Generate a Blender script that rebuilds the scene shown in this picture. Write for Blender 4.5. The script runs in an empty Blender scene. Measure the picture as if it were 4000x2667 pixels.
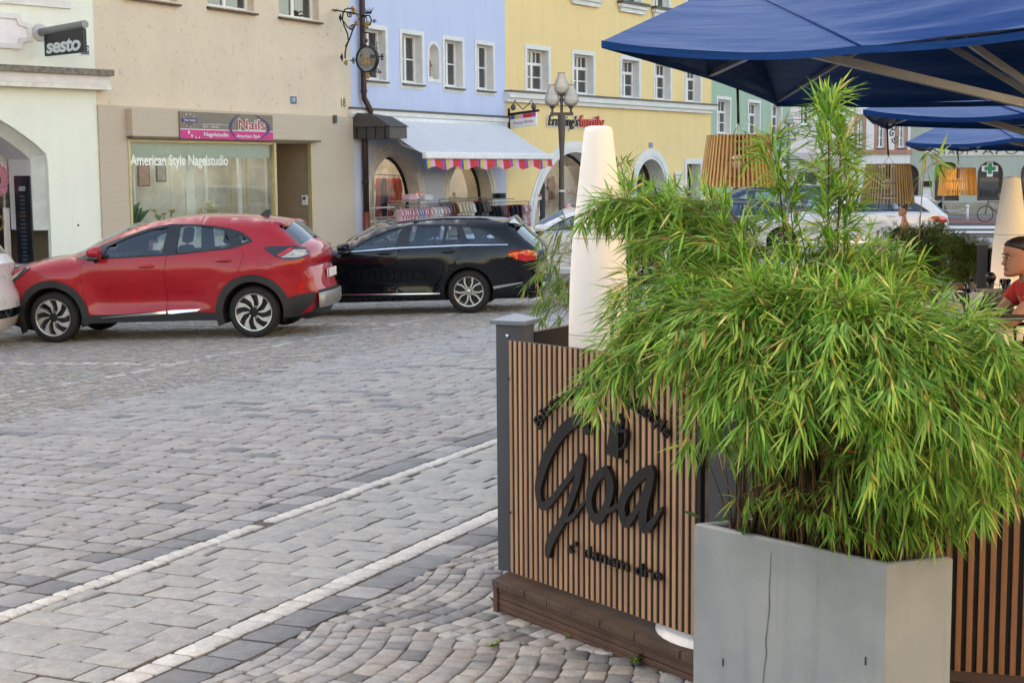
import bpy, math, random
import numpy as np
from mathutils import Vector, Matrix
from mathutils.geometry import delaunay_2d_cdt
R = random.Random(7)
C = bpy.context.scene.collection
SC = bpy.context.scene
V3 = Vector
PI = math.pi

# ---------------------------------------------------------------- camera (calibrated)
FPX, HC = 5800.0, 1.73
_p = math.atan(662 / FPX); _ro = .0082
CF = V3((0, math.cos(_p), -math.sin(_p))); _r0 = V3((1, 0, 0)); _u0 = V3((0, math.sin(_p), math.cos(_p)))
CR = _r0 * math.cos(_ro) - _u0 * math.sin(_ro)
CU = _u0 * math.cos(_ro) + _r0 * math.sin(_ro)
CAM = V3((0, 0, HC))


def ray(x, y):
    return CF + CR * ((x - 2000) / FPX) - CU * ((y - 1333.5) / FPX)


def proj(P):
    d = V3(P) - CAM; k = d.dot(CF)
    return 2000 + FPX * d.dot(CR) / k, 1333.5 - FPX * d.dot(CU) / k


def dep(x, y, Y):
    d = ray(x, y); return CAM + d * (Y / d.y)


def atz(x, y, z):
    d = ray(x, y); return CAM + d * ((z - HC) / d.z)


def gz(x, y):
    v = -.879 * x + .477 * y; u = .477 * x + .879 * y
    return -.031 * (min(v, 14.0) - 2.84) - .004 * (u - 5.09)


def gpt(x, y):
    d = ray(x, y); lo, hi = .5, 200.0
    t = lo
    while t < hi:
        P = CAM + d * t
        if P.z < gz(P.x, P.y):
            break
        t += .02
    return P


# ---------------------------------------------------------------- materials
MATS = {}


def lin(c):
    return tuple((v / 12.92 if v <= .04045 else ((v + .055) / 1.055) ** 2.4) for v in c)


def rgb(r, g, b, k=1.0):
    l = lin((r / 255, g / 255, b / 255)); return (l[0] * k, l[1] * k, l[2] * k, 1)


class NT:
    def __init__(s, name):
        s.m = bpy.data.materials.new(name); s.m.use_nodes = True
        s.t = s.m.node_tree; s.n = s.t.nodes; s.l = s.t.links
        s.b = s.n['Principled BSDF']; s.o = s.n['Material Output']

    def new(s, t, **kw):
        n = s.n.new(t)
        for k, v in kw.items():
            if k in n.inputs: n.inputs[k].default_value = v
            else: setattr(n, k, v)
        return n

    def link(s, a, b): s.l.new(a, b)

    def noise(s, scale, detail=3, rough=.55, vec=None):
        n = s.new('ShaderNodeTexNoise', Scale=scale, Detail=detail, Roughness=rough)
        if vec is not None: s.link(vec, n.inputs['Vector'])
        return n

    def ramp(s, fac, stops):
        r = s.new('ShaderNodeValToRGB'); e = r.color_ramp.elements
        while len(e) < len(stops): e.new(.5)
        for i, (p, c) in enumerate(stops):
            e[i].position = p; e[i].color = c if len(c) == 4 else (*c, 1)
        s.link(fac, r.inputs['Fac']); return r

    def mix(s, fac, a, b, mode='MIX'):
        n = s.new('ShaderNodeMix'); n.data_type = 'RGBA'; n.blend_type = mode
        for sock, v in ((n.inputs[0], fac), (n.inputs[6], a), (n.inputs[7], b)):
            if hasattr(v, 'links') or isinstance(v, bpy.types.NodeSocket): s.link(v, sock)
            else: sock.default_value = v
        return n.outputs[2]

    def bump(s, h, strength=.3, dist=.01):
        b = s.new('ShaderNodeBump', Strength=strength, Distance=dist)
        s.link(h, b.inputs['Height']); s.link(b.outputs[0], s.b.inputs['Normal']); return b


def mat(name, col, rough=.6, metal=0, spec=.5, var=.08, vscale=6, bump=0, bscale=60, bdist=.01, coat=0, emit=None, es=1):
    """plain procedural surface: base colour broken up by noise, optional bump"""
    if name in MATS: return MATS[name]
    t = NT(name); c = col if len(col) == 4 else (*col, 1)
    tc = t.new('ShaderNodeTexCoord')
    if var:
        n = t.noise(vscale, 4, .6, tc.outputs['Object'])
        lo = tuple(v * (1 - var * 1.6) for v in c[:3]) + (1,); hi = tuple(min(1, v * (1 + var)) for v in c[:3]) + (1,)
        r = t.ramp(n.outputs['Fac'], [(.3, lo), (.7, hi)]); t.link(r.outputs[0], t.b.inputs['Base Color'])
    else:
        t.b.inputs['Base Color'].default_value = c
    t.b.inputs['Roughness'].default_value = rough; t.b.inputs['Metallic'].default_value = metal
    t.b.inputs['Specular IOR Level'].default_value = spec
    if coat:
        t.b.inputs['Coat Weight'].default_value = coat; t.b.inputs['Coat Roughness'].default_value = .03
    if bump:
        n = t.noise(bscale, 4, .6, tc.outputs['Object']); t.bump(n.outputs['Fac'], bump, bdist)
    if emit:
        t.b.inputs['Emission Color'].default_value = (*emit[:3], 1); t.b.inputs['Emission Strength'].default_value = es
    MATS[name] = t.m; return t.m


def colmat(name, rough=.7, spec=.4, var=.25, vscale=25, bump=.3, bscale=80, bdist=.004, translucent=0, fine=None):
    """surface whose own colour sits in the 'Col' attribute (each stone / leaf its own tone)"""
    if name in MATS: return MATS[name]
    t = NT(name); a = t.new('ShaderNodeAttribute', attribute_name='Col'); tc = t.new('ShaderNodeTexCoord')
    col = a.outputs['Color']
    if var:
        n = t.noise(vscale, 5, .65, tc.outputs['Object'])
        r = t.ramp(n.outputs['Fac'], [(.3, (1 - var,) * 3), (.7, (1 + var * .6,) * 3)])
        col = t.mix(1.0, col, r.outputs[0], 'MULTIPLY')
    if fine:
        n2 = t.noise(fine, 2, .5, tc.outputs['Object'])
        r2 = t.ramp(n2.outputs['Fac'], [(.35, (.82,) * 3), (.65, (1.15,) * 3)])
        col = t.mix(1.0, col, r2.outputs[0], 'MULTIPLY')
    t.link(col, t.b.inputs['Base Color']); t.b.inputs['Roughness'].default_value = rough
    t.b.inputs['Specular IOR Level'].default_value = spec
    if bump:
        n = t.noise(bscale, 4, .6, tc.outputs['Object']); t.bump(n.outputs['Fac'], bump, bdist)
    if translucent:
        tr = t.new('ShaderNodeBsdfTranslucent'); t.link(col, tr.inputs['Color'])
        mx = t.new('ShaderNodeMixShader'); mx.inputs[0].default_value = translucent
        t.link(t.b.outputs[0], mx.inputs[1]); t.link(tr.outputs[0], mx.inputs[2]); t.link(mx.outputs[0], t.o.inputs[0])
    MATS[name] = t.m; return t.m


def plaster(name, col, stain=.12, bump=.25, bscale=9, dark=None, streak=.1):
    """painted render: colour, soft weather blotches, fine trowel relief"""
    if name in MATS: return MATS[name]
    t = NT(name); tc = t.new('ShaderNodeTexCoord'); ob = tc.outputs['Object']
    n = t.noise(.7, 5, .65, ob)
    c = col[:3]
    r = t.ramp(n.outputs['Fac'], [(.25, tuple(v * (1 - stain) for v in c)), (.7, tuple(min(1, v * (1 + stain * .35)) for v in c))])
    mp = t.new('ShaderNodeMapping'); mp.inputs['Scale'].default_value = (5, 5, .35); t.link(ob, mp.inputs['Vector'])
    n2 = t.noise(1.0, 4, .6, mp.outputs[0])
    r2 = t.ramp(n2.outputs['Fac'], [(.3, (1 - streak,) * 3), (.6, (1, 1, 1))])
    col2 = t.mix(1.0, r.outputs[0], r2.outputs[0], 'MULTIPLY')
    if dark:
        n3 = t.noise(bscale * .8, 6, .75, ob)
        r3 = t.ramp(n3.outputs['Fac'], [(.56, (1, 1, 1)), (.66, dark)])
        col2 = t.mix(1.0, col2, r3.outputs[0], 'MULTIPLY')
    t.link(col2, t.b.inputs['Base Color']); t.b.inputs['Roughness'].default_value = .9
    t.b.inputs['Specular IOR Level'].default_value = .2
    n4 = t.noise(bscale, 6, .7, ob); t.bump(n4.outputs['Fac'], bump, .05)
    MATS[name] = t.m; return t.m


def glassmat(name, tint=(.8, .85, .88), trans=.6, rough=.02, gl=(1, 1, 1), ior=1.5, boost=.12):
    """pane: reflection by Fresnel over a tinted see-through body"""
    if name in MATS: return MATS[name]
    t = NT(name); t.n.remove(t.b)
    fr = t.new('ShaderNodeFresnel', IOR=ior)
    ad = t.new('ShaderNodeMath', operation='ADD', use_clamp=True); t.link(fr.outputs[0], ad.inputs[0]); ad.inputs[1].default_value = boost
    g = t.new('ShaderNodeBsdfGlossy', Roughness=rough); g.inputs['Color'].default_value = (*gl, 1)
    tr = t.new('ShaderNodeBsdfTransparent'); tr.inputs['Color'].default_value = (*tint, 1)
    df = t.new('ShaderNodeBsdfDiffuse'); df.inputs['Color'].default_value = (.01, .013, .016, 1)
    m1 = t.new('ShaderNodeMixShader'); m1.inputs[0].default_value = trans; t.link(df.outputs[0], m1.inputs[1]); t.link(tr.outputs[0], m1.inputs[2])
    m2 = t.new('ShaderNodeMixShader'); t.link(ad.outputs[0], m2.inputs[0]); t.link(m1.outputs[0], m2.inputs[1]); t.link(g.outputs[0], m2.inputs[2])
    t.link(m2.outputs[0], t.o.inputs[0]); MATS[name] = t.m; return t.m


# ---------------------------------------------------------------- mesh building
class MB:
    def __init__(s):
        s.v = []; s.f = []; s.m = []; s.mats = []; s.c = []; s.col = (1, 1, 1)

    def mi(s, m):
        if m not in s.mats: s.mats.append(m)
        return s.mats.index(m)

    def add(s, vs, fs, m, col=None):
        o = len(s.v); k = s.mi(m); c = col or s.col
        s.v += [tuple(v) for v in vs]; s.c += [c] * len(vs)
        s.f += [tuple(i + o for i in f) for f in fs]; s.m += [k] * len(fs); return s

    def box(s, x0, x1, y0, y1, z0, z1, m, M=None, col=None, taper=0):
        t = taper
        vs = [(x0, y0, z0), (x1, y0, z0), (x1, y1, z0), (x0, y1, z0), (x0 + t, y0 + t, z1), (x1 - t, y0 + t, z1), (x1 - t, y1 - t, z1), (x0 + t, y1 - t, z1)]
        if M is not None: vs = [M @ V3(v) for v in vs]
        return s.add(vs, [(0, 3, 2, 1), (4, 5, 6, 7), (0, 1, 5, 4), (1, 2, 6, 5), (2, 3, 7, 6), (3, 0, 4, 7)], m, col)

    def rbox(s, x0, x1, y0, y1, z0, z1, m, r=.02, M=None, n=3, col=None):
        """box with rounded vertical corners and chamfered top and bottom"""
        def ring(ins, z):
            o = []
            for cx, cy, a in ((x1 - r, y1 - r, 0), (x0 + r, y1 - r, 90), (x0 + r, y0 + r, 180), (x1 - r, y0 + r, 270)):
                for i in range(n + 1):
                    t = math.radians(a + 90 * i / n); o.append((cx + (r - ins) * math.cos(t), cy + (r - ins) * math.sin(t), z))
            return o
        e = r * .5
        rs = [ring(e, z0), ring(0, z0 + e), ring(0, z1 - e), ring(e, z1)]
        return s.loft(rs, m, True, True, M, col)

    def loft(s, rings, m, cap0=False, cap1=False, M=None, col=None, closed=True):
        n = len(rings[0]); vs = [p for r in rings for p in r]
        if M is not None: vs = [M @ V3(v) for v in vs]
        fs = []
        for i in range(len(rings) - 1):
            for j in range(n if closed else n - 1):
                k = (j + 1) % n
                fs.append((i * n + j, i * n + k, (i + 1) * n + k, (i + 1) * n + j))
        if cap0: fs.append(tuple(range(n - 1, -1, -1)))
        if cap1: fs.append(tuple((len(rings) - 1) * n + j for j in range(n)))
        return s.add(vs, fs, m, col)

    def lathe(s, prof, m, n=20, M=None, cap=True, col=None):
        rs = [[(r * math.cos(2 * PI * i / n), r * math.sin(2 * PI * i / n), z) for i in range(n)] for r, z in prof]
        return s.loft(rs, m, cap, cap, M, col)

    def tube(s, pts, rad, m, n=6, col=None, cap=True):
        pts = [V3(p) for p in pts]; rs = []
        up = V3((.13, .31, .94))
        for i, p in enumerate(pts):
            d = (pts[min(i + 1, len(pts) - 1)] - pts[max(i - 1, 0)])
            if d.length < 1e-9: d = V3((0, 0, 1))
            d.normalize(); a = d.cross(up)
            if a.length < .05: a = d.cross(V3((1, 0, 0)))
            a.normalize(); b = d.cross(a); r = rad[i] if isinstance(rad, (list, tuple)) else rad
            rs.append([p + a * (r * math.cos(2 * PI * k / n)) + b * (r * math.sin(2 * PI * k / n)) for k in range(n)])
        return s.loft(rs, m, cap, cap, None, col)

    def bar(s, a, b, w, h, m, up=(0, 0, 1), col=None):
        a, b = V3(a), V3(b); d = (b - a).normalized(); x = d.cross(V3(up))
        if x.length < 1e-4: x = d.cross(V3((1, 0, 0)))
        x.normalize(); y = x.cross(d)
        q = [x * (w / 2) + y * (h / 2), -x * (w / 2) + y * (h / 2), -x * (w / 2) - y * (h / 2), x * (w / 2) - y * (h / 2)]
        return s.loft([[a + k for k in q], [b + k for k in q]], m, True, True, None, col)

    def prism(s, poly, y0, y1, m, M=None, col=None, holes=(), back=True):
        """polygon in the x-z plane (front at y0) with depth to y1"""
        P, T = tri2d(poly, holes)
        n = len(P); vs = [(p[0], y0, p[1]) for p in P]; fs = [tuple(t) for t in T]
        if y1 is not None:
            if back:
                vs += [(p[0], y1, p[1]) for p in P]; fs += [tuple(i + n for i in t[::-1]) for t in T]
            for ring in [poly] + list(holes):
                o = len(vs); k = len(ring)
                vs += [(p[0], y0, p[1]) for p in ring] + [(p[0], y1, p[1]) for p in ring]
                fs += [(o + i, o + (i + 1) % k, o + k + (i + 1) % k, o + k + i) for i in range(k)]
        if M is not None: vs = [M @ V3(v) for v in vs]
        return s.add(vs, fs, m, col)

    def ball(s, c, r, m, n=10, k=7, sz=(1, 1, 1), col=None, M=None):
        pr = [(math.sin(PI * i / k), -math.cos(PI * i / k)) for i in range(k + 1)]
        pr[0] = (.001, -1); pr[-1] = (.001, 1)
        rs = [[(c[0] + r * sz[0] * a * math.cos(2 * PI * i / n), c[1] + r * sz[1] * a * math.sin(2 * PI * i / n), c[2] + r * sz[2] * z) for i in range(n)] for a, z in pr]
        return s.loft(rs, m, True, True, M, col)

    def mesh(s, name, smooth=False, colattr=False, L=None):
        me = bpy.data.meshes.new(name)
        vs = s.v if L is None else [tuple(L @ V3(v)) for v in s.v]
        me.from_pydata(vs, [], s.f)
        for m in s.mats: me.materials.append(m)
        me.polygons.foreach_set('material_index', s.m)
        if smooth: me.polygons.foreach_set('use_smooth', [True] * len(s.f))
        if colattr:
            a = me.color_attributes.new('Col', 'FLOAT_COLOR', 'POINT')
            a.data.foreach_set('color', np.array([(*c, 1) for c in s.c], 'f').ravel())
        me.update(); return me

    def build(s, name, parent=None, smooth=False, colattr=False, frame=None, angle=None):
        """link as ONE mesh object; vertices given in 'frame' (world matrix), stored in the parent's space"""
        L = None
        if frame is not None:
            L = (parent['_w'] if False else W_INV(parent)) @ frame
        me = s.mesh(name, smooth, colattr, L)
        if angle is not None: me.set_sharp_from_angle(angle=math.radians(angle))
        o = bpy.data.objects.new(name, me); C.objects.link(o)
        if parent is not None: o.parent = parent
        return o


WM = {}


def W_INV(o):
    """inverse world matrix of a thing (its parts carry identity transforms)"""
    M = Matrix.Identity(4)
    while o is not None:
        M = o.matrix_basis @ M; o = o.parent
    return M.inverted()


def pip(x, y, poly):
    c = False; j = len(poly) - 1
    for i in range(len(poly)):
        xi, yi = poly[i]; xj, yj = poly[j]
        if (yi > y) != (yj > y) and x < (xj - xi) * (y - yi) / (yj - yi) + xi: c = not c
        j = i
    return c


def tri2d(poly, holes=(), step=0, extra=()):
    vs = []; es = []
    for ring in [poly] + list(holes):
        o = len(vs); k = len(ring); vs += [V3((p[0], p[1])).to_2d() for p in ring]
        es += [(o + i, o + (i + 1) % k) for i in range(k)]
    if step:
        xs = [p[0] for p in poly]; ys = [p[1] for p in poly]
        x = min(xs) + step / 2
        while x < max(xs):
            y = min(ys) + step / 2
            while y < max(ys):
                if pip(x, y, poly) and not any(pip(x, y, h) for h in holes): vs.append(V3((x, y)).to_2d())
                y += step
            x += step
    for p in extra: vs.append(V3((p[0], p[1])).to_2d())
    r = delaunay_2d_cdt(vs, es, [], 0, 1e-6)
    P = [(p.x, p.y) for p in r[0]]; T = []
    for t in r[2]:
        cx = sum(P[i][0] for i in t) / 3; cy = sum(P[i][1] for i in t) / 3
        if pip(cx, cy, poly) and not any(pip(cx, cy, h) for h in holes): T.append(t)
    return P, T


_tx = {}


def text2d(s, shear=0, bold=0, spacing=1):
    """outline letters as flat triangles: (verts, faces, width) at size 1"""
    k = (s, shear, bold, spacing)
    if k in _tx: return _tx[k]
    cu = bpy.data.curves.new('lettering', 'FONT'); cu.body = s; cu.shear = shear; cu.offset = bold; cu.space_character = spacing
    cu.resolution_u = 3
    o = bpy.data.objects.new('lettering', cu); C.objects.link(o)
    bpy.context.view_layer.update()
    me = bpy.data.meshes.new_from_object(o.evaluated_get(bpy.context.evaluated_depsgraph_get()))
    vs = [tuple(v.co) for v in me.vertices]; fs = [tuple(p.vertices) for p in me.polygons]
    bpy.data.objects.remove(o); bpy.data.curves.remove(cu); bpy.data.meshes.remove(me)
    xs = [v[0] for v in vs] or [0]
    _tx[k] = (vs, fs, min(xs), max(xs)); return _tx[k]


def put_text(mb, s, x, z, w, h, y, m, shear=0, bold=0, M=None, thick=0, rot=0, spacing=1):
    """text box: left baseline (x,z), total width w, cap height h, in the x-z plane at depth y (facing -y)"""
    vs, fs, a, b = text2d(s, shear, bold, spacing)
    if not fs: return
    sx = w / (b - a); sz = h / .70
    cr, sr = math.cos(rot), math.sin(rot)
    def tr(v, yy):
        px, pz = (v[0] - a) * sx, v[1] * sz
        return (x + px * cr - pz * sr, yy, z + px * sr + pz * cr)
    q = [tr(v, y) for v in vs]; ff = list(fs)
    if thick:
        n = len(q); q += [tr(v, y + thick) for v in vs]
        cnt = {}
        for f in fs:
            for i in range(len(f)):
                e = (f[i], f[(i + 1) % len(f)]); cnt[e] = 1
        for (i, j) in cnt:
            if (j, i) not in cnt: ff.append((i, j, j + n, i + n))
    if M is not None: q = [M @ V3(v) for v in q]
    mb.add(q, ff, m)


def thing(name, label, cat, loc=(0, 0, 0), rz=0, group=None, M=None):
    o = bpy.data.objects.new(name, None); C.objects.link(o); o.empty_display_size = .2
    if M is not None: o.matrix_basis = M
    else: o.location = loc; o.rotation_euler = (0, 0, rz)
    o['label'] = label; o['category'] = cat
    if group: o['group'] = group
    return o


def tag(o, label=None, cat=None, group=None, kind=None):
    if label: o['label'] = label
    if cat: o['category'] = cat
    if group: o['group'] = group
    if kind: o['kind'] = kind
    return o


def single(mb, name, label, cat, loc=(0, 0, 0), rz=0, group=None, smooth=False, frame=None, M=None, colattr=False):
    """a thing that is one mesh, its origin at loc"""
    W = M.copy() if M is not None else Matrix.Translation(loc) @ Matrix.Rotation(rz, 4, 'Z')
    me = mb.mesh(name, smooth, colattr, W.inverted() @ frame if frame is not None else None)
    o = bpy.data.objects.new(name, me); C.objects.link(o); o.matrix_basis = W
    tag(o, label, cat, group); return o


def kids(o):
    return [c for c in bpy.data.objects if c.parent == o]


def copy_tree(o, M=None, label=None, par=None):
    c = o.copy(); C.objects.link(c)
    if par is not None: c.parent = par
    if M is not None: c.matrix_basis = M
    if label: c['label'] = label
    for k in kids(o): copy_tree(k, None, None, c)
    return c
# ---------------------------------------------------------------- camera, sky, sun
cam_d = bpy.data.cameras.new('camera'); cam = bpy.data.objects.new('camera', cam_d); C.objects.link(cam)
cam_d.sensor_width = 36; cam_d.lens = FPX / 4000 * 36; cam_d.clip_start = .05; cam_d.clip_end = 600
_m = Matrix((CR, CU, -CF)).transposed().to_4x4(); _m.translation = CAM; cam.matrix_world = _m
SC.camera = cam
SC.view_settings.view_transform = 'Standard'; SC.view_settings.look = 'None'; SC.view_settings.gamma = 1
SC.view_settings.exposure = 2.33
try:
    SC.view_settings.use_white_balance = True; SC.view_settings.white_balance_temperature = 8050; SC.view_settings.white_balance_tint = 13
except Exception:
    pass
SUN_EL = 19; SUNV = V3((-.80, .60, 0)).normalized()
w = bpy.data.worlds.new('World'); SC.world = w; w.use_nodes = True
nt = w.node_tree; bg = nt.nodes['Background']
sky = nt.nodes.new('ShaderNodeTexSky'); sky.sky_type = 'NISHITA'; sky.sun_disc = False
sky.sun_elevation = math.radians(SUN_EL); sky.sun_rotation = math.atan2(SUNV.x, SUNV.y)
sky.air_density = 1.0; sky.dust_density = 3.5; sky.ozone_density = .6; sky.altitude = 400
nt.links.new(sky.outputs[0], bg.inputs['Color']); bg.inputs['Strength'].default_value = .15
sd = bpy.data.lights.new('sun', 'SUN'); so = bpy.data.objects.new('sun', sd); C.objects.link(so)
sd.energy = 3.2; sd.angle = math.radians(.53); sd.color = (1, .88, .70)
_sv = V3((SUNV.x * math.cos(math.radians(SUN_EL)), SUNV.y * math.cos(math.radians(SUN_EL)), math.sin(math.radians(SUN_EL))))
so.rotation_euler = _sv.to_track_quat('Z', 'Y').to_euler()
so.location = (-30, 40, 40)

# ---------------------------------------------------------------- ground and paving
UPX, UPY = .4415, .897        # along the paving bands
VPX, VPY = -.897, .4415       # across them, towards the houses


def bandxy(u, v): return u * UPX + v * VPX, u * UPY + v * VPY


def seen(x, y, z=0, pad=1700):
    if y < 2.6: return False
    px, py, k = (*proj((x, y, z)), y)
    return -pad < px < 4000 + pad and py < 2667 + pad * 1.5


M_joint = mat('joint_sand', rgb(100, 93, 80, .8), .95, var=.35, vscale=14, bump=.5, bscale=120)
M_far = mat('street_paving', rgb(150, 150, 148, .7), .85, var=.2, vscale=1.5, bump=.4, bscale=14, bdist=.03)
M_sett = colmat('granite_setts', .62, .45, .22, 22, .55, 70, .006, fine=260)

g = MB()
us = [-60, -30, -15, -8, -4, 0, 2, 4, 6, 8, 10, 12, 14, 16, 18, 20, 24, 28, 32, 38, 46, 60, 90, 140, 260]
vs_ = [-160, -80, -40, -20, -10, -5, -2, 0, 2, 4, 6, 8, 10, 12, 13, 14, 15, 17, 20, 24, 30, 60, 160]
for u in us:
    for v in vs_:
        x = .477 * u - .879 * v; y = .879 * u + .477 * v
        g.v.append((x, y, gz(x, y) - .011)); g.c.append((1, 1, 1))
nv = len(vs_)
for i in range(len(us) - 1):
    for j in range(nv - 1):
        g.f.append((i * nv + j, (i + 1) * nv + j, (i + 1) * nv + j + 1, i * nv + j + 1))
        # the near square is bedding sand under modelled stones, the rest plain paving
        near = -6 <= us[i] < 60 and -5 <= vs_[j] < 17
        g.m.append(0 if near else 1)
g.mats = [M_joint, M_far]
tag(g.build('ground'), kind='structure')


class Stones:
    def __init__(s): s.v = []; s.f = []; s.c = []; s.n = 0

    def stone(s, cu, cv, hu, hv, col, dome=.006, rot=0, rim=.18, rough=.12, full=True, flat=1):
        """one sett: chamfered-corner top, domed, with sides; centre in band coordinates"""
        x, y = bandxy(cu, cv); z0 = gz(x, y)
        if not seen(x, y, z0): return
        tz = R.uniform(-.004, .003) * flat; tu = R.uniform(-.02, .02) * flat; tv = R.uniform(-.02, .02) * flat
        k = rim; q = []
        for a, b in ((1, 1 - k), (1 - k, 1), (-1 + k, 1), (-1, 1 - k), (-1, -1 + k), (-1 + k, -1), (1 - k, -1), (1, -1 + k)):
            q.append((a * (1 + R.uniform(-rough, rough * .5)), b * (1 + R.uniform(-rough, rough * .5))))
        cr, sr = math.cos(rot), math.sin(rot)
        rings = [(1.0, -.035), (1.0, -.006), (.86, 0)] if full else [(1.0, -.03), (.9, 0)]
        o = s.n; m = 8
        for sc, dz in rings:
            for a, b in q:
                du, dv = a * hu * sc, b * hv * sc
                du, dv = du * cr - dv * sr, du * sr + dv * cr
                X, Y = bandxy(cu + du, cv + dv)
                s.v.append((X, Y, z0 - .031 * (dv) * 0 + gz(X, Y) - z0 + dz + tz + tu * du + tv * dv)); s.c.append(col)
        s.v.append((x, y, z0 + dome + tz)); s.c.append(col)
        nr = len(rings)
        for r in range(nr - 1):
            for i in range(m):
                j = (i + 1) % m
                s.f.append((o + r * m + i, o + r * m + j, o + (r + 1) * m + j, o + (r + 1) * m + i))
        for i in range(m):
            s.f.append((o + (nr - 1) * m + i, o + (nr - 1) * m + (i + 1) % m, o + nr * m))
        s.n += nr * m + 1

    def fin(s, name, kind='structure'):
        me = bpy.data.meshes.new(name); me.from_pydata(s.v, [], s.f); me.materials.append(M_sett)
        me.polygons.foreach_set('use_smooth', [True] * len(s.f))
        a = me.color_attributes.new('Col', 'FLOAT_COLOR', 'POINT'); a.data.foreach_set('color', np.array([(*c, 1) for c in s.c], 'f').ravel())
        me.update(); me.set_sharp_from_angle(angle=math.radians(50))
        o = bpy.data.objects.new(name, me); C.objects.link(o); o['kind'] = kind; return o


def tone(base, d=.10, warm=0):
    k = 1 + R.uniform(-d, d); w_ = R.uniform(0, warm)
    return (base[0] * k * (1 + w_), base[1] * k, base[2] * k * (1 - w_))


GR = lin((148 / 255, 148 / 255, 147 / 255)); GRD = lin((112 / 255, 115 / 255, 118 / 255)); GRW = lin((196 / 255, 194 / 255, 188 / 255)); GRN = lin((156 / 255, 156 / 255, 152 / 255)); WARM = lin((168 / 255, 158 / 255, 140 / 255))

# road of big domed setts, courses running across it
st = Stones(); u = -5.0
while u < 46:
    hu = R.uniform(.066, .082); v = 4.735 - R.uniform(0, .14)
    drift = .03 * math.sin(u * .9)
    while v < 8.62:
        lv = R.uniform(.17, .25)
        v_a = max(v, 4.738); v_b = v + lv
        if v_b - v_a < .05: v += lv; continue
        c = tone(GR, .13, .05)
        patch = math.sin(u * .55 + 1) + math.sin(v * 1.7 + u * .23)
        if patch > .9 and R.random() < .3: c = tone(GRN, .1, .08)
        if R.random() < .04: c = tone(GRD, .12)
        st.stone(u + drift + R.uniform(-.004, .004), (v_a + v_b) / 2, hu - .0055, (v_b - v_a) / 2 - .006, c, R.uniform(.001, .005), R.uniform(-.03, .03), .16, .08, flat=.7)
        v += lv
    u += hu * 2
st.fin('road')

# smooth strip between two white rows, dark border rows outside them
st = Stones(); u = -3.0; n = 0
while u < 30:
    hu = R.uniform(.078, .09); v = 3.505 - (.12 if n % 2 else 0) + R.uniform(-.02, .02)
    while v < 4.40:
        lv = R.uniform(.22, .28); a = max(v, 3.505); b = min(v + lv, 4.425)
        if b - a > .05:
            st.stone(u, (a + b) / 2, hu - .0035, (b - a) / 2 - .0035, tone(GRN, .07, .03), .001, R.uniform(-.01, .01), .10, .035)
        v += lv
    u += hu * 2; n += 1
for v0, col, l0, hv, d in ((4.485, GRW, .10, .054, .07), (3.435, GRW, .105, .062, .07), (4.638, GRD, .20, .094, .14), (3.27, GRD, .19, .096, .14)):
    u = -3.0
    while u < 30:
        l = l0 * R.uniform(.8, 1.25)
        if R.random() < .985:
            c = tone(col, d, .03)
            if col is GRD and R.random() < .2: c = tone(GR, .1)
            st.stone(u + l / 2, v0 + R.uniform(-.006, .006), l / 2 - .006, hv - .006, c, .001, R.uniform(-.03, .03), .13, .06, flat=.5)
        u += l
st.fin('path')

# small rough cubes in wavy courses beside the terrace
st = Stones(); v = 3.165 + .28
while v > -2.8:
    hv = R.uniform(.038, .049); u = -.6 + R.uniform(0, .1)
    while u < 14:
        l = R.uniform(.07, .115); um = u + l / 2; ph = ((um / .95) % 1) * 2 - 1; wav = -.12 * (1 - ph * ph); slope = .12 * 2 * ph * 2 / .95
        vv = v - hv + wav
        tp_ = min(vv + hv, 3.168); hh_ = (tp_ - (vv - hv)) / 2
        if hh_ > .012: st.stone(um, tp_ - hh_, l / 2 - .0015, hh_ - .001, tone(GR if R.random() > .15 else GRD, .16, .09), R.uniform(-.004, -.001), math.atan(slope) * .8 + R.uniform(-.07, .07), R.uniform(.08, .2), .11, flat=.5)
        u += l
    v -= hv * 2
st.fin('pavement')

# fine mosaic cubes of the parking bays, with worn white lines laid in
st = Stones(); v = 8.66
while v < 17.5:
    hv = .05; u = -4.0 + R.uniform(0, .1)
    while u < 44:
        l = R.uniform(.085, .125); wav = .05 * math.sin(u * 2.6) + .03 * math.sin(u * .8 + v)
        c = tone(GR if R.random() > .35 else GRN, .17, .10)
        if 12.2 < u + v * .0 < 60 and False: pass
        uu, vv = u + l / 2, v + hv
        if abs(vv - 9.9 - .02 * uu) < .05 and R.random() < .55: c = tone(GRW, .1)
        if abs((uu - 12.3) + (vv - 11.6) * .1) < .055 and 10.2 < vv < 16 and R.random() < .7: c = tone(GRW, .1)
        if abs((uu - 17.1) + (vv - 11.6) * .1) < .055 and 9.9 < vv < 16 and R.random() < .7: c = tone(GRW, .1)
        st.stone(uu, vv + wav, l / 2 - .006, hv - .005, c, .003, R.uniform(-.2, .2), .3, .15, full=False)
        u += l
    v += hv * 2
o = st.fin('parking_area')

# kerb and footway in front of the houses
M_foot = mat('footway_slabs', rgb(158, 158, 156, .75), .85, var=.12, vscale=3, bump=.3, bscale=30)
fw = MB()
for i in range(60):
    u0, u1 = -6 + i * 2.2, -6 + i * 2.2 + 2.192
    q = []
    for u in (u0, u1):
        for v in (19.2, 33):
            x = .477 * u - .879 * v; y = .879 * u + .477 * v; q.append((x, y, gz(x, y)))
    top = [(a, b, c + .08) for a, b, c in q]
    fw.add(q + top, [(4, 5, 7, 6), (0, 4, 6, 2), (0, 1, 5, 4), (2, 6, 7, 3)], M_foot)
tag(fw.build('sidewalk'), kind='structure')
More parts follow.
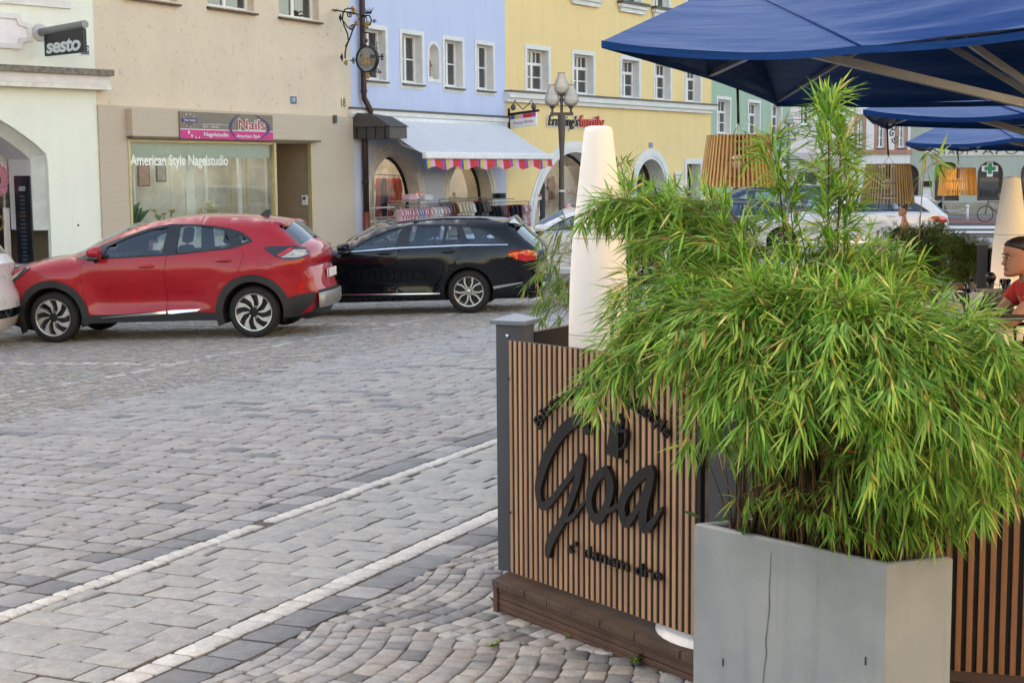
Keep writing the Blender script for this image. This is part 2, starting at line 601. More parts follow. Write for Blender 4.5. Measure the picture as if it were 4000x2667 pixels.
# ---------------------------------------------------------------- houses
class Fac:
    def __init__(s, x, y, th, z0):
        t = math.radians(th); s.u = V3((math.sin(t), math.cos(t), 0)); s.n = V3((math.cos(t), -math.sin(t), 0)); s.o = V3((x, y, z0))
        s.M = Matrix((s.u, -s.n, V3((0, 0, 1)))).transposed().to_4x4(); s.M.translation = s.o

    def L(s, px, py, d=0):
        r = ray(px, py); o = s.o - s.n * d
        k = (o - CAM).dot(s.n) / r.dot(s.n); P = CAM + r * k - s.o
        return P.dot(s.u), P.z

    def x(s, px, py, d=0): return s.L(px, py, d)[0]
    def z(s, px, py, d=0): return s.L(px, py, d)[1]

    def rect(s, l, t, r, b, d=0):
        """pixel box (l,(tl,tr)),(r,(bl,br)) -> x0,x1,z0,z1 averaged"""
        tl, tr = t if isinstance(t, tuple) else (t, t); bl, br = b if isinstance(b, tuple) else (b, b)
        x0 = (s.x(l, tl, d) + s.x(l, bl, d)) / 2; x1 = (s.x(r, tr, d) + s.x(r, br, d)) / 2
        return x0, x1, (s.z(l, bl, d) + s.z(r, br, d)) / 2, (s.z(l, tl, d) + s.z(r, tr, d)) / 2

    def out(s, l, px, py, z):
        """how far in front of the wall a point of height z at wall position l stands to be seen at column px"""
        lo, hi = 0, 12
        for _ in range(50):
            m = (lo + hi) / 2; q = proj(s.M @ V3((l, -m, z)))[0]
            if q < px: lo = m
            else: hi = m
        return (lo + hi) / 2


def rectpoly(x0, x1, z0, z1): return [(x0, z0), (x1, z0), (x1, z1), (x0, z1)]


def archpoly(x0, x1, z0, zt, n=14, k=1.0):
    """round-headed opening; zt is the crown"""
    r = (x1 - x0) / 2; h = min(r * k, zt - z0 - .05); zs = zt - h; c = (x0 + x1) / 2
    return [(x0, z0), (x1, z0)] + [(c + r * math.cos(PI * i / n), zs + h * math.sin(PI * i / n)) for i in range(n + 1)]


def shrink(poly, d):
    cx = sum(p[0] for p in poly) / len(poly); n = len(poly); o = []
    for i in range(n):
        a, b, c = V3((*poly[i - 1], 0)), V3((*poly[i], 0)), V3((*poly[(i + 1) % n], 0))
        e1 = (b - a); e2 = (c - b)
        if e1.length < 1e-6: e1 = e2
        if e2.length < 1e-6: e2 = e1
        e1.normalize(); e2.normalize()
        n1 = V3((-e1.y, e1.x, 0)); n2 = V3((-e2.y, e2.x, 0)); m = n1 + n2
        if m.length < 1e-3: m = n1
        m = m / max(.35, (m.length ** 2) / 2)
        q = b + m * d; o.append((q.x, q.y))
    return o


def ringprism(mb, outer, d, y0, y1, m):
    mb.prism(outer, y0, y1, m, holes=[shrink(outer, d)], back=False)


M_white = mat('white_trim', rgb(232, 230, 226, .85), .75, var=.06, vscale=3, bump=.15, bscale=20)
M_frame = mat('window_frame_paint', rgb(236, 234, 230, .88), .45, var=.04)
M_glass = glassmat('house_glass', (.55, .6, .62), .45, .03, boost=.10)
M_shopglass = glassmat('shop_glass', (.93, .96, .95), .93, .01, boost=.05)
M_curtain = mat('net_curtain', rgb(205, 203, 198, .8), .9, var=.15, vscale=8)
M_room = mat('dark_room', rgb(70, 66, 62, .5), .9, var=.2)
M_sillmetal = mat('grey_sill_metal', rgb(92, 90, 90, .8), .5, .3, var=.15)
M_copper = mat('brown_sill_metal', rgb(104, 74, 64, .8), .5, .3, var=.2)
M_roof = mat('clay_roof_tiles', rgb(140, 84, 62, .7), .85, var=.25, vscale=12, bump=.6, bscale=20, bdist=.05)
M_dark = mat('black_metal', rgb(40, 38, 40, .7), .5, .4, var=.15)
M_black = mat('black_paint', rgb(24, 24, 26, .7), .4, 0, var=.1)


def house(name, F, label, x0, x1, top, wallmat, holes, group=None, roof=True, depth=11, wall2=None, base=-.1, reveal=None):
    """holes: list of (polygon, depth). One Empty, wall and roof parts."""
    T = thing(name, label, 'house', M=F.M, group=group)
    mb = MB(); P = rectpoly(x0, x1, base, top)
    mb.prism(P, 0, None, wallmat, holes=[h[0] for h in holes])
    for poly, d in holes:
        k = len(poly)
        mb.add([(a, 0, b) for a, b in poly] + [(a, d, b) for a, b in poly], [(i, (i + 1) % k, k + (i + 1) % k, k + i) for i in range(k)], reveal or wallmat)
    mb.add([(x0, 0, base), (x0, depth, base), (x0, depth, top), (x0, 0, top), (x1, 0, base), (x1, depth, base), (x1, depth, top), (x1, 0, top)],
           [(0, 3, 2, 1), (4, 5, 6, 7), (1, 2, 6, 5)], wallmat)
    mb.build('wall', T)
    if roof:
        r = MB(); e = .5; h = 5.2; m = depth / 2  # out of view, added with a ridge high enough to block low sun
        A = [(x0 - .02, -e, top - .1), (x1 + .02, -e, top - .1), (x1 + .02, m, top + h), (x0 - .02, m, top + h), (x1 + .02, depth + e, top - .1), (x0 - .02, depth + e, top - .1)]
        A += [(a, b, c - .25) for a, b, c in A]
        r.add(A, [(0, 1, 2, 3), (3, 2, 4, 5), (6, 9, 8, 7), (9, 11, 10, 8), (0, 6, 7, 1), (5, 4, 10, 11), (0, 3, 9, 6), (3, 5, 11, 9), (1, 7, 8, 2), (2, 8, 10, 4)], M_roof)
        r.build('roof', T)
    return T


def window(T, x0, x1, z0, z1, d, trans=None, bars=1, surround=None, sill=M_sillmetal, curtain=.5, fm=None, top_lights=0, sillw=.12, sm=None):
    """casement window set back by d: frame mesh > pane, curtain, sill, surround"""
    fm = fm or M_frame
    f = MB(); b = .07; y = d - .05
    f.prism(rectpoly(x0, x1, z0, z1), y - .05, y + .04, fm, holes=[rectpoly(x0 + b, x1 - b, z0 + b, z1 - b)])
    zt = z1 - b
    if trans:
        zt = z0 + (z1 - z0) * trans
        f.box(x0 + b, x1 - b, y - .04, y + .035, zt - .05, zt + .05, fm)
        n = top_lights
        for i in range(1, n):
            xx = x0 + b + (x1 - x0 - 2 * b) * i / n; f.box(xx - .02, xx + .02, y - .03, y + .02, zt + .05, z1 - b, fm)
    c = (x0 + x1) / 2
    ze = zt - .05 if trans else zt
    f.box(c - .05, c + .05, y - .045, y + .03, z0 + b, ze, fm)
    for i in range(bars):
        zz = z0 + b + (ze - z0 - b) * (i + 1) / (bars + 1)
        f.box(x0 + b, c - .05, y - .025, y + .02, zz - .02, zz + .02, fm); f.box(c + .05, x1 - b, y - .025, y + .02, zz - .02, zz + .02, fm)
    fo = f.build('window', T)
    p = MB(); p.add([(x0 + b, y, z0 + b), (x1 - b, y, z0 + b), (x1 - b, y, z1 - b), (x0 + b, y, z1 - b)], [(0, 1, 2, 3)], M_glass)
    p.build('pane', fo)
    q = MB(); q.add([(x0, y + .5, z0), (x1, y + .5, z0), (x1, y + .5, z1), (x0, y + .5, z1)], [(0, 1, 2, 3)], M_room)
    if curtain:
        ww = (x1 - x0) * curtain / 2
        for a0, a1 in ((x0 + .05, x0 + ww), (x1 - ww, x1 - .05)):
            n = 9
            for i in range(n):
                u0, u1 = a0 + (a1 - a0) * i / n, a0 + (a1 - a0) * (i + 1) / n
                ya, yb = y + .12 + .03 * (i % 2), y + .12 + .03 * ((i + 1) % 2)
                q.add([(u0, ya, z0 + .05), (u1, yb, z0 + .05), (u1, yb, z1 - .05), (u0, ya, z1 - .05)], [(0, 1, 2, 3)], M_curtain)
    q.build('curtain', fo)
    if sill:
        s = MB(); s.add([(x0 - .05, -sillw, z0 - .055), (x1 + .05, -sillw, z0 - .055), (x1 + .05, d, z0 + .012), (x0 - .05, d, z0 + .012),
                         (x0 - .05, -sillw, z0 - .10), (x1 + .05, -sillw, z0 - .10), (x1 + .05, -.002, z0 - .10), (x0 - .05, -.002, z0 - .10)],
                        [(0, 1, 2, 3), (4, 5, 1, 0), (4, 0, 3, 7), (1, 5, 6, 2), (4, 7, 6, 5)], sill)
        s.build('sill', fo)
    if surround:
        s = MB(); w_ = surround
        s.prism(rectpoly(x0 - w_, x1 + w_, z0 - w_ - .06, z1 + w_), -.025, .001, sm or M_white, holes=[rectpoly(x0 - .001, x1 + .001, z0 - .0, z1 + .001)], back=False)
        s.build('surround', fo)
    return fo


def roombox(mb, x0, x1, z0, z1, y0, y1, m, floor=None, holes=()):
    mb.add([(x0, y0, z0), (x1, y0, z0), (x1, y1, z0), (x0, y1, z0), (x0, y0, z1), (x1, y0, z1), (x1, y1, z1), (x0, y1, z1)],
           [(0, 1, 2, 3), (4, 7, 6, 5), (2, 6, 7, 3), (0, 3, 7, 4), (1, 5, 6, 2)], m)


ZB = -.46
# corner chain of the row, following the slight bends of the square
F_se = Fac(-9.36, 34.0, 42, ZB); F_cr = Fac(-9.36, 34.0, 28.5, ZB); F_bl = Fac(-4.61, 42.75, 28.5, ZB)
F_ye = Fac(-.20, 50.9, 35, ZB); F_gr = Fac(8.49, 63.3, 29, ZB - .05); F_pi = Fac(13.5, 72.4, 45, ZB - .1)
F_wh = Fac(17.6, 76.5, 60, ZB - .1); F_ap = Fac(21.0, 78.5, 96, ZB - .1)

# ===== pale green boutique house
W_se = plaster('pale_green_render', lin((226 / 255, 229 / 255, 215 / 255)), .05, .12, 7, streak=.03)
W_se2 = mat('chamfer_render', rgb(206, 210, 202, .95), .9, var=.1, vscale=3, bump=.2)
W_jamb = mat('white_jamb_render', rgb(222, 218, 220, .9), .9, var=.05, vscale=3)
F = F_se
arc_r = [F.L(*q) for q in ((205, 1075), (199, 900), (187, 640), (180, 602), (140, 563), (96, 530), (50, 498), (0, 468))]
xr = arc_r[0][0]; zb = 0.0
zc = arc_r[-1][1]; xl = xr - 3.7
cxm = (xr + xl) / 2
right = [(xr, zb)] + [(x, z) for x, z in arc_r[1:] if x > cxm + .1]
poly = right + [(2 * cxm - x, z) for x, z in right[::-1]]
T = house('boutique_house', F, 'pale green boutique house at the left edge with a deep arched entrance', -48, 0, 12.5, W_se, [(poly, .12)])  # lengthened leftwards out of view to keep the sun off the square
# chamfered inner edge, deep reveal and the shopfront at the back of it
inn = shrink(poly, .22)
inn = [(x, max(z, 0)) for x, z in inn]
rv = MB(); k = len(poly)
rv.add([(a, .12, b) for a, b in poly] + [(a, .34, b) for a, b in inn], [(i, (i + 1) % k, k + (i + 1) % k, k + i) for i in range(1, k)], W_se2)
D_SE = 1.30
rv.add([(a, .34, b) for a, b in inn] + [(a, D_SE, b) for a, b in inn], [(i, (i + 1) % k, k + (i + 1) % k, k + i) for i in range(1, k)], W_jamb)
rv.build('entrance_arch', T)
ix0, ix1 = min(p[0] for p in inn), max(p[0] for p in inn); iz = max(p[1] for p in inn)
zt_door = F.z(30, 632, D_SE)
fr = MB()
fr.prism(rectpoly(ix0, ix1, 0, iz), D_SE + .05, D_SE + .1, W_jamb, holes=[rectpoly(ix0 + .1, ix1 - .1, .05, zt_door)])
fr.build('shopfront', T)
dr = MB()
for a, b in ((ix0 + .1, cxm - .02), (cxm + .02, ix1 - .1)):
    dr.prism(rectpoly(a, b, .05, zt_door), D_SE + .03, D_SE + .09, M_frame, holes=[rectpoly(a + .06, b - .06, .12, zt_door - .05)])
    dr.box(a + .06, b - .06, D_SE + .055, D_SE + .075, .12, zt_door - .05, M_black)
do = dr.build('door', T)
# photo poster of a pink flower behind the door glass, and the round gold ornament
ps = MB()
pz0, pz1 = F.z(40, 812, D_SE), F.z(40, 690, D_SE); px1 = F.x(53, 750, D_SE)
ps.box(px1 - 1.2, px1, D_SE + .03, D_SE + .05, pz0, pz1, mat('poster_ground', rgb(88, 82, 66, .8), .4, var=.5, vscale=9))
pk = mat('poster_pink', rgb(226, 150, 178, .8), .4, var=.25, vscale=12)
for i in range(7):
    a = i * .9; ps.ball((px1 - .30 + .12 * math.cos(a), D_SE + .03, pz0 + .62 + .22 * math.sin(a)), .10, pk, sz=(1, .02, 1.4))
ps.build('poster', do)
og = MB(); zc_ = F.z(5, 870, D_SE)
Mo = Matrix.Translation((F.x(-12, 870, D_SE), D_SE + .045, zc_)) @ Matrix.Rotation(PI / 2, 4, 'X')
og.lathe([(.16, 0), (.16, .02), (.20, .02), (.20, 0)], mat('dull_gold', rgb(190, 160, 96, .8), .4, .5), 20, Mo, cap=False)
og.build('emblem', do)
co = MB(); xe = F.x(400, 295); zt, zm, zl = F.z(200, 266), F.z(200, 290), F.z(200, 346)
co.box(-48, .28, -.34, -.001, zm, zt, mat('weathered_ledge_cover', rgb(140, 132, 120, .8), .8, var=.35, vscale=10))
co.box(-48, .22, -.24, -.001, zl + (zm - zl) * .42, zm - .002, mat('ledge_fascia', rgb(226, 220, 216, .9), .7, var=.05))
co.box(-48, .24, -.27, -.001, zl, zl + (zm - zl) * .42, mat('ledge_board', rgb(232, 226, 212, .9), .7, var=.12, vscale=4))
co.box(-48, .24, -.28, -.271, zl + .1, zl + .13, M_white)
co.build('cornice', T)
wb = MB(); x1 = F.x(272, 15); za, zb2 = F.z(150, 22), F.z(150, 5)
wb.box(x1 - 1.9, x1, -.06, -.001, za - .02, zb2 + .05, M_white); wb.box(x1 - 1.85, x1 - .1, -.03, -.001, zb2 + .05, zb2 + .9, M_frame)
wb.build('window_apron', T)
pl = MB(); x1, z0_, z1_ = F.x(121, 130), F.z(60, 192), F.z(60, 55)
xo = x1 - .28
P = [(xo - 2.6, z0_), (xo, z0_), (xo + .05, z0_ + .14), (x1, z0_ + .2), (x1, z1_ - .2), (xo + .05, z1_ - .14), (xo, z1_), (xo - 2.6, z1_)]
ringprism(pl, P, .11, -.06, -.001, M_white)
pl.prism(shrink(P, .11), -.012, None, mat('panel_ground', rgb(240, 232, 232, .92), .8, var=.03))
single(pl, 'wall_panel', 'white framed plaster panel with notched corners on the pale green house', 'wall panel', loc=F.M @ V3((xo, 0, z0_)), frame=F.M)
hp = MB(); a = F.rect(163, 250, 187, 318)  # small service hatch
xa, za = F.x(304, 880), F.z(304, 880)
hp.prism(rectpoly(xa - .12, xa + .12, za - .28, za + .28), -.008, .002, W_se)
hp.lathe([(.022, 0), (.022, .02), (.01, .021)], M_dark, 8, Matrix.Translation((xa, -.008, za)) @ Matrix.Rotation(PI / 2, 4, 'X'))
hp.build('service_hatch', T)

# dark board with the list of names on the jamb, its head lettered like the sign
mbm = MB(); xj = max(p[0] for p in inn) - .012
def jamb(px, py):
    """point on the right jamb plane (local y depth, z)"""
    o = F.M @ V3((xj, 0, 0)); r = ray(px, py); k = (o - CAM).dot(F.u) / r.dot(F.u); P = F.M.inverted() @ (CAM + r * k); return P.y, P.z
ya, yb = jamb(160, 850)[0], jamb(66, 850)[0]; zt, zbm = jamb(110, 687)[1], jamb(110, 1036)[1]
Mj = F.M @ Matrix.Translation((xj, 0, 0)) @ Matrix.Rotation(-PI / 2, 4, 'Z')
# in Mj: x runs outwards along -y(local); front faces -u
ya, yb = max(ya, .36), min(yb, 1.27)
mbm.box(-yb, -ya, -.03, -.002, zbm, zt, mat('board_navy', rgb(16, 28, 40, .9), .25, var=.1))
M_letter = mat('pale_lettering', rgb(214, 220, 220, .9), .5, var=.02)
wj = yb - ya
put_text(mbm, 'sesto', -yb + wj * .28, zt - .33, wj * .44, .14, -.034, M_letter, shear=.2, bold=.02)
M_list = mat('grey_lettering', rgb(120, 130, 136, .9), .5, var=.02)
zz = zt - .48
for wds in ('TWINSET', 'PINKO', 'RIANI', 'CLOSED', 'CAMBIO', 'MARC CAIN', 'OUI', 'AIRFIELD', 'LIU JO', 'GUESS', 'ANIYE BY', 'HERZEN', 'MORGANO', 'DRYKORN', 'SET', 'STEFFEN', 'FUCHS', 'REPLAY', 'ICON', 'VOILE'):
    ww = wj * (.14 + .026 * len(wds)); put_text(mbm, 'I' * len(wds), -yb + wj / 2 - ww / 2, zz, ww, .045, -.034, M_list); zz -= .088
single(mbm, 'name_board', 'tall navy board lettered sesto with a list of small lines, on the entrance jamb', 'sign board', loc=Mj @ V3((-yb, 0, zbm)), frame=Mj)

# bracket sign 'sesto' standing out from the wall
sg = thing('bracket_sign', 'black hanging sign lettered sesto under a grey pipe arm', 'sign', M=F.M @ Matrix.Translation((F.x(155, 128), 0, F.z(155, 128))))
xw, zw = F.x(155, 128), F.z(155, 128)
ln = F.out(xw, 333, 120, zw); l0 = F.out(xw, 178, 137, zw - .1)
Ms = F.M @ Matrix.Translation((xw, 0, zw)) @ Matrix.Rotation(-PI / 2, 4, 'Z')  # x now runs out of the wall
m_ = MB(); m_.tube([(0, 0, 0), (ln, 0, .05)], .085, mat('grey_pipe', rgb(140, 142, 142, .8), .45, .4), 14)
m_.build('arm', sg, True, frame=Ms, angle=40)
m_ = MB(); m_.lathe([(.19, 0), (.19, .03), (.1, .05)], mat('wall_plate', rgb(196, 192, 190, .9), .6), 16, Matrix.Rotation(PI / 2, 4, 'Y')); m_.build('wall_plate', sg, frame=Ms)
zs1 = -.04; zs0 = F.z(200, 215) - zw - .06
m_ = MB(); m_.box(l0, ln - .03, -.04, .04, zs0, zs1, M_black)
bo = m_.build('board', sg, frame=Ms)
m_ = MB(); W_ = ln - .03 - l0; H_ = zs1 - zs0
put_text(m_, 'sesto', l0 + W_ * .05, zs0 + H_ * .12, W_ * .88, H_ * .62, -.046, M_letter, shear=.12, bold=.03, spacing=.93, thick=.004)
m_.build('lettering', bo, frame=Ms)
M_plate = mat('blue_enamel', rgb(44, 66, 104, .8), .3, var=.05)
def numberplate(F, r, txt, label, off=0):
    x0, x1, z0, z1 = r; m = MB(); m.box(x0, x1, -.02, -.002, z0, z1, M_white); m.box(x0 + .02, x1 - .02, -.024, -.0201, z0 + .02, z1 - .02, M_plate)
    h = (z1 - z0); w_ = x1 - x0
    put_text(m, txt, x0 + w_ * (.25 + off), z0 + h * .42, w_ * .5 * (1 - off), h * .36, -.027, M_letter, bold=.02); m.box(x0 + w_ * .2, x1 - w_ * .2, -.027, -.0242, z0 + h * .28, z0 + h * .32, M_letter)
    single(m, 'house_number', label, 'house number', loc=F.M @ V3((x0, 0, z0)), frame=F.M)
numberplate(F, F.rect(312, 175, 348, 217), '0', 'blue enamel house number plate half hidden behind the sesto sign', .25)

# ===== cream nail-studio house
F = F_cr
W_cr = plaster('rough_cream_render', lin((218 / 255, 201 / 255, 178 / 255)), .1, .6, 7, dark=(.74, .70, .66), streak=.02)
XE = F.x(1374, 500); zpl = (F.z(390, 413) + F.z(1371, 457)) / 2
holes = []; wins = []
for l, r, ty, by in ((640, 690, -40, 6), (812, 992, -60, 36), (1090, 1246, -60, 74)):
    x0, x1 = F.x(l, by - 6), F.x(r, by); zs = (F.z(l, by - (12 if l > 700 else 5)) + F.z(r, by + 6)) / 2
    if l == 640: x0 = x1 - (F.x(992, 36) - F.x(812, 36))
    holes.append((rectpoly(x0, x1, zs, zs + 1.6), .32)); wins.append((x0, x1, zs))
xs0, xs1, xd1 = F.x(497, 700), F.x(1066, 700), F.x(1213, 700)
zs1 = (F.z(497, 545) + F.z(1215, 562)) / 2; zs0 = .55
holes.append((rectpoly(xs0, xs1, zs0, zs1), .04)); holes.append((rectpoly(xs1 + .12, xd1, .02, zs1), 2.0))
T = house('nail_studio_house', F, 'rough cream house with brown tiled ground floor and nail studio shop window', 0, XE, 12.5, W_cr, holes)
for x0, x1, zs in wins:
    window(T, x0, x1, zs, zs + 1.6, .32, sill=M_copper, curtain=.7)
# tiled plinth around the shop
M_tile = NT('brown_wall_tiles'); tc = M_tile.new('ShaderNodeTexCoord')
mp = M_tile.new('ShaderNodeMapping'); mp.inputs['Rotation'].default_value = (PI / 2, 0, 0); M_tile.link(tc.outputs['Object'], mp.inputs['Vector'])
br = M_tile.new('ShaderNodeTexBrick', Scale=1.0); br.inputs['Color1'].default_value = rgb(196, 179, 158, .9); br.inputs['Color2'].default_value = rgb(194, 177, 156, .9); br.inputs['Mortar'].default_value = rgb(187, 170, 150, .9)
br.inputs['Mortar Size'].default_value = .004; br.inputs['Brick Width'].default_value = .6; br.inputs['Row Height'].default_value = .13
M_tile.link(mp.outputs[0], br.inputs['Vector']); M_tile.link(br.outputs['Color'], M_tile.b.inputs['Base Color']); M_tile.b.inputs['Roughness'].default_value = .6
M_tile = M_tile.m
pl = MB()
pl.prism(rectpoly(0, XE, -.1, zpl), -.05, -.001, M_tile, holes=[rectpoly(xs0 - .0, xd1 + .0, -.09, zs1)], back=False)
pl.add([(xd1 - .004, -.04, 0), (xd1 - .004, 1.95, 0), (xd1 - .004, 1.95, zs1), (xd1 - .004, -.04, zs1)], [(0, 1, 2, 3)], mat('brown_jamb_panel', rgb(160, 142, 118, .85), .6, var=.06))
pl.box(xs0, xs1, -.05, .30, -.1, zs0, M_tile)
pl.build('tiled_plinth', T)
fa = MB(); fx0, fx1 = F.x(486, 480), F.x(1224, 500); fz0, fz1 = (F.z(487, 538) + F.z(1224, 553)) / 2, (F.z(485, 424) + F.z(1222, 459)) / 2
fa.box(fx0, fx1, -.24, -.051, fz0 + .03, fz1, M_tile); fa.box(fx0, fx1, -.25, -.051, fz0 - .02, fz0 + .03, mat('dark_joint_metal', rgb(120, 104, 80, .8), .5, .4))
fa.build('fascia', T)
M_gold = mat('brass_anodised_frame', rgb(206, 186, 140, .85), .4, .3, var=.08)
sf = MB()
for a, b in ((xs0, xs0 + .075), (xs1 - .01, xs1 + .09), (xd1 - .05, xd1 + .02)): sf.box(a, b, -.07, .05, 0 if b > xs1 else zs0, zs1, M_gold)
sf.box(xs0 + .075, xs1 - .01, -.06, .05, zs1 - .05, zs1, M_gold); sf.box(xs0 + .075, xs1 - .01, -.06, .05, zs0, zs0 + .06, M_gold)
so_ = sf.build('shop_window', T)
p = MB(); p.add([(xs0 + .07, 0, zs0 + .06), (xs1, 0, zs0 + .06), (xs1, 0, zs1 - .05), (xs0 + .07, 0, zs1 - .05)], [(0, 1, 2, 3)], glassmat('studio_glass', (.92, .97, .95), .96, .01, boost=.03))
p.build('pane', so_)
lt = MB(); h_ = abs(F.z(600, 600) - F.z(600, 645)); xa, xb = F.x(508, 630), F.x(890, 640); zl = (F.z(508, 636) + F.z(888, 655)) / 2
put_text(lt, 'American Style Nagelstudio', xa, zl, xb - xa, h_ * .92, -.006, mat('white_window_lettering', rgb(240, 246, 240, .95), .5, var=.02), bold=.016)
lt.build('lettering', so_)
rm = MB(); wal = mat('studio_wall', rgb(206, 204, 196, .9), .9, var=.15, vscale=2)
roombox(rm, xs0, xs1 + .1, 0, zs1, .06, 1.7, wal)
rm.build('interior', T)
M_shopfill = mat('shop_fill_glow', rgb(240, 236, 226), .5, var=0, emit=(1, .97, .93), es=.7)  # added glow to brighten the clothes shop interiors
M_studiofill = mat('studio_fill_glow', rgb(240, 240, 236), .5, var=0, emit=(.94, 1, 1), es=.5)  # added glow to brighten the studio interior
cl_ = MB(); cl_.box(xs0 + .4, xs1 - .4, .45, 1.3, zs1 - .09, zs1 - .05, M_studiofill); cl_.build('ceiling_fill_panel', T)  # glowing panel added as fill light for the studio room
bl = MB(); zb1 = F.z(700, 572, .1); zb0 = F.z(700, 597, .1)
bl.box(xs0 + .08, xs1 - .02, .08, .1, zb0 - .12, zs1, mat('pale_blind', rgb(186, 204, 200, .9), .8, var=.06)); bl.build('blind', T)
po = MB(); wp = mat('white_partition', rgb(224, 228, 222, .9), .5, var=.05)
for px, w_, dd in ((527, .07, .5), (672, .06, .9), (745, .32, .35), (810, .05, .9), (940, .12, .6), (1045, .05, .2)):
    x = F.x(px, 760, dd); po.box(x - w_ / 2, x + w_ / 2, dd, dd + .06, zs0, zs1 - .1, wp)
for px in (905, 966): x = F.x(px, 760, .5); po.box(x - .015, x + .015, .5, .53, zs0, zs1 - .2, M_gold)
po.box(xs0, xs1, .95, 1.0, zs0 + .35, zs0 + .4, wp)
po.build('partition', T)
for i, (px, py, s_) in enumerate(((560, 680, (.42, .62)), (628, 672, (.36, .5)))):
    fm = MB(); x, z = F.x(px, py, 1.4), F.z(px, py, 1.4)
    fm.box(x - s_[0] / 2, x + s_[0] / 2, 1.38, 1.41, z - s_[1] / 2, z + s_[1] / 2, M_dark); fm.box(x - s_[0] / 2 + .03, x + s_[0] / 2 - .03, 1.372, 1.379, z - s_[1] / 2 + .03, z + s_[1] / 2 - .03, mat('print_%d' % i, rgb(*((150, 118, 104), (150, 152, 148))[i], .8), .5, var=.2))
    single(fm, 'framed_print', ('brownish framed print behind the studio window', 'grey framed print hanging higher behind the studio window')[i], 'picture', loc=F.M @ V3((x, 1.38, z)), frame=F.M)
# flower arrangements on the window ledge
M_leaf = colmat('house_plant_leaf', .5, .4, .2, 20, .1, 40, .003)
M_petal = colmat('flower_petal', .7, .3, .1, 20, 0)
led = MB(); led.box(xs0 + .08, xs1 - .05, .1, .6, zs0 + .02, zs0 + .06, wp); led.build('display_ledge', T)
for i, (px, pyt, n, lab) in enumerate(((650, 815, 9, 'white and pink water lily bouquet behind the studio glass, left of the white post'), (822, 795, 12, 'cream lotus bouquet behind the studio glass, right of the white post'))):
    x = F.x(px, 850, .3); zt = F.z(px, pyt, .3); b = thing('bouquet', lab, 'flowers', M=F.M @ Matrix.Translation((x, .3, zs0 + .06)))
    v = MB(); v.lathe([(.07, 0), (.11, .12), (.09, .25)], wp, 12); v.build('vase', b, True)
    fl = MB(); lf = MB(); H = zt - zs0 - .06
    for k in range(n):
        a = R.uniform(0, 6.28); rr = R.uniform(.05, .46); z = H * R.uniform(.68, 1.0)
        c = V3((rr * math.cos(a), .16 * math.sin(a), z)); colr = R.choice(((.85, .84, .66), (.80, .80, .62), (.75, .80, .55), (.85, .60, .62) if i == 0 else (.85, .82, .6)))
        lf.tube([(0, 0, .2), c * .6 + V3((0, 0, .1)), c], .006, M_leaf, 4, col=(.10, .25, .06))
        for t in range(3):
            for q in range(6):
                th = q * 1.047 + t * .5; el = .3 + t * .45; d = V3((math.cos(th) * math.cos(el), math.sin(th) * math.cos(el), math.sin(el))); s_ = V3((-math.sin(th), math.cos(th), 0)) * .04
                L_ = .13 - t * .02
                fl.add([c, c + d * L_ * .6 + s_, c + d * L_, c + d * L_ * .6 - s_], [(0, 1, 2, 3)], M_petal, col=colr)
    for k in range(16):
        a = R.uniform(0, 6.28); l = R.uniform(.25, .55); d = V3((math.cos(a), .35 * math.sin(a), R.uniform(.2, .8))).normalized(); o_ = V3((0, 0, .22)); s_ = d.cross(V3((0, 0, 1))).normalized() * R.uniform(.03, .06)
        lf.add([o_, o_ + d * l * .5 + s_ + V3((0, 0, .05)), o_ + d * l, o_ + d * l * .5 - s_ + V3((0, 0, .05))], [(0, 1, 2), (0, 2, 3)], M_leaf, col=R.choice(((.05, .16, .05), (.08, .22, .06), (.03, .12, .08))))
    fl.build('blossom', b, colattr=True); lf.build('foliage', b, colattr=True)
b = thing('potted_plant', 'long-leaved green plant in the left corner of the studio window', 'plant', M=F.M @ Matrix.Translation((F.x(515, 880, .3), .3, zs0 + .06)))
v = MB(); v.lathe([(.08, 0), (.12, .2)], M_dark, 12); v.build('pot', b)
lf = MB()
for a, l, h in ((.2, .75, .55), (.5, .5, .6), (2.6, .3, .5), (-.3, .6, .25), (.1, .35, .75), (3.0, .2, .3)):
    d = V3((math.cos(a), .1, 0)); pts = [V3((0, 0, .2)), d * l * .4 + V3((0, 0, .2 + h * .8)), d * l + V3((0, 0, .2 + h))]; s_ = V3((-.3 * math.sin(a), .12, .06))
    lf.add([pts[0], pts[1] + s_ * .6, pts[2], pts[1] - s_ * .6], [(0, 1, 2), (0, 2, 3)], M_leaf, col=(.05, .17, .07))
lf.build('foliage', b, colattr=True)
# advertising board above the window
x0, x1, z0, z1 = F.rect(698, (436, 436), 1063, (542, 550)); z1 = (F.z(698, 436, -.25) + F.z(1061, 451, -.25)) / 2; z0 = (F.z(701, 542, -.25) + F.z(1063, 550, -.25)) / 2
x0, x1 = F.x(699, 490, -.25), F.x(1062, 500, -.25); W_ = x1 - x0; H_ = z1 - z0
ad = thing('shop_sign', 'taupe and magenta board lettered Nails over the studio window', 'sign', M=F.M @ Matrix.Translation((x0, -.25, z0)))
m = MB(); m.box(0, W_, -.03, 0, 0, H_, mat('sign_taupe', rgb(128, 116, 102, .85), .45, var=.05)); m.build('board', ad)
m = MB(); mg = mat('sign_magenta', rgb(212, 44, 128, .85), .45, var=.04); sw = mat('sign_white', rgb(238, 236, 236, .9), .5, var=.02); rd = mat('sign_red', rgb(178, 52, 48, .85), .45, var=.04); pu = mat('sign_purple', rgb(76, 52, 116, .85), .45, var=.04)
m.box(0, W_, -.034, -.031, 0, H_ * .34, mg); m.box(0, W_, -.036, -.0311, H_ * .34, H_ * .365, sw); m.build('band', ad)
m = MB()
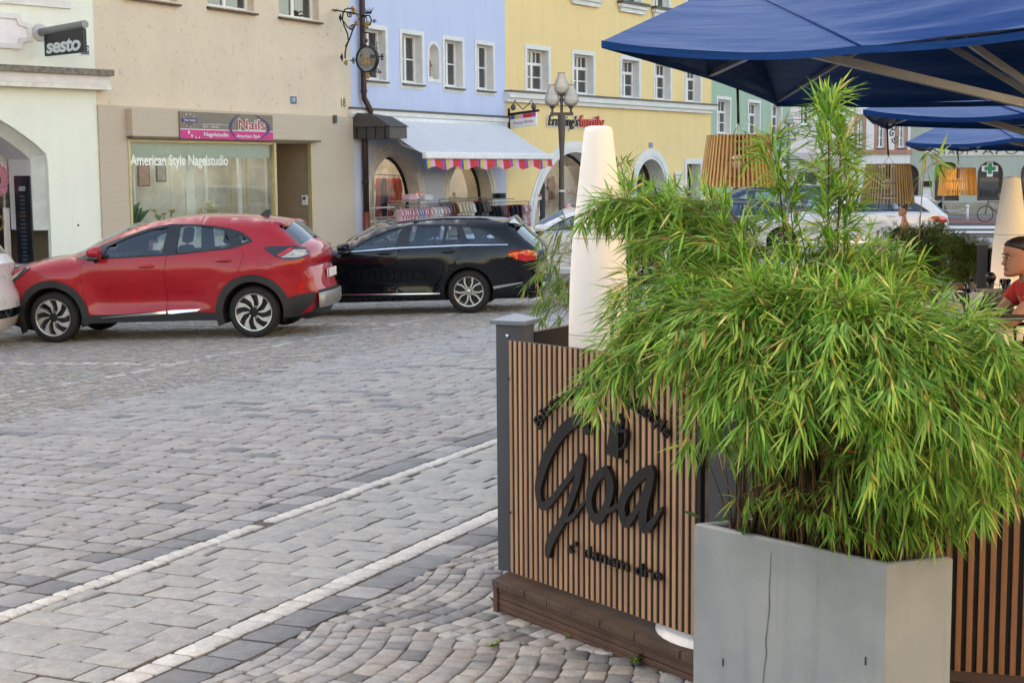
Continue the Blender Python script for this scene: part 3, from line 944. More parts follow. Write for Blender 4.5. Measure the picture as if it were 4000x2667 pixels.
put_text(m, 'Nails', W_ * .60, H_ * .40, W_ * .31, H_ * .40, -.046, sw, bold=.05); put_text(m, 'Nails', W_ * .605, H_ * .415, W_ * .30, H_ * .38, -.050, rd, bold=.015)
put_text(m, 'Nagelstudio', W_ * .235, H_ * .11, W_ * .26, H_ * .15, -.046, sw, bold=.012)
put_text(m, 'American Style', W_ * .575, H_ * .09, W_ * .27, H_ * .13, -.046, sw, shear=.3, bold=.01)
put_text(m, 'American Nails Mühldorf am Inn', W_ * .225, H_ * .53, W_ * .27, H_ * .055, -.046, sw); put_text(m, '08631 - 3689287', W_ * .225, H_ * .43, W_ * .17, H_ * .06, -.046, sw)
put_text(m, 'THUY NAILS', W_ * .035, H_ * .64, W_ * .12, H_ * .08, -.05, sw, bold=.01); m.box(W_ * .02, W_ * .17, -.046, -.042, H_ * .60, H_ * .76, pu)
put_text(m, 'USA', W_ * .075, H_ * .50, W_ * .05, H_ * .07, -.046, rd)
for k in range(9):
    a = 2 * PI * k / 9; c = (W_ * .095 + W_ * .06 * math.cos(a), H_ * .68 + H_ * .24 * math.sin(a)); P = [(c[0] + (.022 if j % 2 == 0 else .009) * math.sin(PI * j / 5), c[1] + (.022 if j % 2 == 0 else .009) * math.cos(PI * j / 5)) for j in range(10)]
    m.prism(P, -.041, -.036, sw)
for cx_, cy_, r_ in ((.085, .24, .06), (.115, .11, .045), (.155, .05, .03), (.19, .05, .025)):
    P = [(W_ * cx_ + (r_ if j % 2 == 0 else r_ * .4) * math.sin(PI * j / 5), H_ * cy_ + (r_ if j % 2 == 0 else r_ * .4) * math.cos(PI * j / 5)) for j in range(10)]
    m.prism(P, -.041, -.0365, sw)
m.build('lettering', ad)
for sgn in (-1, 1):
    m = MB(); P = []; Q = []
    for i in range(15):
        t = -1 + 2 * i / 14; cx_ = W_ * (.615 if sgn < 0 else .80); bow = (1 - t * t) * W_ * (.095 if sgn < 0 else .15); th = (.02 + .045 * (1 - t * t) * (1 if sgn > 0 else .6)) * 1.0
        z = H_ * (.5 + .5 * t) ; P.append((cx_ + sgn * bow - th + (.05 * -t if sgn > 0 else .05 * t), z)); Q.append((cx_ + sgn * bow + th + (.05 * -t if sgn > 0 else .05 * t), z))
    m.prism(P + Q[::-1], -.042, -.0368, pu)
    m.build('swoosh', ad)
numberplate(F, F.rect(1130, (374, 375), 1158, (409, 411)), '18', 'blue enamel plate numbered 18 on the rough cream wall')
m = MB(); x0, x1 = F.x(1331, 408), F.x(1349, 410); z0 = F.z(1340, 418); put_text(m, '18', x0, z0, x1 - x0, .24, -.012, mat('painted_digits', rgb(84, 74, 62, .8), .9, var=.2), shear=-.1)
m.build('painted_number', T)
m = MB(); o = F.M @ V3((xd1 - .004, 0, 0)); r_ = ray(1194, 782); P = F.M.inverted() @ (CAM + r_ * ((o - CAM).dot(F.u) / r_.dot(F.u)))
m.rbox(xd1 - .07, xd1 - .006, P.y - .10, P.y + .10, P.z - .14, P.z + .14, mat('intercom_shell', rgb(224, 220, 212, .9), .5), .02); m.box(xd1 - .074, xd1 - .0705, P.y - .05, P.y + .05, P.z + .01, P.z + .08, M_plate)
single(m, 'intercom', 'small white intercom box on the brown jamb of the studio doorway', 'intercom', loc=F.M @ V3(P), frame=F.M)
m = MB(); x, z = F.x(1299, 465), F.z(1299, 465); m.rbox(x - .06, x + .06, -.13, -.051, z - .12, z + .1, M_sillmetal, .02); m.build('wall_lamp', T)
# ===== blue house with the awning
F = F_bl
W_bl = plaster('blue_render', lin((189 / 255, 199 / 255, 226 / 255)), .06, .18, 8, streak=.05)
W_bl2 = plaster('grey_blue_render', lin((180 / 255, 184 / 255, 200 / 255)), .06, .18, 8, streak=.05)
k_ = 600 / 2091
def zb_(x, y): return 1400 + x * k_, 50 + y * k_
XE = F.x(1975, 400); holes = []; wins = []
for l, r, tl, tr, bl_, br_ in ((60 + 22, 382 - 18, 185, 230, 905, 935), (592, 862, 275, 315, 935, 965), (1172, 1412, 365, 398, 990, 1018), (1608, 1830, 432, 462, 1030, 1058)):
    a = F.L(*zb_(l, tl)); b = F.L(*zb_(r, tr)); c = F.L(*zb_(l, bl_)); d = F.L(*zb_(r, br_))
    x0, x1, z0, z1 = (a[0] + c[0]) / 2, (b[0] + d[0]) / 2, (c[1] + d[1]) / 2, (a[1] + b[1]) / 2
    wins.append((x0, x1, z0, z1))
zz0 = sum(w_[2] for w_ in wins[1:]) / 3; zz1 = sum(w_[3] for w_ in wins[1:]) / 3
wins = [(a, b, zz0, zz1) for a, b, c, d in wins]
for w_ in wins: holes.append((rectpoly(*w_), .34))
nx0, nx1 = F.x(*zb_(958, 700)), F.x(*zb_(1092, 700)); nz0, nz1 = F.z(*zb_(1025, 905)), F.z(*zb_(1025, 432))
niche = archpoly(nx0, nx1, nz0, nz1); holes.append((niche, .28))
zled = (F.z(1430, 420) + F.z(1970, 457)) / 2
# arcade arches
arches = []
for l, r, top, dd in ((1440, 1640, 606, .5), (1748, 1920, 614, .5)):
    x0, x1 = F.x(l, 800), F.x(r, 800); zt = F.z((l + r) / 2, top); P = archpoly(x0, x1, .05, zt, 16); arches.append((P, x0, x1, zt)); holes.append((P, dd))
T = house('blue_house', F, 'light blue house with white framed windows above a shop with a grey awning', 0, XE, 12.5, W_bl, holes, reveal=M_white)
gs = MB(); gs.prism(rectpoly(.02, XE - .02, .0, zled - .25), -.02, -.001, W_bl2, holes=[a[0] for a in arches], back=False); gs.build('ground_floor_render', T)
for w_ in wins: window(T, *w_, .34, bars=1, surround=.13, curtain=.45)
n = MB(); n.prism(niche, .28, None, M_white); ringprism(n, shrink(niche, -.10), .10, -.02, .001, M_white); n.build('niche', T)
st_ = thing('statue', 'small painted saint figure in red standing in the wall niche of the blue house', 'statue', M=F.M @ Matrix.Translation((nx0 + (nx1 - nx0) * .40, .16, nz0)))
s = (nz1 - nz0) * .62; M_rob = mat('robe_red', rgb(150, 74, 60, .8), .7, var=.25); M_sk = mat('carved_wood', rgb(150, 128, 108, .8), .7, var=.2)
m = MB(); m.lathe([(.13, 0), (.13, .06), (.10, .08)], M_white, 10); m.build('plinth', st_)
m = MB(); m.loft([[(s * .12 * a * math.cos(t), s * .09 * a * math.sin(t), .07 + s * z) for t in [i * PI / 6 for i in range(12)]] for z, a in ((0, 1.1), (.1, .95), (.25, 1.0), (.4, 1.05), (.5, 1.0))], M_rob, True, True); m.build('robe', st_, True)
m = MB(); m.loft([[(s * .12 * a * math.cos(t), s * .09 * a * math.sin(t), .07 + s * z) for t in [i * PI / 6 for i in range(12)]] for z, a in ((.5, 1.0), (.6, 1.15), (.72, 1.2), (.8, .9), (.84, .4), (.86, .38), (.89, .55), (.94, .62), (.99, .45), (1.0, .1))], M_sk, True, True)
m.tube([(s * .13, 0, s * .80), (s * .17, -.05, s * .62), (0, -.09, s * .60)], [.03, .025, .02], M_sk, 6); m.build('figure', st_, True)
l = MB(); l.box(.0, XE, -.16, -.001, zled - .06, zled, M_sillmetal); l.box(.0, XE, -.12, -.001, zled - .2, zled - .061, M_white); l.box(.0, XE, -.07, -.021, zled - .27, zled - .201, M_white); l.build('ledge', T)
M_cr2 = mat('stone_arch_mould', rgb(214, 208, 198, .85), .8, var=.08, vscale=4)
am = MB()
for P, x0, x1, zt in arches:
    for off, pr, w_ in ((-.36, -.03, .12), (-.24, -.055, .12), (-.12, -.035, .12)):
        ringprism(am, shrink(P, off), w_, pr, -.0205, M_cr2)
    k = len(P); am.add([(a, .0, b) for a, b in shrink(P, .004)] + [(a, .5, b) for a, b in shrink(P, .004)], [(i, (i + 1) % k, k + (i + 1) % k, k + i) for i in range(1, k)], M_cr2)
am.build('arch_moulding', T)
for j, (P, x0, x1, zt) in enumerate(arches):
    f = MB(); Q = shrink(P, .01); ringprism(f, Q, .07, .40, .47, M_dark)
    if j == 0:
        for xx in (x0 + (x1 - x0) * .33,): f.box(xx - .025, xx + .025, .42, .46, .1, zt - .2, M_cr2)
        for zz in (.75, 1.15): f.box(x0 + .08, x0 + (x1 - x0) * .75, .42, .46, zz - .025, zz + .025, M_cr2)
    fo = f.build('shop_window', T); p = MB(); p.prism(shrink(P, .06), .44, None, M_shopglass if j == 0 else glassmat('shop_glass_bright', (.9, .9, .85), .75, .01, boost=.16)); p.build('pane', fo)
rm = MB(); roombox(rm, .4, XE - .2, 0, 3.6, .52, 2.3, mat('shop_wall', rgb(226, 214, 190, .9), .9, var=.2, vscale=2)); rm.build('interior', T)
cl_ = MB(); cl_.box(.8, XE - .6, .9, 1.8, 3.5, 3.55, M_shopfill); cl_.build('ceiling_fill_panel', T)  # glowing panel added to lighten the room behind the arches
# rain pipe between the two fronts
m = MB(); M_pipe = mat('brown_rainpipe', rgb(78, 58, 56, .8), .45, .5, var=.15); xp = F.x(1404, 300)
zj = F.z(1408, 385); pts = [(xp, -.14, 12.4), (xp, -.14, zj + .15), (xp + .02, -.14, zj), (xp + .22, -.22, zj - .35), (xp + .2, -.24, zj - .6), (xp + .02, -.16, zj - .85), (xp + .02, -.14, zj - 1.2), (xp + .02, -.14, 1.05)]
m.tube(pts, .085, M_pipe, 10)
for z in (1.9, 4.5, 5.8): m.tube([(xp + .01, -.14, z), (xp + .01, -.14, z + .06)], .1, M_pipe, 10)
rp = single(m, 'rain_pipe', 'dark brown rain pipe bending down the corner of the blue house', 'rain pipe', loc=F.M @ V3((xp, -.14, 0)), frame=F.M, smooth=True)
m = MB(); m.tube([(xp + .02, -.14, 0), (xp + .02, -.14, 1.08)], .1, mat('red_oxide_pipe', rgb(140, 68, 54, .8), .5, .2, var=.15), 10); o = m.build('standpipe', rp, True, frame=F.M)
# small metal porch roof over the corner
m = MB(); Mz = mat('dark_sheet_metal', rgb(86, 80, 80, .8), .45, .4, var=.12)
xa = F.x(1376, 470); za, zb_2 = F.z(1376, 497), F.z(1376, 543); do_ = F.out(xa, 1522, 500, za)
m.box(xa, xa + .9, -do_, -.02, zb_2, za, Mz); m.add([(xa - .06, -do_ - .06, za), (xa + .95, -do_ - .06, za), (xa + .95, -.02, za), (xa - .06, -.02, za), (xa + .05, -.02, za + .42), (xa + .9, -.02, za + .42), (xa + .9, -do_ + .5, za + .30), (xa + .05, -do_ + .5, za + .30)], [(0, 1, 6, 7), (7, 6, 5, 4), (0, 7, 4, 3), (1, 2, 5, 6)], Mz)
for i in range(4): y = -do_ * (i + .5) / 4; m.box(xa - .012, xa - .001, y - .02, y + .02, zb_2, za, M_dark)
single(m, 'porch_roof', 'small dark sheet metal porch roof at the corner of the blue house', 'porch roof', loc=F.M @ V3((xa, 0, za)), frame=F.M)
# awning
x0, x1 = F.x(1440, 470), F.x(1957, 492); zt = (F.z(1440, 466) + F.z(1957, 490)) / 2
zf = None
for _ in range(4):
    zf = (zf or 1.9); D = F.out(x0, 1657, 604, zf); P = V3((x0, -D, 0)); q = ray(1657, 604)
    W_ = F.M @ P; zf = (CAM + q * ((W_ - CAM).dot(F.n) / q.dot(F.n))).z - F.o.z
D = min(D, 3.6)
aw = thing('shop_awning', 'pale grey sloping awning with a striped scalloped edge over the clothes racks', 'awning', M=F.M @ Matrix.Translation((x0, 0, zt)))
M_aw = mat('awning_cloth', rgb(216, 216, 219, .88), .8, var=.03, vscale=2); M_awh = mat('awning_white_metal', rgb(236, 236, 236, .9), .4)
m = MB(); nx = 16
for i in range(nx):
    for j in range(6):
        def pt(a, b):
            sag = .05 * math.sin(PI * b); return (x0 + (x1 - x0) * a, -.15 - (D - .15) * b, zt + (zf - zt) * b - sag)
        m.add([pt(i / nx, j / 6), pt((i + 1) / nx, j / 6), pt((i + 1) / nx, (j + 1) / 6), pt(i / nx, (j + 1) / 6)], [(0, 1, 2, 3)], M_aw)
m.build('cloth', aw, True, frame=F.M)
m = MB(); m.tube([(x0 - .05, -.12, zt), (x1 + .05, -.12, zt)], .09, M_awh, 12); m.build('cassette', aw, True, frame=F.M)
m = MB(); m.rbox(x0 - .05, x1 + .05, -D - .12, -D + .06, zf - .12, zf + .08, M_awh, .05); m.build('front_bar', aw, frame=F.M, angle=40)
m = MB()
for xx in (x0 + .4, x1 - .4): m.bar((xx, -.1, zt - .05), (xx, -D * .5, (zt + zf) / 2 - .25), .05, .05, M_awh); m.bar((xx, -D * .5, (zt + zf) / 2 - .25), (xx, -D, zf), .05, .05, M_awh)
m.build('arm', aw, frame=F.M)
m = MB(); cols = [((60, 92, 170), .5), ((214, 190, 84), 1), ((232, 172, 204), 1.15), ((214, 62, 56), 2.2), ((214, 62, 150), .55)]
x = x0; i = 0; hh = .27
while x < x1 - .01:
    c, w_ = cols[i % 5]; w_ *= .19; xe = min(x + w_, x1); mm = mat('stripe_%d' % (i % 5), rgb(*c, .85), .8, var=.05)
    n = 4
    for k in range(n):
        a, b = x + (xe - x) * k / n, x + (xe - x) * (k + 1) / n
        za, zb3 = (zf - .12 - hh + .05 * math.sin(a * 5.2) for a in (a, b))
        ya, yb = (-D - .06 + .015 * math.sin(a * 11) for a in (a, b))
        m.add([(a, ya, za), (b, yb, zb3), (b, -D - .03, zf - .1), (a, -D - .03, zf - .1)], [(0, 1, 2, 3)], mm)
    x = xe; i += 1
m.build('valance', aw, frame=F.M)

# wrought iron sign hanging at the corner
xw = F_cr.x(1300, 150); FF = F_cr
zt_ = FF.z(1340, 40); la = FF.out(xw, 1440, 60, zt_)
ws = thing('wrought_iron_sign', 'ornate black and gold wrought iron bracket with a round painted town sign', 'sign', M=FF.M @ Matrix.Translation((xw, 0, FF.z(1320, 150))))
M_iron = mat('wrought_iron', rgb(44, 42, 46, .7), .5, .5, var=.15); M_gilt = mat('gilding', rgb(190, 150, 80, .8), .35, .7, var=.15)
def ip(px, py, o=0):
    """the sign hangs in a plane square to the wall"""
    oo = FF.M @ V3((xw, 0, 0)); r = ray(px, py); return CAM + r * ((oo - CAM).dot(FF.u) / r.dot(FF.u)) + FF.u * o
I4 = Matrix.Identity(4)
def sp(c, r0, a0, a1, n=16, k=1.0): return [(c[0] + r0 * (1 - k * i / n) * math.cos(a0 + (a1 - a0) * i / n), c[1] - r0 * (1 - k * i / n) * math.sin(a0 + (a1 - a0) * i / n)) for i in range(n + 1)]
kz = 270 / 1176
def zz_(q): return [ip(1230 + a * kz, b * kz) for a, b in q]
m = MB()
for q, w_ in (([(190, 165), (350, 180), (560, 215), (700, 240), (820, 270), (930, 270), (965, 350), (930, 440)], .022), ([(480, 220), (470, 330), (500, 450), (555, 580), (570, 700), (520, 800)], .022), ([(700, 380), (650, 500), (600, 640), (540, 780), (515, 900), (515, 1000)], .022), (sp((595, 260), 60, 0, 11), .018), (sp((640, 450), 50, 3, 13), .018), ([(490, 370), (560, 470), (610, 510), (650, 500)], .016), ([(480, 240), (510, 165), (570, 145), (620, 160)], .018), ([(740, 340), (800, 290), (870, 290), (880, 340)], .018), (sp((1010, 370), 34, 0, 9), .014), ([(830, 430), (815, 520), (845, 560), (910, 560), (955, 575), (960, 640), (985, 740)], .018), ([(820, 450), (800, 640), (790, 760)], .016), (sp((880, 700), 34, 1, 11), .014), ([(600, 1035), (700, 1030)], .018), (sp((655, 1010), 26, 0, 8), .012), (sp((655, 1060), 26, 0, -8), .012), ([(1090, 970), (1170, 970)], .018), (sp((1140, 945), 26, 0, 8), .012), (sp((1140, 1000), 26, 0, -8), .012), ([(1060, 850), (1045, 730), (1080, 730)], .014), (sp((1040, 1210), 50, -1, 9), .014), (sp((1115, 1230), 30, 2, 10), .012), ([(790, 1240), (830, 1290), (980, 1250)], .016)):
    m.tube(zz_(q), w_, M_iron, 5)
for a, b in ((190, 165), (440, 310), (465, 980)):
    c = ip(1230 + a * kz, b * kz); s_ = .13; m.add([c + FF.n * s_ * .3, c + V3((0, 0, s_)), c - FF.n * s_ * .3 + FF.u * .08, c - V3((0, 0, s_)), c - FF.u * s_ * .8, c + FF.u * .02], [(0, 1, 4), (1, 2, 4), (2, 3, 4), (3, 0, 4), (0, 3, 5), (1, 0, 5), (2, 1, 5), (3, 2, 5)], M_iron)
for k in range(6):
    c = ip(1230 + (880 + k * 12) * kz, 240 * kz); m.tube([c, c + FF.n * (k - 2.5) * .05 + V3((0, 0, .14 + .03 * (k % 2)))], [.02, .004], M_iron, 5)
m.build('bracket', ws, True, frame=I4)
m = MB()
for a, b, r in ((660, 150, .09), (650, 200, .07), (750, 270, .06), (700, 410, .08), (880, 400, .09), (890, 450, .07), (520, 1070, .07), (905, 1290, .09), (355, 180, .04)):
    c = ip(1230 + a * kz, b * kz)
    for t in range(4): m.ball(c + V3((R.uniform(-.04, .04), R.uniform(-.04, .04), R.uniform(-.04, .04))), r * .6, M_gilt, 6, 4)
m.build('gilt_ornament', ws, True, frame=I4)
c = ip(1230 + 893 * kz, 1010 * kz); rx = (ip(1230 + 1075 * kz, 1010 * kz) - c).length; rz_ = c.z - ip(1230 + 893 * kz, 1240 * kz).z
Md = Matrix((FF.n, FF.u, V3((0, 0, 1)))).transposed().to_4x4(); Md.translation = c   # x out of wall, y along street, z up
def el(k, n=28): return [(rx * k * math.cos(2 * PI * i / n), rz_ * k * math.sin(2 * PI * i / n)) for i in range(n)]
m = MB(); m.prism(el(1.0), -.06, .06, M_iron, M=Md, holes=[el(.9)]); rg = m.build('sign_ring', ws, frame=I4)
m = MB(); m.prism(el(.9), -.02, .02, mat('painted_sky', rgb(150, 158, 158, .8), .5, var=.25, vscale=5), M=Md)
hz = rz_ * .1
for a, b, z0, z1, cc in ((-.75, -.42, -.45, .2, (150, 148, 140)), (-.42, -.05, -.5, .3, (196, 176, 120)), (-.05, .3, -.42, .1, (190, 160, 130)), (.3, .7, -.3, .05, (168, 140, 122)), (-.2, .1, .3, .62, (170, 164, 150)), (.35, .75, .05, .3, (74, 82, 74)), (-.6, -.45, .2, .36, (80, 90, 76))):
    m.prism(rectpoly(rx * a, rx * b, rz_ * z0, rz_ * z1), -.028 - .002 * len(m.f) / 40, -.021, mat('town_paint_%d%d' % (cc[0], cc[2]), rgb(*cc, .75), .6, var=.3, vscale=14), M=Md)
for i in range(5):
    for j in range(4): m.prism(rectpoly(rx * (-.36 + .2 * i), rx * (-.30 + .2 * i), rz_ * (-.42 + .16 * j), rz_ * (-.34 + .16 * j)), -.036, -.029, M_dark, M=Md)
m.build('painted_view', rg, frame=I4)

# ===== yellow house
F = F_ye
W_ye = plaster('yellow_render', lin((235 / 255, 206 / 255, 150 / 255)), .06, .3, 9, streak=.05)
k2 = 800 / 2352
def yw(x, y): return 2000 + x * k2, 50 + y * k2
XE = F.x(2779, 500); holes = []; wins = []
for l, r, tl, tr in ((172, 415, 415, 440), (708, 930, 478, 503), (1262, 1455, 533, 553), (1642, 1815, 575, 590), (2000, 2160, 610, 625)):
    x0, x1 = F.x(*yw(l, 700)), F.x(*yw(r, 720)); wins.append([x0, x1, (F.z(*yw(l, tl)) + F.z(*yw(r, tr))) / 2])
zt = sum(w_[2] for w_ in wins[:3]) / 3; zco = (F.z(*yw(940, 975)) + F.z(*yw(2270, 1058))) / 2
for w_ in wins: holes.append((rectpoly(w_[0], w_[1], zco + .10, zt), .36))
up = [(2425, 2502), (2556, 2612), (2682, 2722)]
zup = F.z(2470, 8) - .02; ups = []
for l, r in [(2238, 2325)] + up:
    x0, x1 = F.x(l, 10), F.x(r, 15); ups.append((x0, x1)); holes.append((rectpoly(x0, x1, zup, zup + 1.9), .3))
a0, a1 = F.x(2085, 800), F.x(2400, 800); za1 = F.z(2243, 594); A1 = archpoly(a0, a1, .05, za1, 18); holes.append((A1, .75))
d0, d1 = F.x(2484, 740), F.x(2597, 740); zd1 = F.z(2540, 622); A2 = archpoly(d0, d1, .05, zd1, 14); holes.append((A2, .75))
e0, e1, _, ez1 = F.rect(2682, (640, 640), 2735, (800, 800)); ez1 = F.z(2705, 641); holes.append((rectpoly(e0, e1, .05, ez1), .5))
T = house('yellow_house', F, 'pale yellow house with two arched openings and a long white cornice', 0, XE, 13.5, W_ye, holes, reveal=M_white)
for w_ in wins: window(T, w_[0], w_[1], zco + .10, zt, .36, trans=.66, bars=1, surround=.15, curtain=.75, top_lights=4)
for x0, x1 in ups:
    fo = window(T, x0, x1, zup, zup + 1.9, .3, bars=1, surround=.14, curtain=.6, sill=None)
    s = MB(); s.box(x0 - .3, x1 + .3, -.28, -.026, zup - .12, zup - .02, M_sillmetal); s.box(x0 - .24, x1 + .24, -.2, -.026, zup - .26, zup - .121, M_white); s.box(x0 - .16, x1 + .16, -.12, -.026, zup - .42, zup - .261, M_white); s.build('sill', fo)
c = MB(); c.box(-.0, XE, -.32, -.001, zco - .03, zco + .03, mat('cornice_sheet', rgb(116, 112, 106, .8), .6, .2, var=.3, vscale=12)); c.box(.0, XE - .1, -.26, -.001, zco - .22, zco - .031, M_white); c.box(0, XE - .2, -.16, -.001, zco - .36, zco - .221, M_white); c.build('cornice', T)
am = MB()
for P, ws_ in ((A1, ((-.40, .15, -.03), (-.25, .13, -.06), (-.12, .12, -.035))), (A2, ((-.42, .15, -.03), (-.27, .15, -.06), (-.12, .12, -.035)))):
    for off, w_, pr in ws_: ringprism(am, shrink(P, off), w_, pr, -.0005, M_white)
    k = len(P); am.add([(a, .0, b) for a, b in shrink(P, .004)] + [(a, .74, b) for a, b in shrink(P, .004)], [(i, (i + 1) % k, k + (i + 1) % k, k + i) for i in range(1, k)], M_white)
am.prism(rectpoly(e0 - .2, e1 + .2, 0, ez1 + .22), -.03, -.0005, M_white, holes=[rectpoly(e0, e1, .001, ez1)], back=False)
am.build('door_surround', T)
M_brown = mat('dark_brown_wood', rgb(84, 58, 48, .75), .5, var=.25, vscale=8)
dd = MB(); zs_ = zd1 - (d1 - d0) / 2
dd.prism(archpoly(d0 + .02, d1 - .02, .05, zs_ - .06), .70, .78, M_brown) if False else dd.box(d0, d1, .68, .78, .05, zs_, M_brown)
dd.box(d0, d1, .64, .68, zs_ - .12, zs_ + .05, M_brown)
for i in range(2):
    for z0, z1 in ((.3, 1.1), (1.25, zs_ - .25)): dd.box(d0 + .15 + i * (d1 - d0) / 2, d0 + (i + 1) * (d1 - d0) / 2 - .15, .655, .68, z0, z1, M_brown)
P = archpoly(d0, d1, zs_ + .04, zd1, 14); ringprism(dd, P, .09, .64, .72, M_brown); cx_ = (d0 + d1) / 2
for a in (40, 90, 140):
    t = math.radians(a); r_ = (d1 - d0) / 2; dd.bar((cx_, .68, zs_), (cx_ + r_ * math.cos(t), .68, zs_ + r_ * math.sin(t)), .06, .06, M_brown, up=(0, 1, 0))
do = dd.build('door', T); p = MB(); p.prism(shrink(P, .05), .70, None, M_glass); p.build('fanlight', do)
dd = MB(); dd.box(e0, e1, .45, .52, .05, ez1 * .66, M_brown); dd.prism(rectpoly(e0, e1, ez1 * .66, ez1), .45, .52, M_brown, holes=[rectpoly(e0 + .1, e1 - .1, ez1 * .66 + .1, ez1 - .1)]); do = dd.build('side_door', T)
p = MB(); p.box(e0 + .1, e1 - .1, .48, .49, ez1 * .66 + .1, ez1 - .1, M_glass); p.build('pane', do)
# shop in the big arch
f = MB(); xm = F.x(2190, 750, .7)
ringprism(f, A1, .08, .66, .74, M_dark); f.box(xm - .05, xm + .05, .66, .74, .05, za1 - .3, M_dark); xm2 = F.x(2118, 760, .7); f.box(xm2 - .12, xm2 + .12, .66, .74, .05, za1 - 1.1, M_dark)
fo = f.build('shop_window', T); p = MB(); p.prism(shrink(A1, .06), .70, None, M_shopglass); p.build('pane', fo)
rm = MB(); roombox(rm, a0 - .4, a1 + .4, 0, za1 + .2, .80, 2.3, mat('shop_wall_warm', rgb(236, 228, 214, .9), .9, var=.25, vscale=1.5)); rm.box(F.x(2205, 750, 1.6), a1, 1.6, 1.65, .9, za1 - .5, M_white); rm.build('interior', T)
cl_ = MB(); cl_.box(a0 + .3, a1 - .3, 1.1, 1.5, za1 + .1, za1 + .14, M_shopfill); cl_.build('ceiling_fill_panel', T)  # added glowing panel that lifts the light in the arch shop
m = MB(); put_text(m, 'SALE', F.x(2212, 740, 1.6), F.z(2212, 745, 1.6) - .15, .9, .2, 1.59, rd); m.build('poster_lettering', T)
# door plates, number
for i, (t0, t1) in enumerate(((672, 698), (704, 722), (727, 756))):
    x0, x1, z0, z1 = F.rect(2632, (t0, t0), 2664, (t1, t1)); m = MB(); m.box(x0, x1, -.03, -.002, z0, z1, mat('plate_white', rgb(226, 226, 224, .9), .4, var=.03))
    for j in range(2): put_text(m, ('Stadtplatz', '15-14', 'Praxis', 'Kanzlei', 'Büro', 'Notar')[i * 2 + j], x0 + .08, z1 - .16 - j * .17, (x1 - x0) * (.75, .4)[j], .07, -.034, M_plate)
    single(m, 'name_plate', ('white plate with blue numerals, topmost beside the brown side door', 'narrow white name plate between two others beside the brown side door', 'lowest white name plate beside the brown side door')[i], 'name plate', loc=F.M @ V3((x0, 0, z0)), frame=F.M)
x0, x1, z0, z1 = F.rect(2534, (558, 558), 2548, (577, 577)); m = MB(); m.box(x0, x1, -.03, -.002, z0, z1, mat('grey_blue_plate', rgb(130, 146, 164, .85), .4)); single(m, 'house_number', 'small grey blue number plate above the arched door of the yellow house', 'house number', loc=F.M @ V3((x0, 0, z0)), frame=F.M)
# letters on the wall: thin black script, bold red
ls = thing('shop_lettering', 'black and red raised letters Ernstings family on the yellow wall', 'sign', M=F.M @ Matrix.Translation((F.x(2135, 490), 0, F.z(2135, 496))))
xa, xb, xc = F.x(2134, 480), F.x(2252, 490), F.x(2352, 490); zl = (F.z(2135, 496) + F.z(2300, 492)) / 2; hh = F.z(2135, 448) - F.z(2135, 496)
m = MB(); put_text(m, "Ernsting's", xa - .03, zl - .03, xb - xa + .06, hh * .92, -.05, sw, shear=.28, bold=.035, thick=.03); put_text(m, 'family', xb - .02, zl - .03, xc - xb + .04, hh * 1.02, -.05, sw, bold=.05, thick=.03); m.build('halo', ls, frame=F.M)
m = MB(); put_text(m, "Ernsting's", xa, zl, xb - xa, hh * .86, -.11, M_black, shear=.28, bold=.0, thick=.05); m.build('script_lettering', ls, frame=F.M)
m = MB(); put_text(m, 'family', xb + .04, zl, xc - xb - .04, hh * .96, -.12, mat('letter_red', rgb(206, 52, 44, .85), .35), bold=.02, thick=.06); m.build('bold_lettering', ls, frame=F.M)
# blade sign with two lamps
xw = F.x(1986, 440); zw = F.z(1986, 443)
oo = F.M @ V3((xw, 0, 0))
def ib(px, py):
    r = ray(px, py); return CAM + r * ((oo - CAM).dot(F.u) / r.dot(F.u))
bs = thing('blade_sign', 'small white sign with a coloured band on a black arm with two lamps', 'sign', M=F.M @ Matrix.Translation((xw, 0, zw)))
m = MB(); m.tube([ib(1986, 448), ib(2105, 432)], .045, M_iron, 8); m.tube([ib(1987, 425), ib(1989, 510)], .045, M_iron, 8)
for px in (2027, 2065): m.tube([ib(px, 441), ib(px, 452)], .015, M_iron, 5)
m.build('bracket', bs, True, frame=I4)
for q in ((2043, 428, 2012, 392, 2005, 420), (2043, 428, 2075, 392, 2085, 418)):
    m = MB(); m.tube([ib(q[0], q[1]), ib((q[0] + q[2]) / 2 + (q[2] - q[0]) * .2, q[1] - 20), ib(q[2], q[3]), ib(q[4], q[5] - 10)], .016, M_iron, 5); c = ib(q[4], q[5]); m.ball(c, .09, M_sillmetal, 8, 6, (1, 1, 1.2)); m.build('sign_lamp', bs, True, frame=I4)
A, B = ib(1997, 502), ib(2096, 490); At = ib(1997, 452); H_ = At.z - A.z; Wd = (B - A).length
Mb = Matrix(((B - A).normalized() * 1.0, F.u, V3((0, 0, 1)))).transposed().to_4x4(); Mb.translation = A
m = MB(); m.box(0, Wd, -.04, .04, 0, H_, sw, Mb); bo = m.build('board', bs, frame=I4)
m = MB()
for i, cc in enumerate(((60, 92, 170), (214, 190, 84), (232, 172, 204), (206, 52, 44), (206, 52, 44), (206, 60, 150))): m.box(Wd * i / 6, Wd * (i + 1) / 6 - .002, -.046, -.041, H_ * .68, H_, mat('band_%d' % i, rgb(*cc, .85), .5), Mb)
put_text(m, "Ernsting's", Wd * .12, H_ * .28, Wd * .42, H_ * .2, -.046, M_black, shear=.28, M=Mb); put_text(m, 'family', Wd * .56, H_ * .28, Wd * .33, H_ * .24, -.046, rd, bold=.01, M=Mb); m.build('lettering', bo, frame=I4)

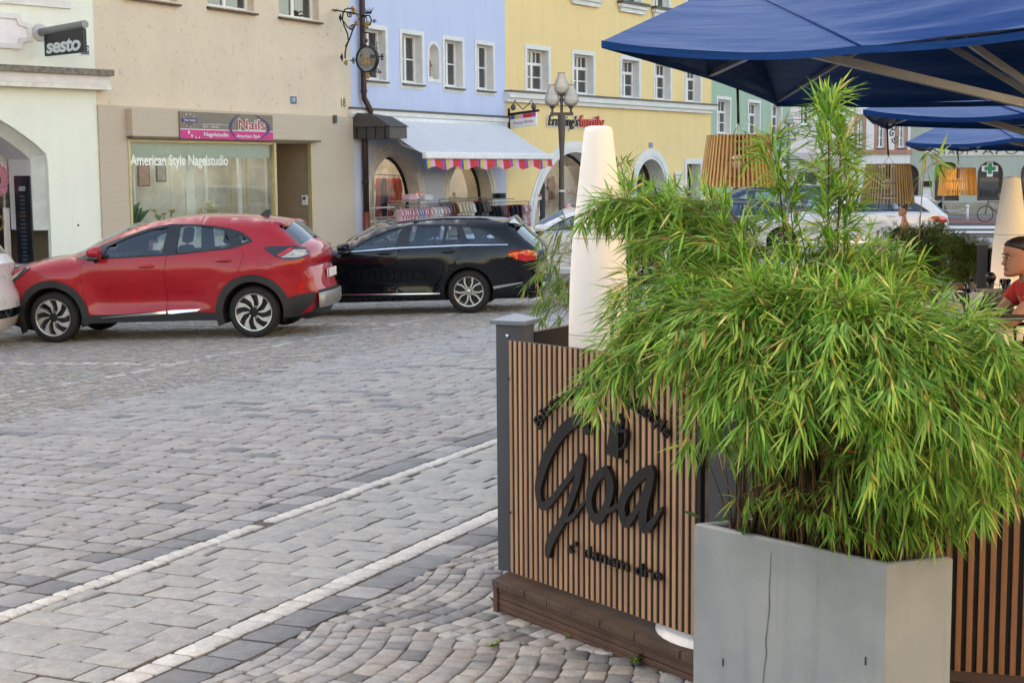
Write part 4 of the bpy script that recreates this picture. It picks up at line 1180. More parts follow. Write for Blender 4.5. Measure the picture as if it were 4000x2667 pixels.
# ===== green, pink and white houses further along
F = F_gr; W_gr = plaster('green_render', lin((160 / 255, 184 / 255, 162 / 255)), .06, .2, 8)
XE = F.x(3087, 500); holes = []; ws2 = []
for l, r, t, b in ((2803, 2850, 392, 521), (2924, 2966, 402, 529), (3015, 3050, 412, 534)):
    q = F.rect(l, t, r, b); ws2.append([q[0], q[1]]); zz = (q[2], q[3])
zz = (F.z(2826, 521), F.z(2826, 390))
for a, b in ws2: holes.append((rectpoly(a, b, *zz), .3))
dq = F.rect(3048, 700, 3074, 790); holes.append((rectpoly(dq[0], dq[1], .05, dq[3]), .3)); dq2 = F.rect(2860, 735, 2890, 800); holes.append((rectpoly(dq2[0], dq2[1] + .6, .05, 2.4), .3))
T = house('green_house', F, 'sage green house between the yellow and the pink fronts', 0, XE, 13, W_gr, holes, reveal=M_white)
for a, b in ws2: window(T, a, b, *zz, .3, trans=.64, bars=1, surround=.14, curtain=.8, top_lights=3)
m = MB(); m.box(dq[0], dq[1], .25, .3, .05, dq[3], M_frame); m.build('door', T); m = MB(); m.box(dq2[0], dq2[1] + .6, .25, .3, .05, 2.4, M_brown); m.build('side_door', T)
m = MB(); m.prism(rectpoly(dq2[0] - .2, dq2[1] + .8, 0, 2.6), -.03, -.001, M_white, holes=[rectpoly(dq2[0], dq2[1] + .6, .01, 2.4)], back=False); m.build('door_surround', T)
F = F_pi; W_pi = plaster('pink_render', lin((228 / 255, 212 / 255, 213 / 255)), .05, .2, 8)
XE = F.x(3336, 500); holes = []; ws3 = []
zz = (F.z(3150, 488), F.z(3150, 385))
for l, r in ((3128, 3165), (3198, 3236), (3270, 3306)): a, b = F.x(l, 450), F.x(r, 450); ws3.append((a, b)); holes.append((rectpoly(a, b, *zz), .2))
sq = F.rect(3112, 668, 3225, 760); zb_s, zt_s = .7, F.z(3165, 664); holes.append((rectpoly(sq[0], sq[1], zb_s, zt_s), .5)); s2 = (F.x(3235, 700), F.x(3320, 700)); holes.append((rectpoly(*s2, .05, zt_s), .5))
T = house('pink_house', F, 'pale pink house with a grey shop floor behind the second street lamp', 0, XE, 13, W_pi, holes, reveal=M_white)
for a, b in ws3: window(T, a, b, *zz, .2, bars=1, surround=.12, curtain=.9)
zg = F.z(3150, 597); m = MB(); m.prism(rectpoly(.02, XE - .02, 0, zg), -.04, -.001, mat('grey_stone_cladding', rgb(196, 190, 188, .85), .7, var=.06, vscale=2), holes=[rectpoly(sq[0], sq[1], zb_s, zt_s), rectpoly(*s2, .05, zt_s)], back=False); m.build('shop_cladding', T)
for i, (a, b, z0) in enumerate(((sq[0], sq[1], zb_s), (s2[0], s2[1], .05))):
    f = MB(); f.prism(rectpoly(a, b, z0, zt_s), .4, .5, M_frame, holes=[rectpoly(a + .12, b - .12, z0 + .1, zt_s - .12)]); f.box((a + b) / 2 - .04, (a + b) / 2 + .04, .42, .48, z0, zt_s, M_frame); fo = f.build('shop_window', T)
    p = MB(); p.box(a + .12, b - .12, .45, .46, z0 + .1, zt_s - .12, M_glass); p.build('pane', fo); p = MB(); p.box(a, b, 1.0, 1.05, z0, zt_s, M_room); p.box(a + .8, a + 1.7, .8, .83, z0, zt_s - .5, M_curtain); p.build('display', fo)
q = F.rect(3174, 617, 3262, 640); m = MB(); m.box(q[0], q[1], -.07, -.041, q[2], q[3], mat('sign_grey', rgb(176, 174, 172, .85), .6)); put_text(m, 'FABIO', q[0] + .15, q[2] + .08, (q[1] - q[0]) * .8, (q[3] - q[2]) * .6, -.074, M_dark, bold=.01); single(m, 'shop_sign', 'grey shop sign with dark capitals on the pink house', 'sign', loc=F.M @ V3((q[0], 0, q[2])), frame=F.M)
F = F_wh; W_wh = plaster('white_render', lin((226 / 255, 220 / 255, 220 / 255)), .05, .2, 8); W_red = mat('brick_red_trim', rgb(190, 134, 116, .85), .8, var=.1)
XE = F.x(3554, 650); holes = []; zz = (F.z(3440, 577), F.z(3440, 465)); ws4 = []
for l, r in ((3346, 3370), (3428, 3456), (3508, 3534)): a, b = F.x(l, 500), F.x(r, 500); ws4.append((a, b)); holes.append((rectpoly(a, b, *zz), .2))
q = (F.x(3400, 700), F.x(3500, 700)); zt_s = F.z(3450, 655); holes.append((rectpoly(*q, .05, zt_s), .5))
T = house('white_house', F, 'narrow white house with brick red window surrounds and band', 0, XE, 13, W_wh, holes, reveal=M_white)
for a, b in ws4: window(T, a, b, *zz, .2, bars=2, surround=.22, sm=W_red, curtain=.8)
m = MB(); zc = F.z(3450, 590); m.box(0, XE, -.15, -.001, zc - .16, zc + .06, W_red); m.build('cornice', T)
f = MB(); f.prism(rectpoly(*q, .05, zt_s), .4, .5, M_brown, holes=[rectpoly(q[0] + .15, q[1] - .15, .5, zt_s - .15)]); fo = f.build('shop_window', T); p = MB(); p.box(q[0] + .1, q[1] - .1, .45, .46, .4, zt_s - .1, M_glass); p.build('pane', fo)
m = MB(); xx = F.x(3492, 520); zc = (zz[0] + zz[1]) / 2
for c, r_, a0, a1 in (((xx, zc + .35), .28, 0, 10), ((xx + .1, zc - .3), .25, 3, 12), ((xx - .15, zc), .2, 1, 9)):
    m.tube([(c[0] + r_ * (1 - i / 18) * math.cos(a0 + (a1 - a0) * i / 16), -.02, c[1] + r_ * (1 - i / 18) * math.sin(a0 + (a1 - a0) * i / 16)) for i in range(17)], .03, M_sillmetal, 5)
m.build('scroll_ornament', T, True)
# ===== pharmacy
F = F_ap; W_ap = plaster('grey_green_render', lin((178 / 255, 182 / 255, 172 / 255)), .06, .2, 6)
holes = []; az = (F.z(3867, 784), F.z(3867, 630)); ap = []
for l, r in ((3652, 3748), (3818, 3918), (3986, 4086)):
    a, b = F.x(l, 720), F.x(r, 720); P = archpoly(a, b, *az); ap.append((P, a, b)); holes.append((P, .35))
a, b = F.x(3540, 720), F.x(3589, 720); PD = archpoly(a - .4, b, .05, F.z(3565, 643)); holes.append((PD, .5))
T = house('pharmacy', F, 'grey green pharmacy with dark arched shop windows at the far end of the square', -.6, 16, 13, W_ap, holes)
for i, (P, a, b) in enumerate(ap):
    f = MB(); ringprism(f, P, .14, .2, .3, M_brown); zm = az[0] + (az[1] - az[0]) * .62; f.box(a + .1, b - .1, .22, .28, zm - .06, zm + .06, M_brown); fo = f.build('shop_window', T)
    p = MB(); p.prism(shrink(P, .12), .26, None, M_glass); p.build('pane', fo)
    p = MB(); p.box(a, b, .9, .95, az[0], az[1], mat('pharmacy_back', rgb(176, 180, 172, .8), .9, var=.2)); p.prism(archpoly(a + .1, b - .1, zm, az[1] - .15), .5, .52, mat('dark_grey_panel', rgb(104, 106, 110, .8), .7)); 
    for k in range(9): p.ball((a + .3 + (b - a - .6) * k / 8, .45, zm - .12), .07, mat('cream_bulbs', rgb(236, 222, 190, .9), .5), 6, 4)
    for k in range(6):
        x = a + .25 + (b - a - .5) * R.random(); h_ = R.uniform(.3, .8); p.rbox(x - .1, x + .1, .5, .7, az[0] + .1, az[0] + h_, mat('pack_%d' % (k % 4), rgb(*((90, 150, 110), (150, 70, 90), (90, 130, 170), (210, 200, 190))[k % 4], .8), .6), .03)
    p.build('display', fo)
m = MB(); m.prism(PD, .4, .48, M_brown); do = m.build('door', T); m = MB(); m.box(a + .1, b - .2, .37, .399, .9, 2.2, M_glass); m.build('pane', do)
m = MB(); zp = F.z(3870, 790); m.box(-.5, 15.9, -.06, -.001, -.1, zp, mat('sandstone_plinth', rgb(176, 164, 146, .85), .85, var=.15, vscale=2)); m.build('plinth', T)
x0, z0, z1 = F.x(3626, 590), F.z(3800, 609), F.z(3800, 570); m = MB(); m.prism([(x0, z0 + .15), (x0 + .2, z0), (14, z0), (14, z1), (x0 + .2, z1), (x0, z1 - .15)], -.05, -.001, mat('lettering_band', rgb(226, 218, 204, .9), .8, var=.05)); bd = m.build('name_band', T)
m = MB(); M_let = mat('grey_letters', rgb(104, 98, 92, .8), .6); hh = (z1 - z0)
xs = F.x(3645, 590); put_text(m, 'S', xs, z0 + .08 * hh, .7 * hh, .84 * hh * .95, -.07, M_let, thick=.02)
xb = F.x(3676, 590); xe = F.x(3790, 590); put_text(m, 'TADT', xb, z0 + .14 * hh, xe - xb, .62 * hh, -.07, M_let, thick=.02, spacing=1.1)
m.ball((F.x(3813, 590), -.07, z0 + .45 * hh), .07, M_let, 6, 4); xb = F.x(3836, 590); xe = F.x(4090, 590); put_text(m, 'APOTHEKE', xb, z0 + .14 * hh, (xe - xb) * 1.42, .66 * hh, -.07, M_let, thick=.02, spacing=1.1); m.build('lettering', bd)
P, a, b = ap[1]; xc, zc = F.x(3870, 659), F.z(3870, 659); m = MB(); Mg = mat('cross_green', rgb(40, 140, 84, .8), .5)
for s_, mm, yy in ((.42, sw, .18), (.28, Mg, .165)): t_ = s_ * .36; m.prism([(xc - t_, zc - s_), (xc + t_, zc - s_), (xc + t_, zc - t_), (xc + s_, zc - t_), (xc + s_, zc + t_), (xc + t_, zc + t_), (xc + t_, zc + s_), (xc - t_, zc + s_), (xc - t_, zc + t_), (xc - s_, zc + t_), (xc - s_, zc - t_), (xc - t_, zc - t_)], yy, yy + .012, mm)
single(m, 'pharmacy_cross', 'green and white pharmacy cross in the arched window right of the gold lampshade', 'sign', loc=F.M @ V3((xc, .18, zc)), frame=F.M)
m = MB(); x, z = F.x(3620, 745), F.z(3620, 745); m.box(x - .3, x + .3, -.08, -.002, z - .7, z + .6, mat('notice_case', rgb(206, 196, 170, .85), .6)); m.box(x - .24, x + .24, -.086, -.081, z - .55, z + .1, M_white); m.box(x - .24, x + .24, -.086, -.081, z + .2, z + .5, M_dark); single(m, 'notice_case', 'cream notice case with a white sheet on the pharmacy wall', 'notice case', loc=F.M @ V3((x, 0, z)), frame=F.M)

# ===== sunlit row on the other side of the square (what the panes and the car paint mirror)
FO = Fac(20.1, 11.9, 28.5 + 180, 0)
FO.M = FO.M
for i, (x0, x1, cc, nm, lb) in enumerate(((-2, 12, (232, 208, 140), 'ochre_house', 'sunlit ochre house on the near side of the square'), (12.05, 24, (236, 226, 208), 'cream_house', 'sunlit cream house on the near side of the square'), (24.05, 38, (226, 196, 130), 'gold_house', 'sunlit golden house on the near side of the square'))):
    F = FO; W_o = plaster('sunlit_%d' % i, lin(tuple(v / 255 for v in cc)), .06, .2, 6); holes = []; wn = []
    n = 5
    for k in range(n):
        for z in (4.2, 7.6):
            x = x0 + (x1 - x0) * (k + .5) / n; wn.append((x - .5, x + .5, z, z + 1.7)); holes.append((rectpoly(*wn[-1]), .25))
        x = x0 + (x1 - x0) * (k + .5) / n; holes.append((archpoly(x - .9, x + .9, .05, 2.9), .6))
    T = house(nm, F, lb, x0, x1, 11, W_o, holes)
    f = MB()
    for a, b, c, d in wn: f.prism(rectpoly(a, b, c, d), .15, .22, M_frame, holes=[rectpoly(a + .1, b - .1, c + .1, d - .1)]); f.box(a + .1, b - .1, .2, .21, c + .1, d - .1, M_black)
    f.build('window_row', T)
    f = MB()
    for k in range(n): x = x0 + (x1 - x0) * (k + .5) / n; f.box(x - .9, x + .9, .55, .6, .05, 2.9, M_black)
    f.build('shopfront_row', T)
# ---------------------------------------------------------------- cars
def carpaint(name, col, rough=.25, metal=0, coat=1.0, spec=.5):
    if name in MATS: return MATS[name]
    t = NT(name); t.b.inputs['Base Color'].default_value = col; t.b.inputs['Roughness'].default_value = rough; t.b.inputs['Metallic'].default_value = metal
    t.b.inputs['Coat Weight'].default_value = coat; t.b.inputs['Coat Roughness'].default_value = .01; t.b.inputs['Specular IOR Level'].default_value = spec; t.b.inputs['Coat IOR'].default_value = 1.45
    tc = t.new('ShaderNodeTexCoord')
    n2 = t.noise(5, 4, .7, tc.outputs['Object']); r = t.ramp(n2.outputs['Fac'], [(.3, (rough * .8,) * 3), (.8, (min(1, rough * 1.3),) * 3)]); t.link(r.outputs[0], t.b.inputs['Roughness'])
    MATS[name] = t.m; return t.m


M_tyre = mat('tyre_rubber', rgb(44, 43, 43, .7), .85, var=.15, vscale=20, bump=.3, bscale=90)
M_clad = mat('grey_black_cladding', rgb(44, 45, 49, .7), .6, var=.1, vscale=10, bump=.1, bscale=200)
M_gloss = mat('gloss_black_trim', rgb(18, 18, 20, .7), .12, var=.05, coat=.5)
M_under = mat('underbody', rgb(18, 18, 18, .6), .9, var=.2)
M_carglass = glassmat('car_glass', (.72, .84, .92), .97, .01, boost=.05, gl=(.80, .92, 1))
M_chrome = mat('bright_trim', rgb(214, 220, 226, .9), .15, .95, var=.03)
M_alloy = mat('machined_alloy', rgb(214, 214, 212, .9), .28, .8, var=.06)
M_lampred = mat('tail_lamp_red', rgb(214, 34, 36, .8), .12, var=.15, vscale=20, coat=1)
M_lampwhite = mat('lamp_clear', rgb(214, 206, 196, .8), .1, .3, var=.3, vscale=14, coat=1)
M_lampdark = mat('smoked_lamp', rgb(34, 30, 34, .8), .1, var=.2, coat=1)
M_seat = mat('seat_cloth', rgb(46, 50, 60, .7), .85, var=.15)
M_numb = mat('number_plate_white', rgb(232, 230, 224, .9), .4, var=.04)
M_silver = mat('silver_bumper_trim', rgb(168, 164, 160, .8), .4, .6, var=.08)


def sstep(a, b, x):
    t = max(0, min(1, (x - a) / (b - a))); return t * t * (3 - 2 * t)


def circ(cx, cz, r, a0=0, a1=360, n=28): return [(cx + r * math.cos(math.radians(a0 + (a1 - a0) * i / n)), cz + r * math.sin(math.radians(a0 + (a1 - a0) * i / n))) for i in range(n + (0 if a1 - a0 == 360 else 1))]


def dseg(px, pz, a, b):
    dx, dz = b[0] - a[0], b[1] - a[1]; L = dx * dx + dz * dz
    t = 0 if L == 0 else max(0, min(1, ((px - a[0]) * dx + (pz - a[1]) * dz) / L))
    return math.hypot(px - a[0] - t * dx, pz - a[1] - t * dz)


def dense(poly, d):
    o = []; n = len(poly)
    for i in range(n):
        a, b = poly[i], poly[(i + 1) % n]; k = max(1, int(math.hypot(b[0] - a[0], b[1] - a[1]) / d + .5))
        o += [(a[0] + (b[0] - a[0]) * j / k, a[1] + (b[1] - a[1]) * j / k) for j in range(k)]
    return o


class Car:
    """half width S(x,z) over the side view; x runs from nose to tail, z up, near side at -y"""
    def __init__(s, top, axles, W, belt, rw, low=.24, tumble=.36, R=.16, shape=None, arch=.40):
        s.top = top; s.ax = axles; s.W = W; s.belt = belt; s.rw = rw; s.tumble = tumble; s.R = R; s.shape = shape; s.arch = arch
        s.x0 = min(p[0] for p in top); s.x1 = max(p[0] for p in top); s.low = low
        n = []
        for i in range(len(top) - 1):
            a, b = top[i], top[i + 1]; L = math.hypot(b[0] - a[0], b[1] - a[1]); k = max(1, int(L / .11))
            tg = a[2] if len(a) > 2 else 'b'
            for j in range(k): n.append((a[0] + (b[0] - a[0]) * j / k, a[1] + (b[1] - a[1]) * j / k, tg))
        n.append((*top[-1][:2], 'b')); s.topd = n
        pts = [(p[0], p[1]) for p in n]
        # lower edge from tail back to nose with the two wheel openings cut in
        bot = []
        for ax in s.ax[::-1]:
            h = s.low - rw; a = math.degrees(math.acos(max(-1, min(1, 0)))) ; import_ang = math.degrees(math.asin(max(-.95, h / arch)))
            bot += circ(ax, rw, arch, import_ang, 180 - import_ang, 22)
        s.outline = pts + bot

    def S(s, x, z):
        w_ = s.W / 2
        if z > s.belt: w_ -= (z - s.belt) * s.tumble
        else: w_ -= .05 * ((s.belt - z) / .7) ** 2 * .6
        f = max(0, (s.x0 + .75 - x) / .75); w_ -= .17 * f ** 2
        f = max(0, (x - s.x1 + .75) / .75); w_ -= .16 * f ** 2.2
        if s.shape: w_ += s.shape(x, z)
        d = min(dseg(x, z, s.topd[i], s.topd[i + 1]) for i in range(len(s.topd) - 1))
        if d < s.R:
            t = 1 - d / s.R; w_ -= s.R * .75 * (1 - math.sqrt(max(0, 1 - t * t)))
        return w_

    def side(s, mb, poly, m, holes=(), step=.09, off=0, both=True, far=True, sg=None):
        P, T = tri2d(dense(poly, step * .8), [dense(h, step * .8) for h in holes], step)
        A = [(x, -s.S(x, z) - off, z) for x, z in P]
        # wind so that normals face outwards
        T = [t if ((P[t[1]][0] - P[t[0]][0]) * (P[t[2]][1] - P[t[0]][1]) - (P[t[1]][1] - P[t[0]][1]) * (P[t[2]][0] - P[t[0]][0])) > 0 else t[::-1] for t in T]
        if sg is None or sg < 0: mb.add(A, T, m)
        if (both and sg is None) or sg == 1: mb.add([(x, -y, z) for x, y, z in A], [t[::-1] for t in T], m)

    def edge(s, mb, poly, m, depth=.012, off=0, both=True, sg=None):
        """thin return along a panel edge so shut lines read as gaps"""
        poly = dense(poly, .07); n = len(poly)
        for sg in ((sg,) if sg else (-1, 1) if both else (-1,)):
            a = [(x, sg * (s.S(x, z) + off), z) for x, z in poly]; b = [(x, sg * (s.S(x, z) + off - depth), z) for x, z in poly]
            mb.add(a + b, [(i, (i + 1) % n, n + (i + 1) % n, n + i) for i in range(n)], m)

    def cap(s, mb, mats_, bulge, K=8):
        n = len(s.topd); rows = []
        for i, (x, z, tg) in enumerate(s.topd):
            a = s.topd[max(0, i - 1)]; b = s.topd[min(n - 1, i + 1)]; dx, dz = b[0] - a[0], b[1] - a[1]; L = math.hypot(dx, dz) or 1
            nx, nz = -dz / L, dx / L
            w_ = s.S(x, z); bl = bulge(x, z, tg)
            row = []
            for k in range(K + 1):
                t = -1 + 2 * k / K; t = math.copysign(abs(t) ** .8, t)
                row.append((x + nx * bl * (1 - t * t), w_ * t, z + nz * bl * (1 - t * t)))
            rows.append(row)
        vs = [p for r in rows for p in r]
        for i in range(n - 1):
            tg = s.topd[i][2]
            for k in range(K):
                t = tg if tg != 'g' or 0 < k < K - 1 else 'k'
                yield_ = (i * (K + 1) + k, i * (K + 1) + k + 1, (i + 1) * (K + 1) + k + 1, (i + 1) * (K + 1) + k)
                mats_.setdefault(t, []).append(yield_[::-1])
        return vs


def wheel_parts(T, name, x, y, r, rimr, style, side, steer=0):
    """wheel > tyre, rim; axis along y, outer face towards side (-1 near)"""
    M = Matrix.Translation((x, y, r)) @ Matrix.Rotation(steer, 4, 'Z') @ Matrix.Rotation(PI / 2 if side < 0 else -PI / 2, 4, 'X')
    we = bpy.data.objects.new(name, None); C.objects.link(we); we.parent = T; we.matrix_basis = M; we.empty_display_size = .1
    t = MB(); w_ = .10
    t.lathe([(rimr * .96, -w_), (r - .05, -w_), (r - .015, -w_ + .02), (r, -w_ * .5), (r, w_ * .5), (r - .015, w_ - .02), (r - .05, w_), (rimr + .01, w_ - .004), (rimr * .97, w_ - .02), (rimr * .95, -w_)], M_tyre, 40, cap=False)
    t.build('tyre', we, True, angle=50)
    m = MB(); m.lathe([(rimr * .98, w_ - .02), (rimr, w_ - .006), (rimr * .955, w_ - .008), (rimr * .93, w_ - .03), (rimr * .92, -.02)], M_alloy, 40, cap=False)
    m.lathe([(.001, -.015), (rimr * .93, -.02)], M_gloss, 30, cap=False)
    m.lathe([(.001, .045), (.05, .045), (.065, .03), (.075, -.01)], M_gloss if style != 'star' else M_alloy, 16, cap=False)
    def blade(P, z1, z0, mm):
        n = len(P); m.add([(a, b, z1) for a, b in P] + [(a, b, z0) for a, b in P], [tuple(range(n)), *[(n + i, n + (i + 1) % n, (i + 1) % n, i) for i in range(n)]], mm)
    def pol(rr, a): return (rr * rimr * math.cos(a), rr * rimr * math.sin(a))
    if style == 'blade':
        for k in range(8):
            a = k * PI / 4; P = [pol(.22, a + .02), pol(.30, a - .12), pol(.62, a - .03), pol(.95, a + .16), pol(.95, a + .56), pol(.78, a + .44), pol(.55, a + .20)]
            blade(P, w_ - .012, .02, M_alloy); blade([pol(.2, a + .1), pol(.5, a + .24), pol(.9, a + .62), pol(.9, a + .80), pol(.4, a + .42)], w_ - .045, .0, M_gloss)
        for k in range(5): a = k * 1.2566; m.ball((*pol(.30, a), .05), .014, M_alloy, 6, 4)
    elif style == 'star':
        for k in range(5):
            a = k * 2 * PI / 5 + .31
            for s_ in (-1, 1):
                P = [pol(.16, a + s_ * .1), pol(.30, a + s_ * .28), pol(.62, a + s_ * .36), pol(.955, a + s_ * .22), pol(.955, a + s_ * .34), pol(.60, a + s_ * .52), pol(.26, a + s_ * .55)]
                if s_ < 0: P = P[::-1]
                blade(P, w_ - .02, .02, M_alloy)
        m.lathe([(.001, .075), (.035, .073), (.045, .05)], M_chrome, 14, cap=False)
    else:
        for k in range(5):
            a = k * 2 * PI / 5; blade([pol(.15, a - .5), pol(.5, a - .13), pol(.95, a - .18), pol(.95, a + .18), pol(.5, a + .13), pol(.15, a + .5)], w_ - .02, .02, M_alloy)
        m.lathe([(.001, .06), (.04, .058), (.05, .03)], M_gloss, 12, cap=False)
    m.build('rim', we, angle=35); return we


def scale_in(poly, d): return shrink(poly, d)


def ccw(p):
    a = sum(p[i - 1][0] * p[i][1] - p[i][0] * p[i - 1][1] for i in range(len(p))); return p if a > 0 else p[::-1]


def make_car(T, car, paint, dlo, glasses, doors, wheels, seats=True, bulge=None, black_roof=False):
    """doors: {part name: (polygon, handle (x,z))}"""
    body = MB(); dl = ccw(dlo); holes = [dl] + [ccw(shrink(ccw(d[1]), -.003)) for d in doors]
    car.side(body, car.outline, paint, holes=holes)
    ms = {}; vs = car.cap(body, ms, bulge)
    for t, fs in ms.items():
        if t == 'g': continue
        body.add(vs, fs, {'b': paint, 'k': M_gloss, 'c': M_clad}[t])
    # floor pan, wheel wells
    body.box(car.x0 + .25, car.x1 - .25, -car.W / 2 + .16, car.W / 2 - .16, car.low - .02, car.low + .06, M_under)
    for ax in car.ax:
        for sg in (-1, 1):
            q = circ(ax, car.rw, car.arch + .004, -20, 200, 18); y0, y1 = sg * (car.W / 2 - .02), sg * (car.W / 2 - .30)
            n = len(q); body.add([(a, sg * (car.S(a, b) - .002), b) for a, b in q] + [(a, y1, b) for a, b in q], [(i, i + 1, n + i + 1, n + i) for i in range(n - 1)], M_under)
            body.add([(a, y1, b) for a, b in q], [tuple(range(n))], M_under)
    bo = body.build('body', T, True, angle=38)
    # dark liner just under the door skins so the shut lines read
    ln = MB()
    for nm, poly, hd in doors: car.side(ln, shrink(ccw(poly), -.02), M_under, off=-.012, holes=[dl] if False else ())
    ln.build('door_frame', T)
    for sg in (-1, 1):
        tr = MB(); car.side(tr, dl, M_gloss, holes=[ccw(g_) for g_ in glasses], step=.12, off=.002, sg=sg); car.edge(tr, dl, M_gloss, .02, .002, sg=sg)
        for g_ in glasses: car.edge(tr, ccw(g_), M_gloss, .03, .002, sg=sg)
        tr.build('window_trim', T, True, angle=40)
        for g_ in glasses:
            w_ = MB(); car.side(w_, ccw(g_), M_carglass, step=.12, off=-.012, sg=sg); w_.build('window', T, True)
    if 'g' in ms:
        for lab, cond in (('windscreen', lambda x: x < (car.x0 + car.x1) / 2), ('rear_window', lambda x: x >= (car.x0 + car.x1) / 2)):
            fs = [f for f in ms['g'] if cond(vs[f[0]][0])]
            if fs: us_ = sorted({i for f in fs for i in f}); mp_ = {i: k for k, i in enumerate(us_)}; g_ = MB(); g_.add([vs[i] for i in us_], [tuple(mp_[i] for i in f) for f in fs], M_carglass); g_.build(lab, T, True)
    for nm, poly, hd in doors:
        for sg in (-1, 1):
            d = MB(); p = ccw(poly)
            car.side(d, p, paint, sg=sg); car.edge(d, p, paint, .012, sg=sg)
            do = d.build(nm, T, True, angle=38)
            h = MB(); y = car.S(hd[0], hd[1]); n = 14
            h.loft([[(hd[0] + .10 * k * math.cos(2 * PI * i / n), sg * (y + o), hd[1] + .022 * k * math.sin(2 * PI * i / n)) for i in range(n)] for k, o in ((1.15, -.004), (1.1, .004), (.95, .022), (.5, .03))], paint, False, True)
            h.build('handle', do, True, angle=50)
    for i, ax in enumerate(car.ax):
        for sg in (-1, 1): wheel_parts(T, 'wheel', ax, sg * (car.W / 2 - .12), car.rw, wheels[0], wheels[1], sg, wheels[2] if i == 0 and len(wheels) > 2 else 0)
    if seats:
        xm = (dl[0][0]); xs = [p[0] for p in dlo]; zb = min(p[1] for p in dlo); L0 = min(xs); L1 = max(xs)
        for k, (fx, rows) in enumerate(((.36, 2), (.70, 3))):
            for j in range(rows):
                y = (-.36, .36)[j] if rows == 2 else (-.42, 0, .42)[j]; x = L0 + (L1 - L0) * fx
                s_ = MB(); Mx = Matrix.Translation((x, y, 0)) @ Matrix.Rotation(.22, 4, 'Y')
                s_.rbox(-.06, .06, -.22, .22, .55, zb + .12, M_seat, .05, Mx); s_.rbox(-.05, .05, -.13, .13, zb + .16, zb + .36, M_seat, .045, Mx)
                for yy in (-.05, .05): s_.tube([Mx @ V3((0, yy, zb + .10)), Mx @ V3((0, yy, zb + .18))], .008, M_chrome, 5)
                s_.rbox(-.42, .02, -.23, .23, .42, .58, M_seat, .05, Matrix.Translation((x, y, 0)))
                s_.build('seat', T, True, angle=50)
        x = L0 + (L1 - L0) * .19
        d = MB(); d.rbox(x - .55, x - .08, -.62, .62, zb - .12, zb + .02, M_seat, .06); d.build('dashboard', T)
        d = MB(); Mx = Matrix.Translation((x + .05, -.36, zb + .02)) @ Matrix.Rotation(1.15, 4, 'Y')
        d.tube([Mx @ V3((.18 * math.cos(a * .3142), .18 * math.sin(a * .3142), 0)) for a in range(21)], .016, M_black, 6); d.tube([Mx @ V3((0, 0, 0)), Mx @ V3((0, 0, -.2))], .05, M_black, 6); d.build('steering_wheel', T, True)
    return bo


def mirror(T, car, x, z, paint, size=(.12, .10)):
    for sg in (-1, 1):
        m = MB(); y = car.S(x, z - .05); a, h = size
        n = 12
        m.loft([[(x + o, sg * (y + .12 + a * k * math.cos(2 * PI * i / n)), z + h * k * math.sin(2 * PI * i / n)) for i in range(n)][::sg] for o, k in ((-.09, .35), (-.07, .7), (-.02, .95), (.06, 1.0), (.075, .92))], paint, True, True)
        m.tube([(x - .02, sg * (y - .01), z - .12), (x - .02, sg * (y + .09), z - .07)], .035, M_gloss, 8)
        m.rbox(x - .07, x + .07, sg * (y + .12) - .09, sg * (y + .12) + .09, z - h - .012, z - h * .55, M_gloss, .02)
        m.build('wing_mirror', T, True, angle=45)


def placed(P_front, P_rear, ax_f, ax_r):
    """world matrix that sets the near wheel contacts on two ground points; local x from front to rear"""
    a, b = V3(P_front), V3(P_rear); x = (b - a).normalized(); y = V3((0, 0, 1)).cross(x).normalized(); z = x.cross(y)
    M = Matrix((x, y, z)).transposed().to_4x4()
    return M, a, b


def both(T, name, fn, parent=None, smooth=True):
    """a detail that sits on each flank: one part per side"""
    o_ = []
    for sg in (-1, 1):
        m = MB(); fn(m, sg); o_.append(m.build(name, parent[0 if sg < 0 else 1] if parent else T, smooth, angle=40))
    return o_


# ----- red crossover
def pxr(px, py):
    return ((px - 212) / 315.7, (1341 - .0252 * (px - 212) - py) / 315.7)
def P4(*q): return [pxr(q[i] * .3827, 800 + q[i + 1] * .3827) for i in range(0, len(q), 2)]
def P5(*q): return [pxr(700 + q[i] * .3827, 800 + q[i + 1] * .3827) for i in range(0, len(q), 2)]
top = [(-.52, .22, 'c'), (-.74, .27, 'c'), (-.80, .42, 'b'), (-.815, .60, 'b'), (-.80, .74, 'b'), (-.74, .85, 'b'), (-.62, .92, 'b'), (-.40, .985, 'b'), (-.12, 1.035, 'b'), (.15, 1.065, 'b'), (.30, 1.085, 'g'), (.60, 1.235, 'g'), (.92, 1.375, 'g'), (1.10, 1.44, 'b'), (1.36, 1.495, 'b'), (1.62, 1.522, 'b'), (1.86, 1.53, 'b'), (2.18, 1.518, 'b'), (2.5, 1.49, 'b'), (2.72, 1.462, 'b'), (2.93, 1.425, 'b'), (2.96, 1.405, 'k'), (2.90, 1.385, 'g'), (3.02, 1.28, 'g'), (3.17, 1.13, 'b'), (3.26, 1.085, 'b'), (3.30, 1.03, 'b'), (3.30, .93, 'b'), (3.27, .86, 'b'), (3.31, .78, 'b'), (3.335, .62, 'b'), (3.36, .56, 'c'), (3.36, .44, 'c'), (3.28, .30, 'c'), (3.10, .25, 'c')]
AX = (0, 2.588); RW = .325


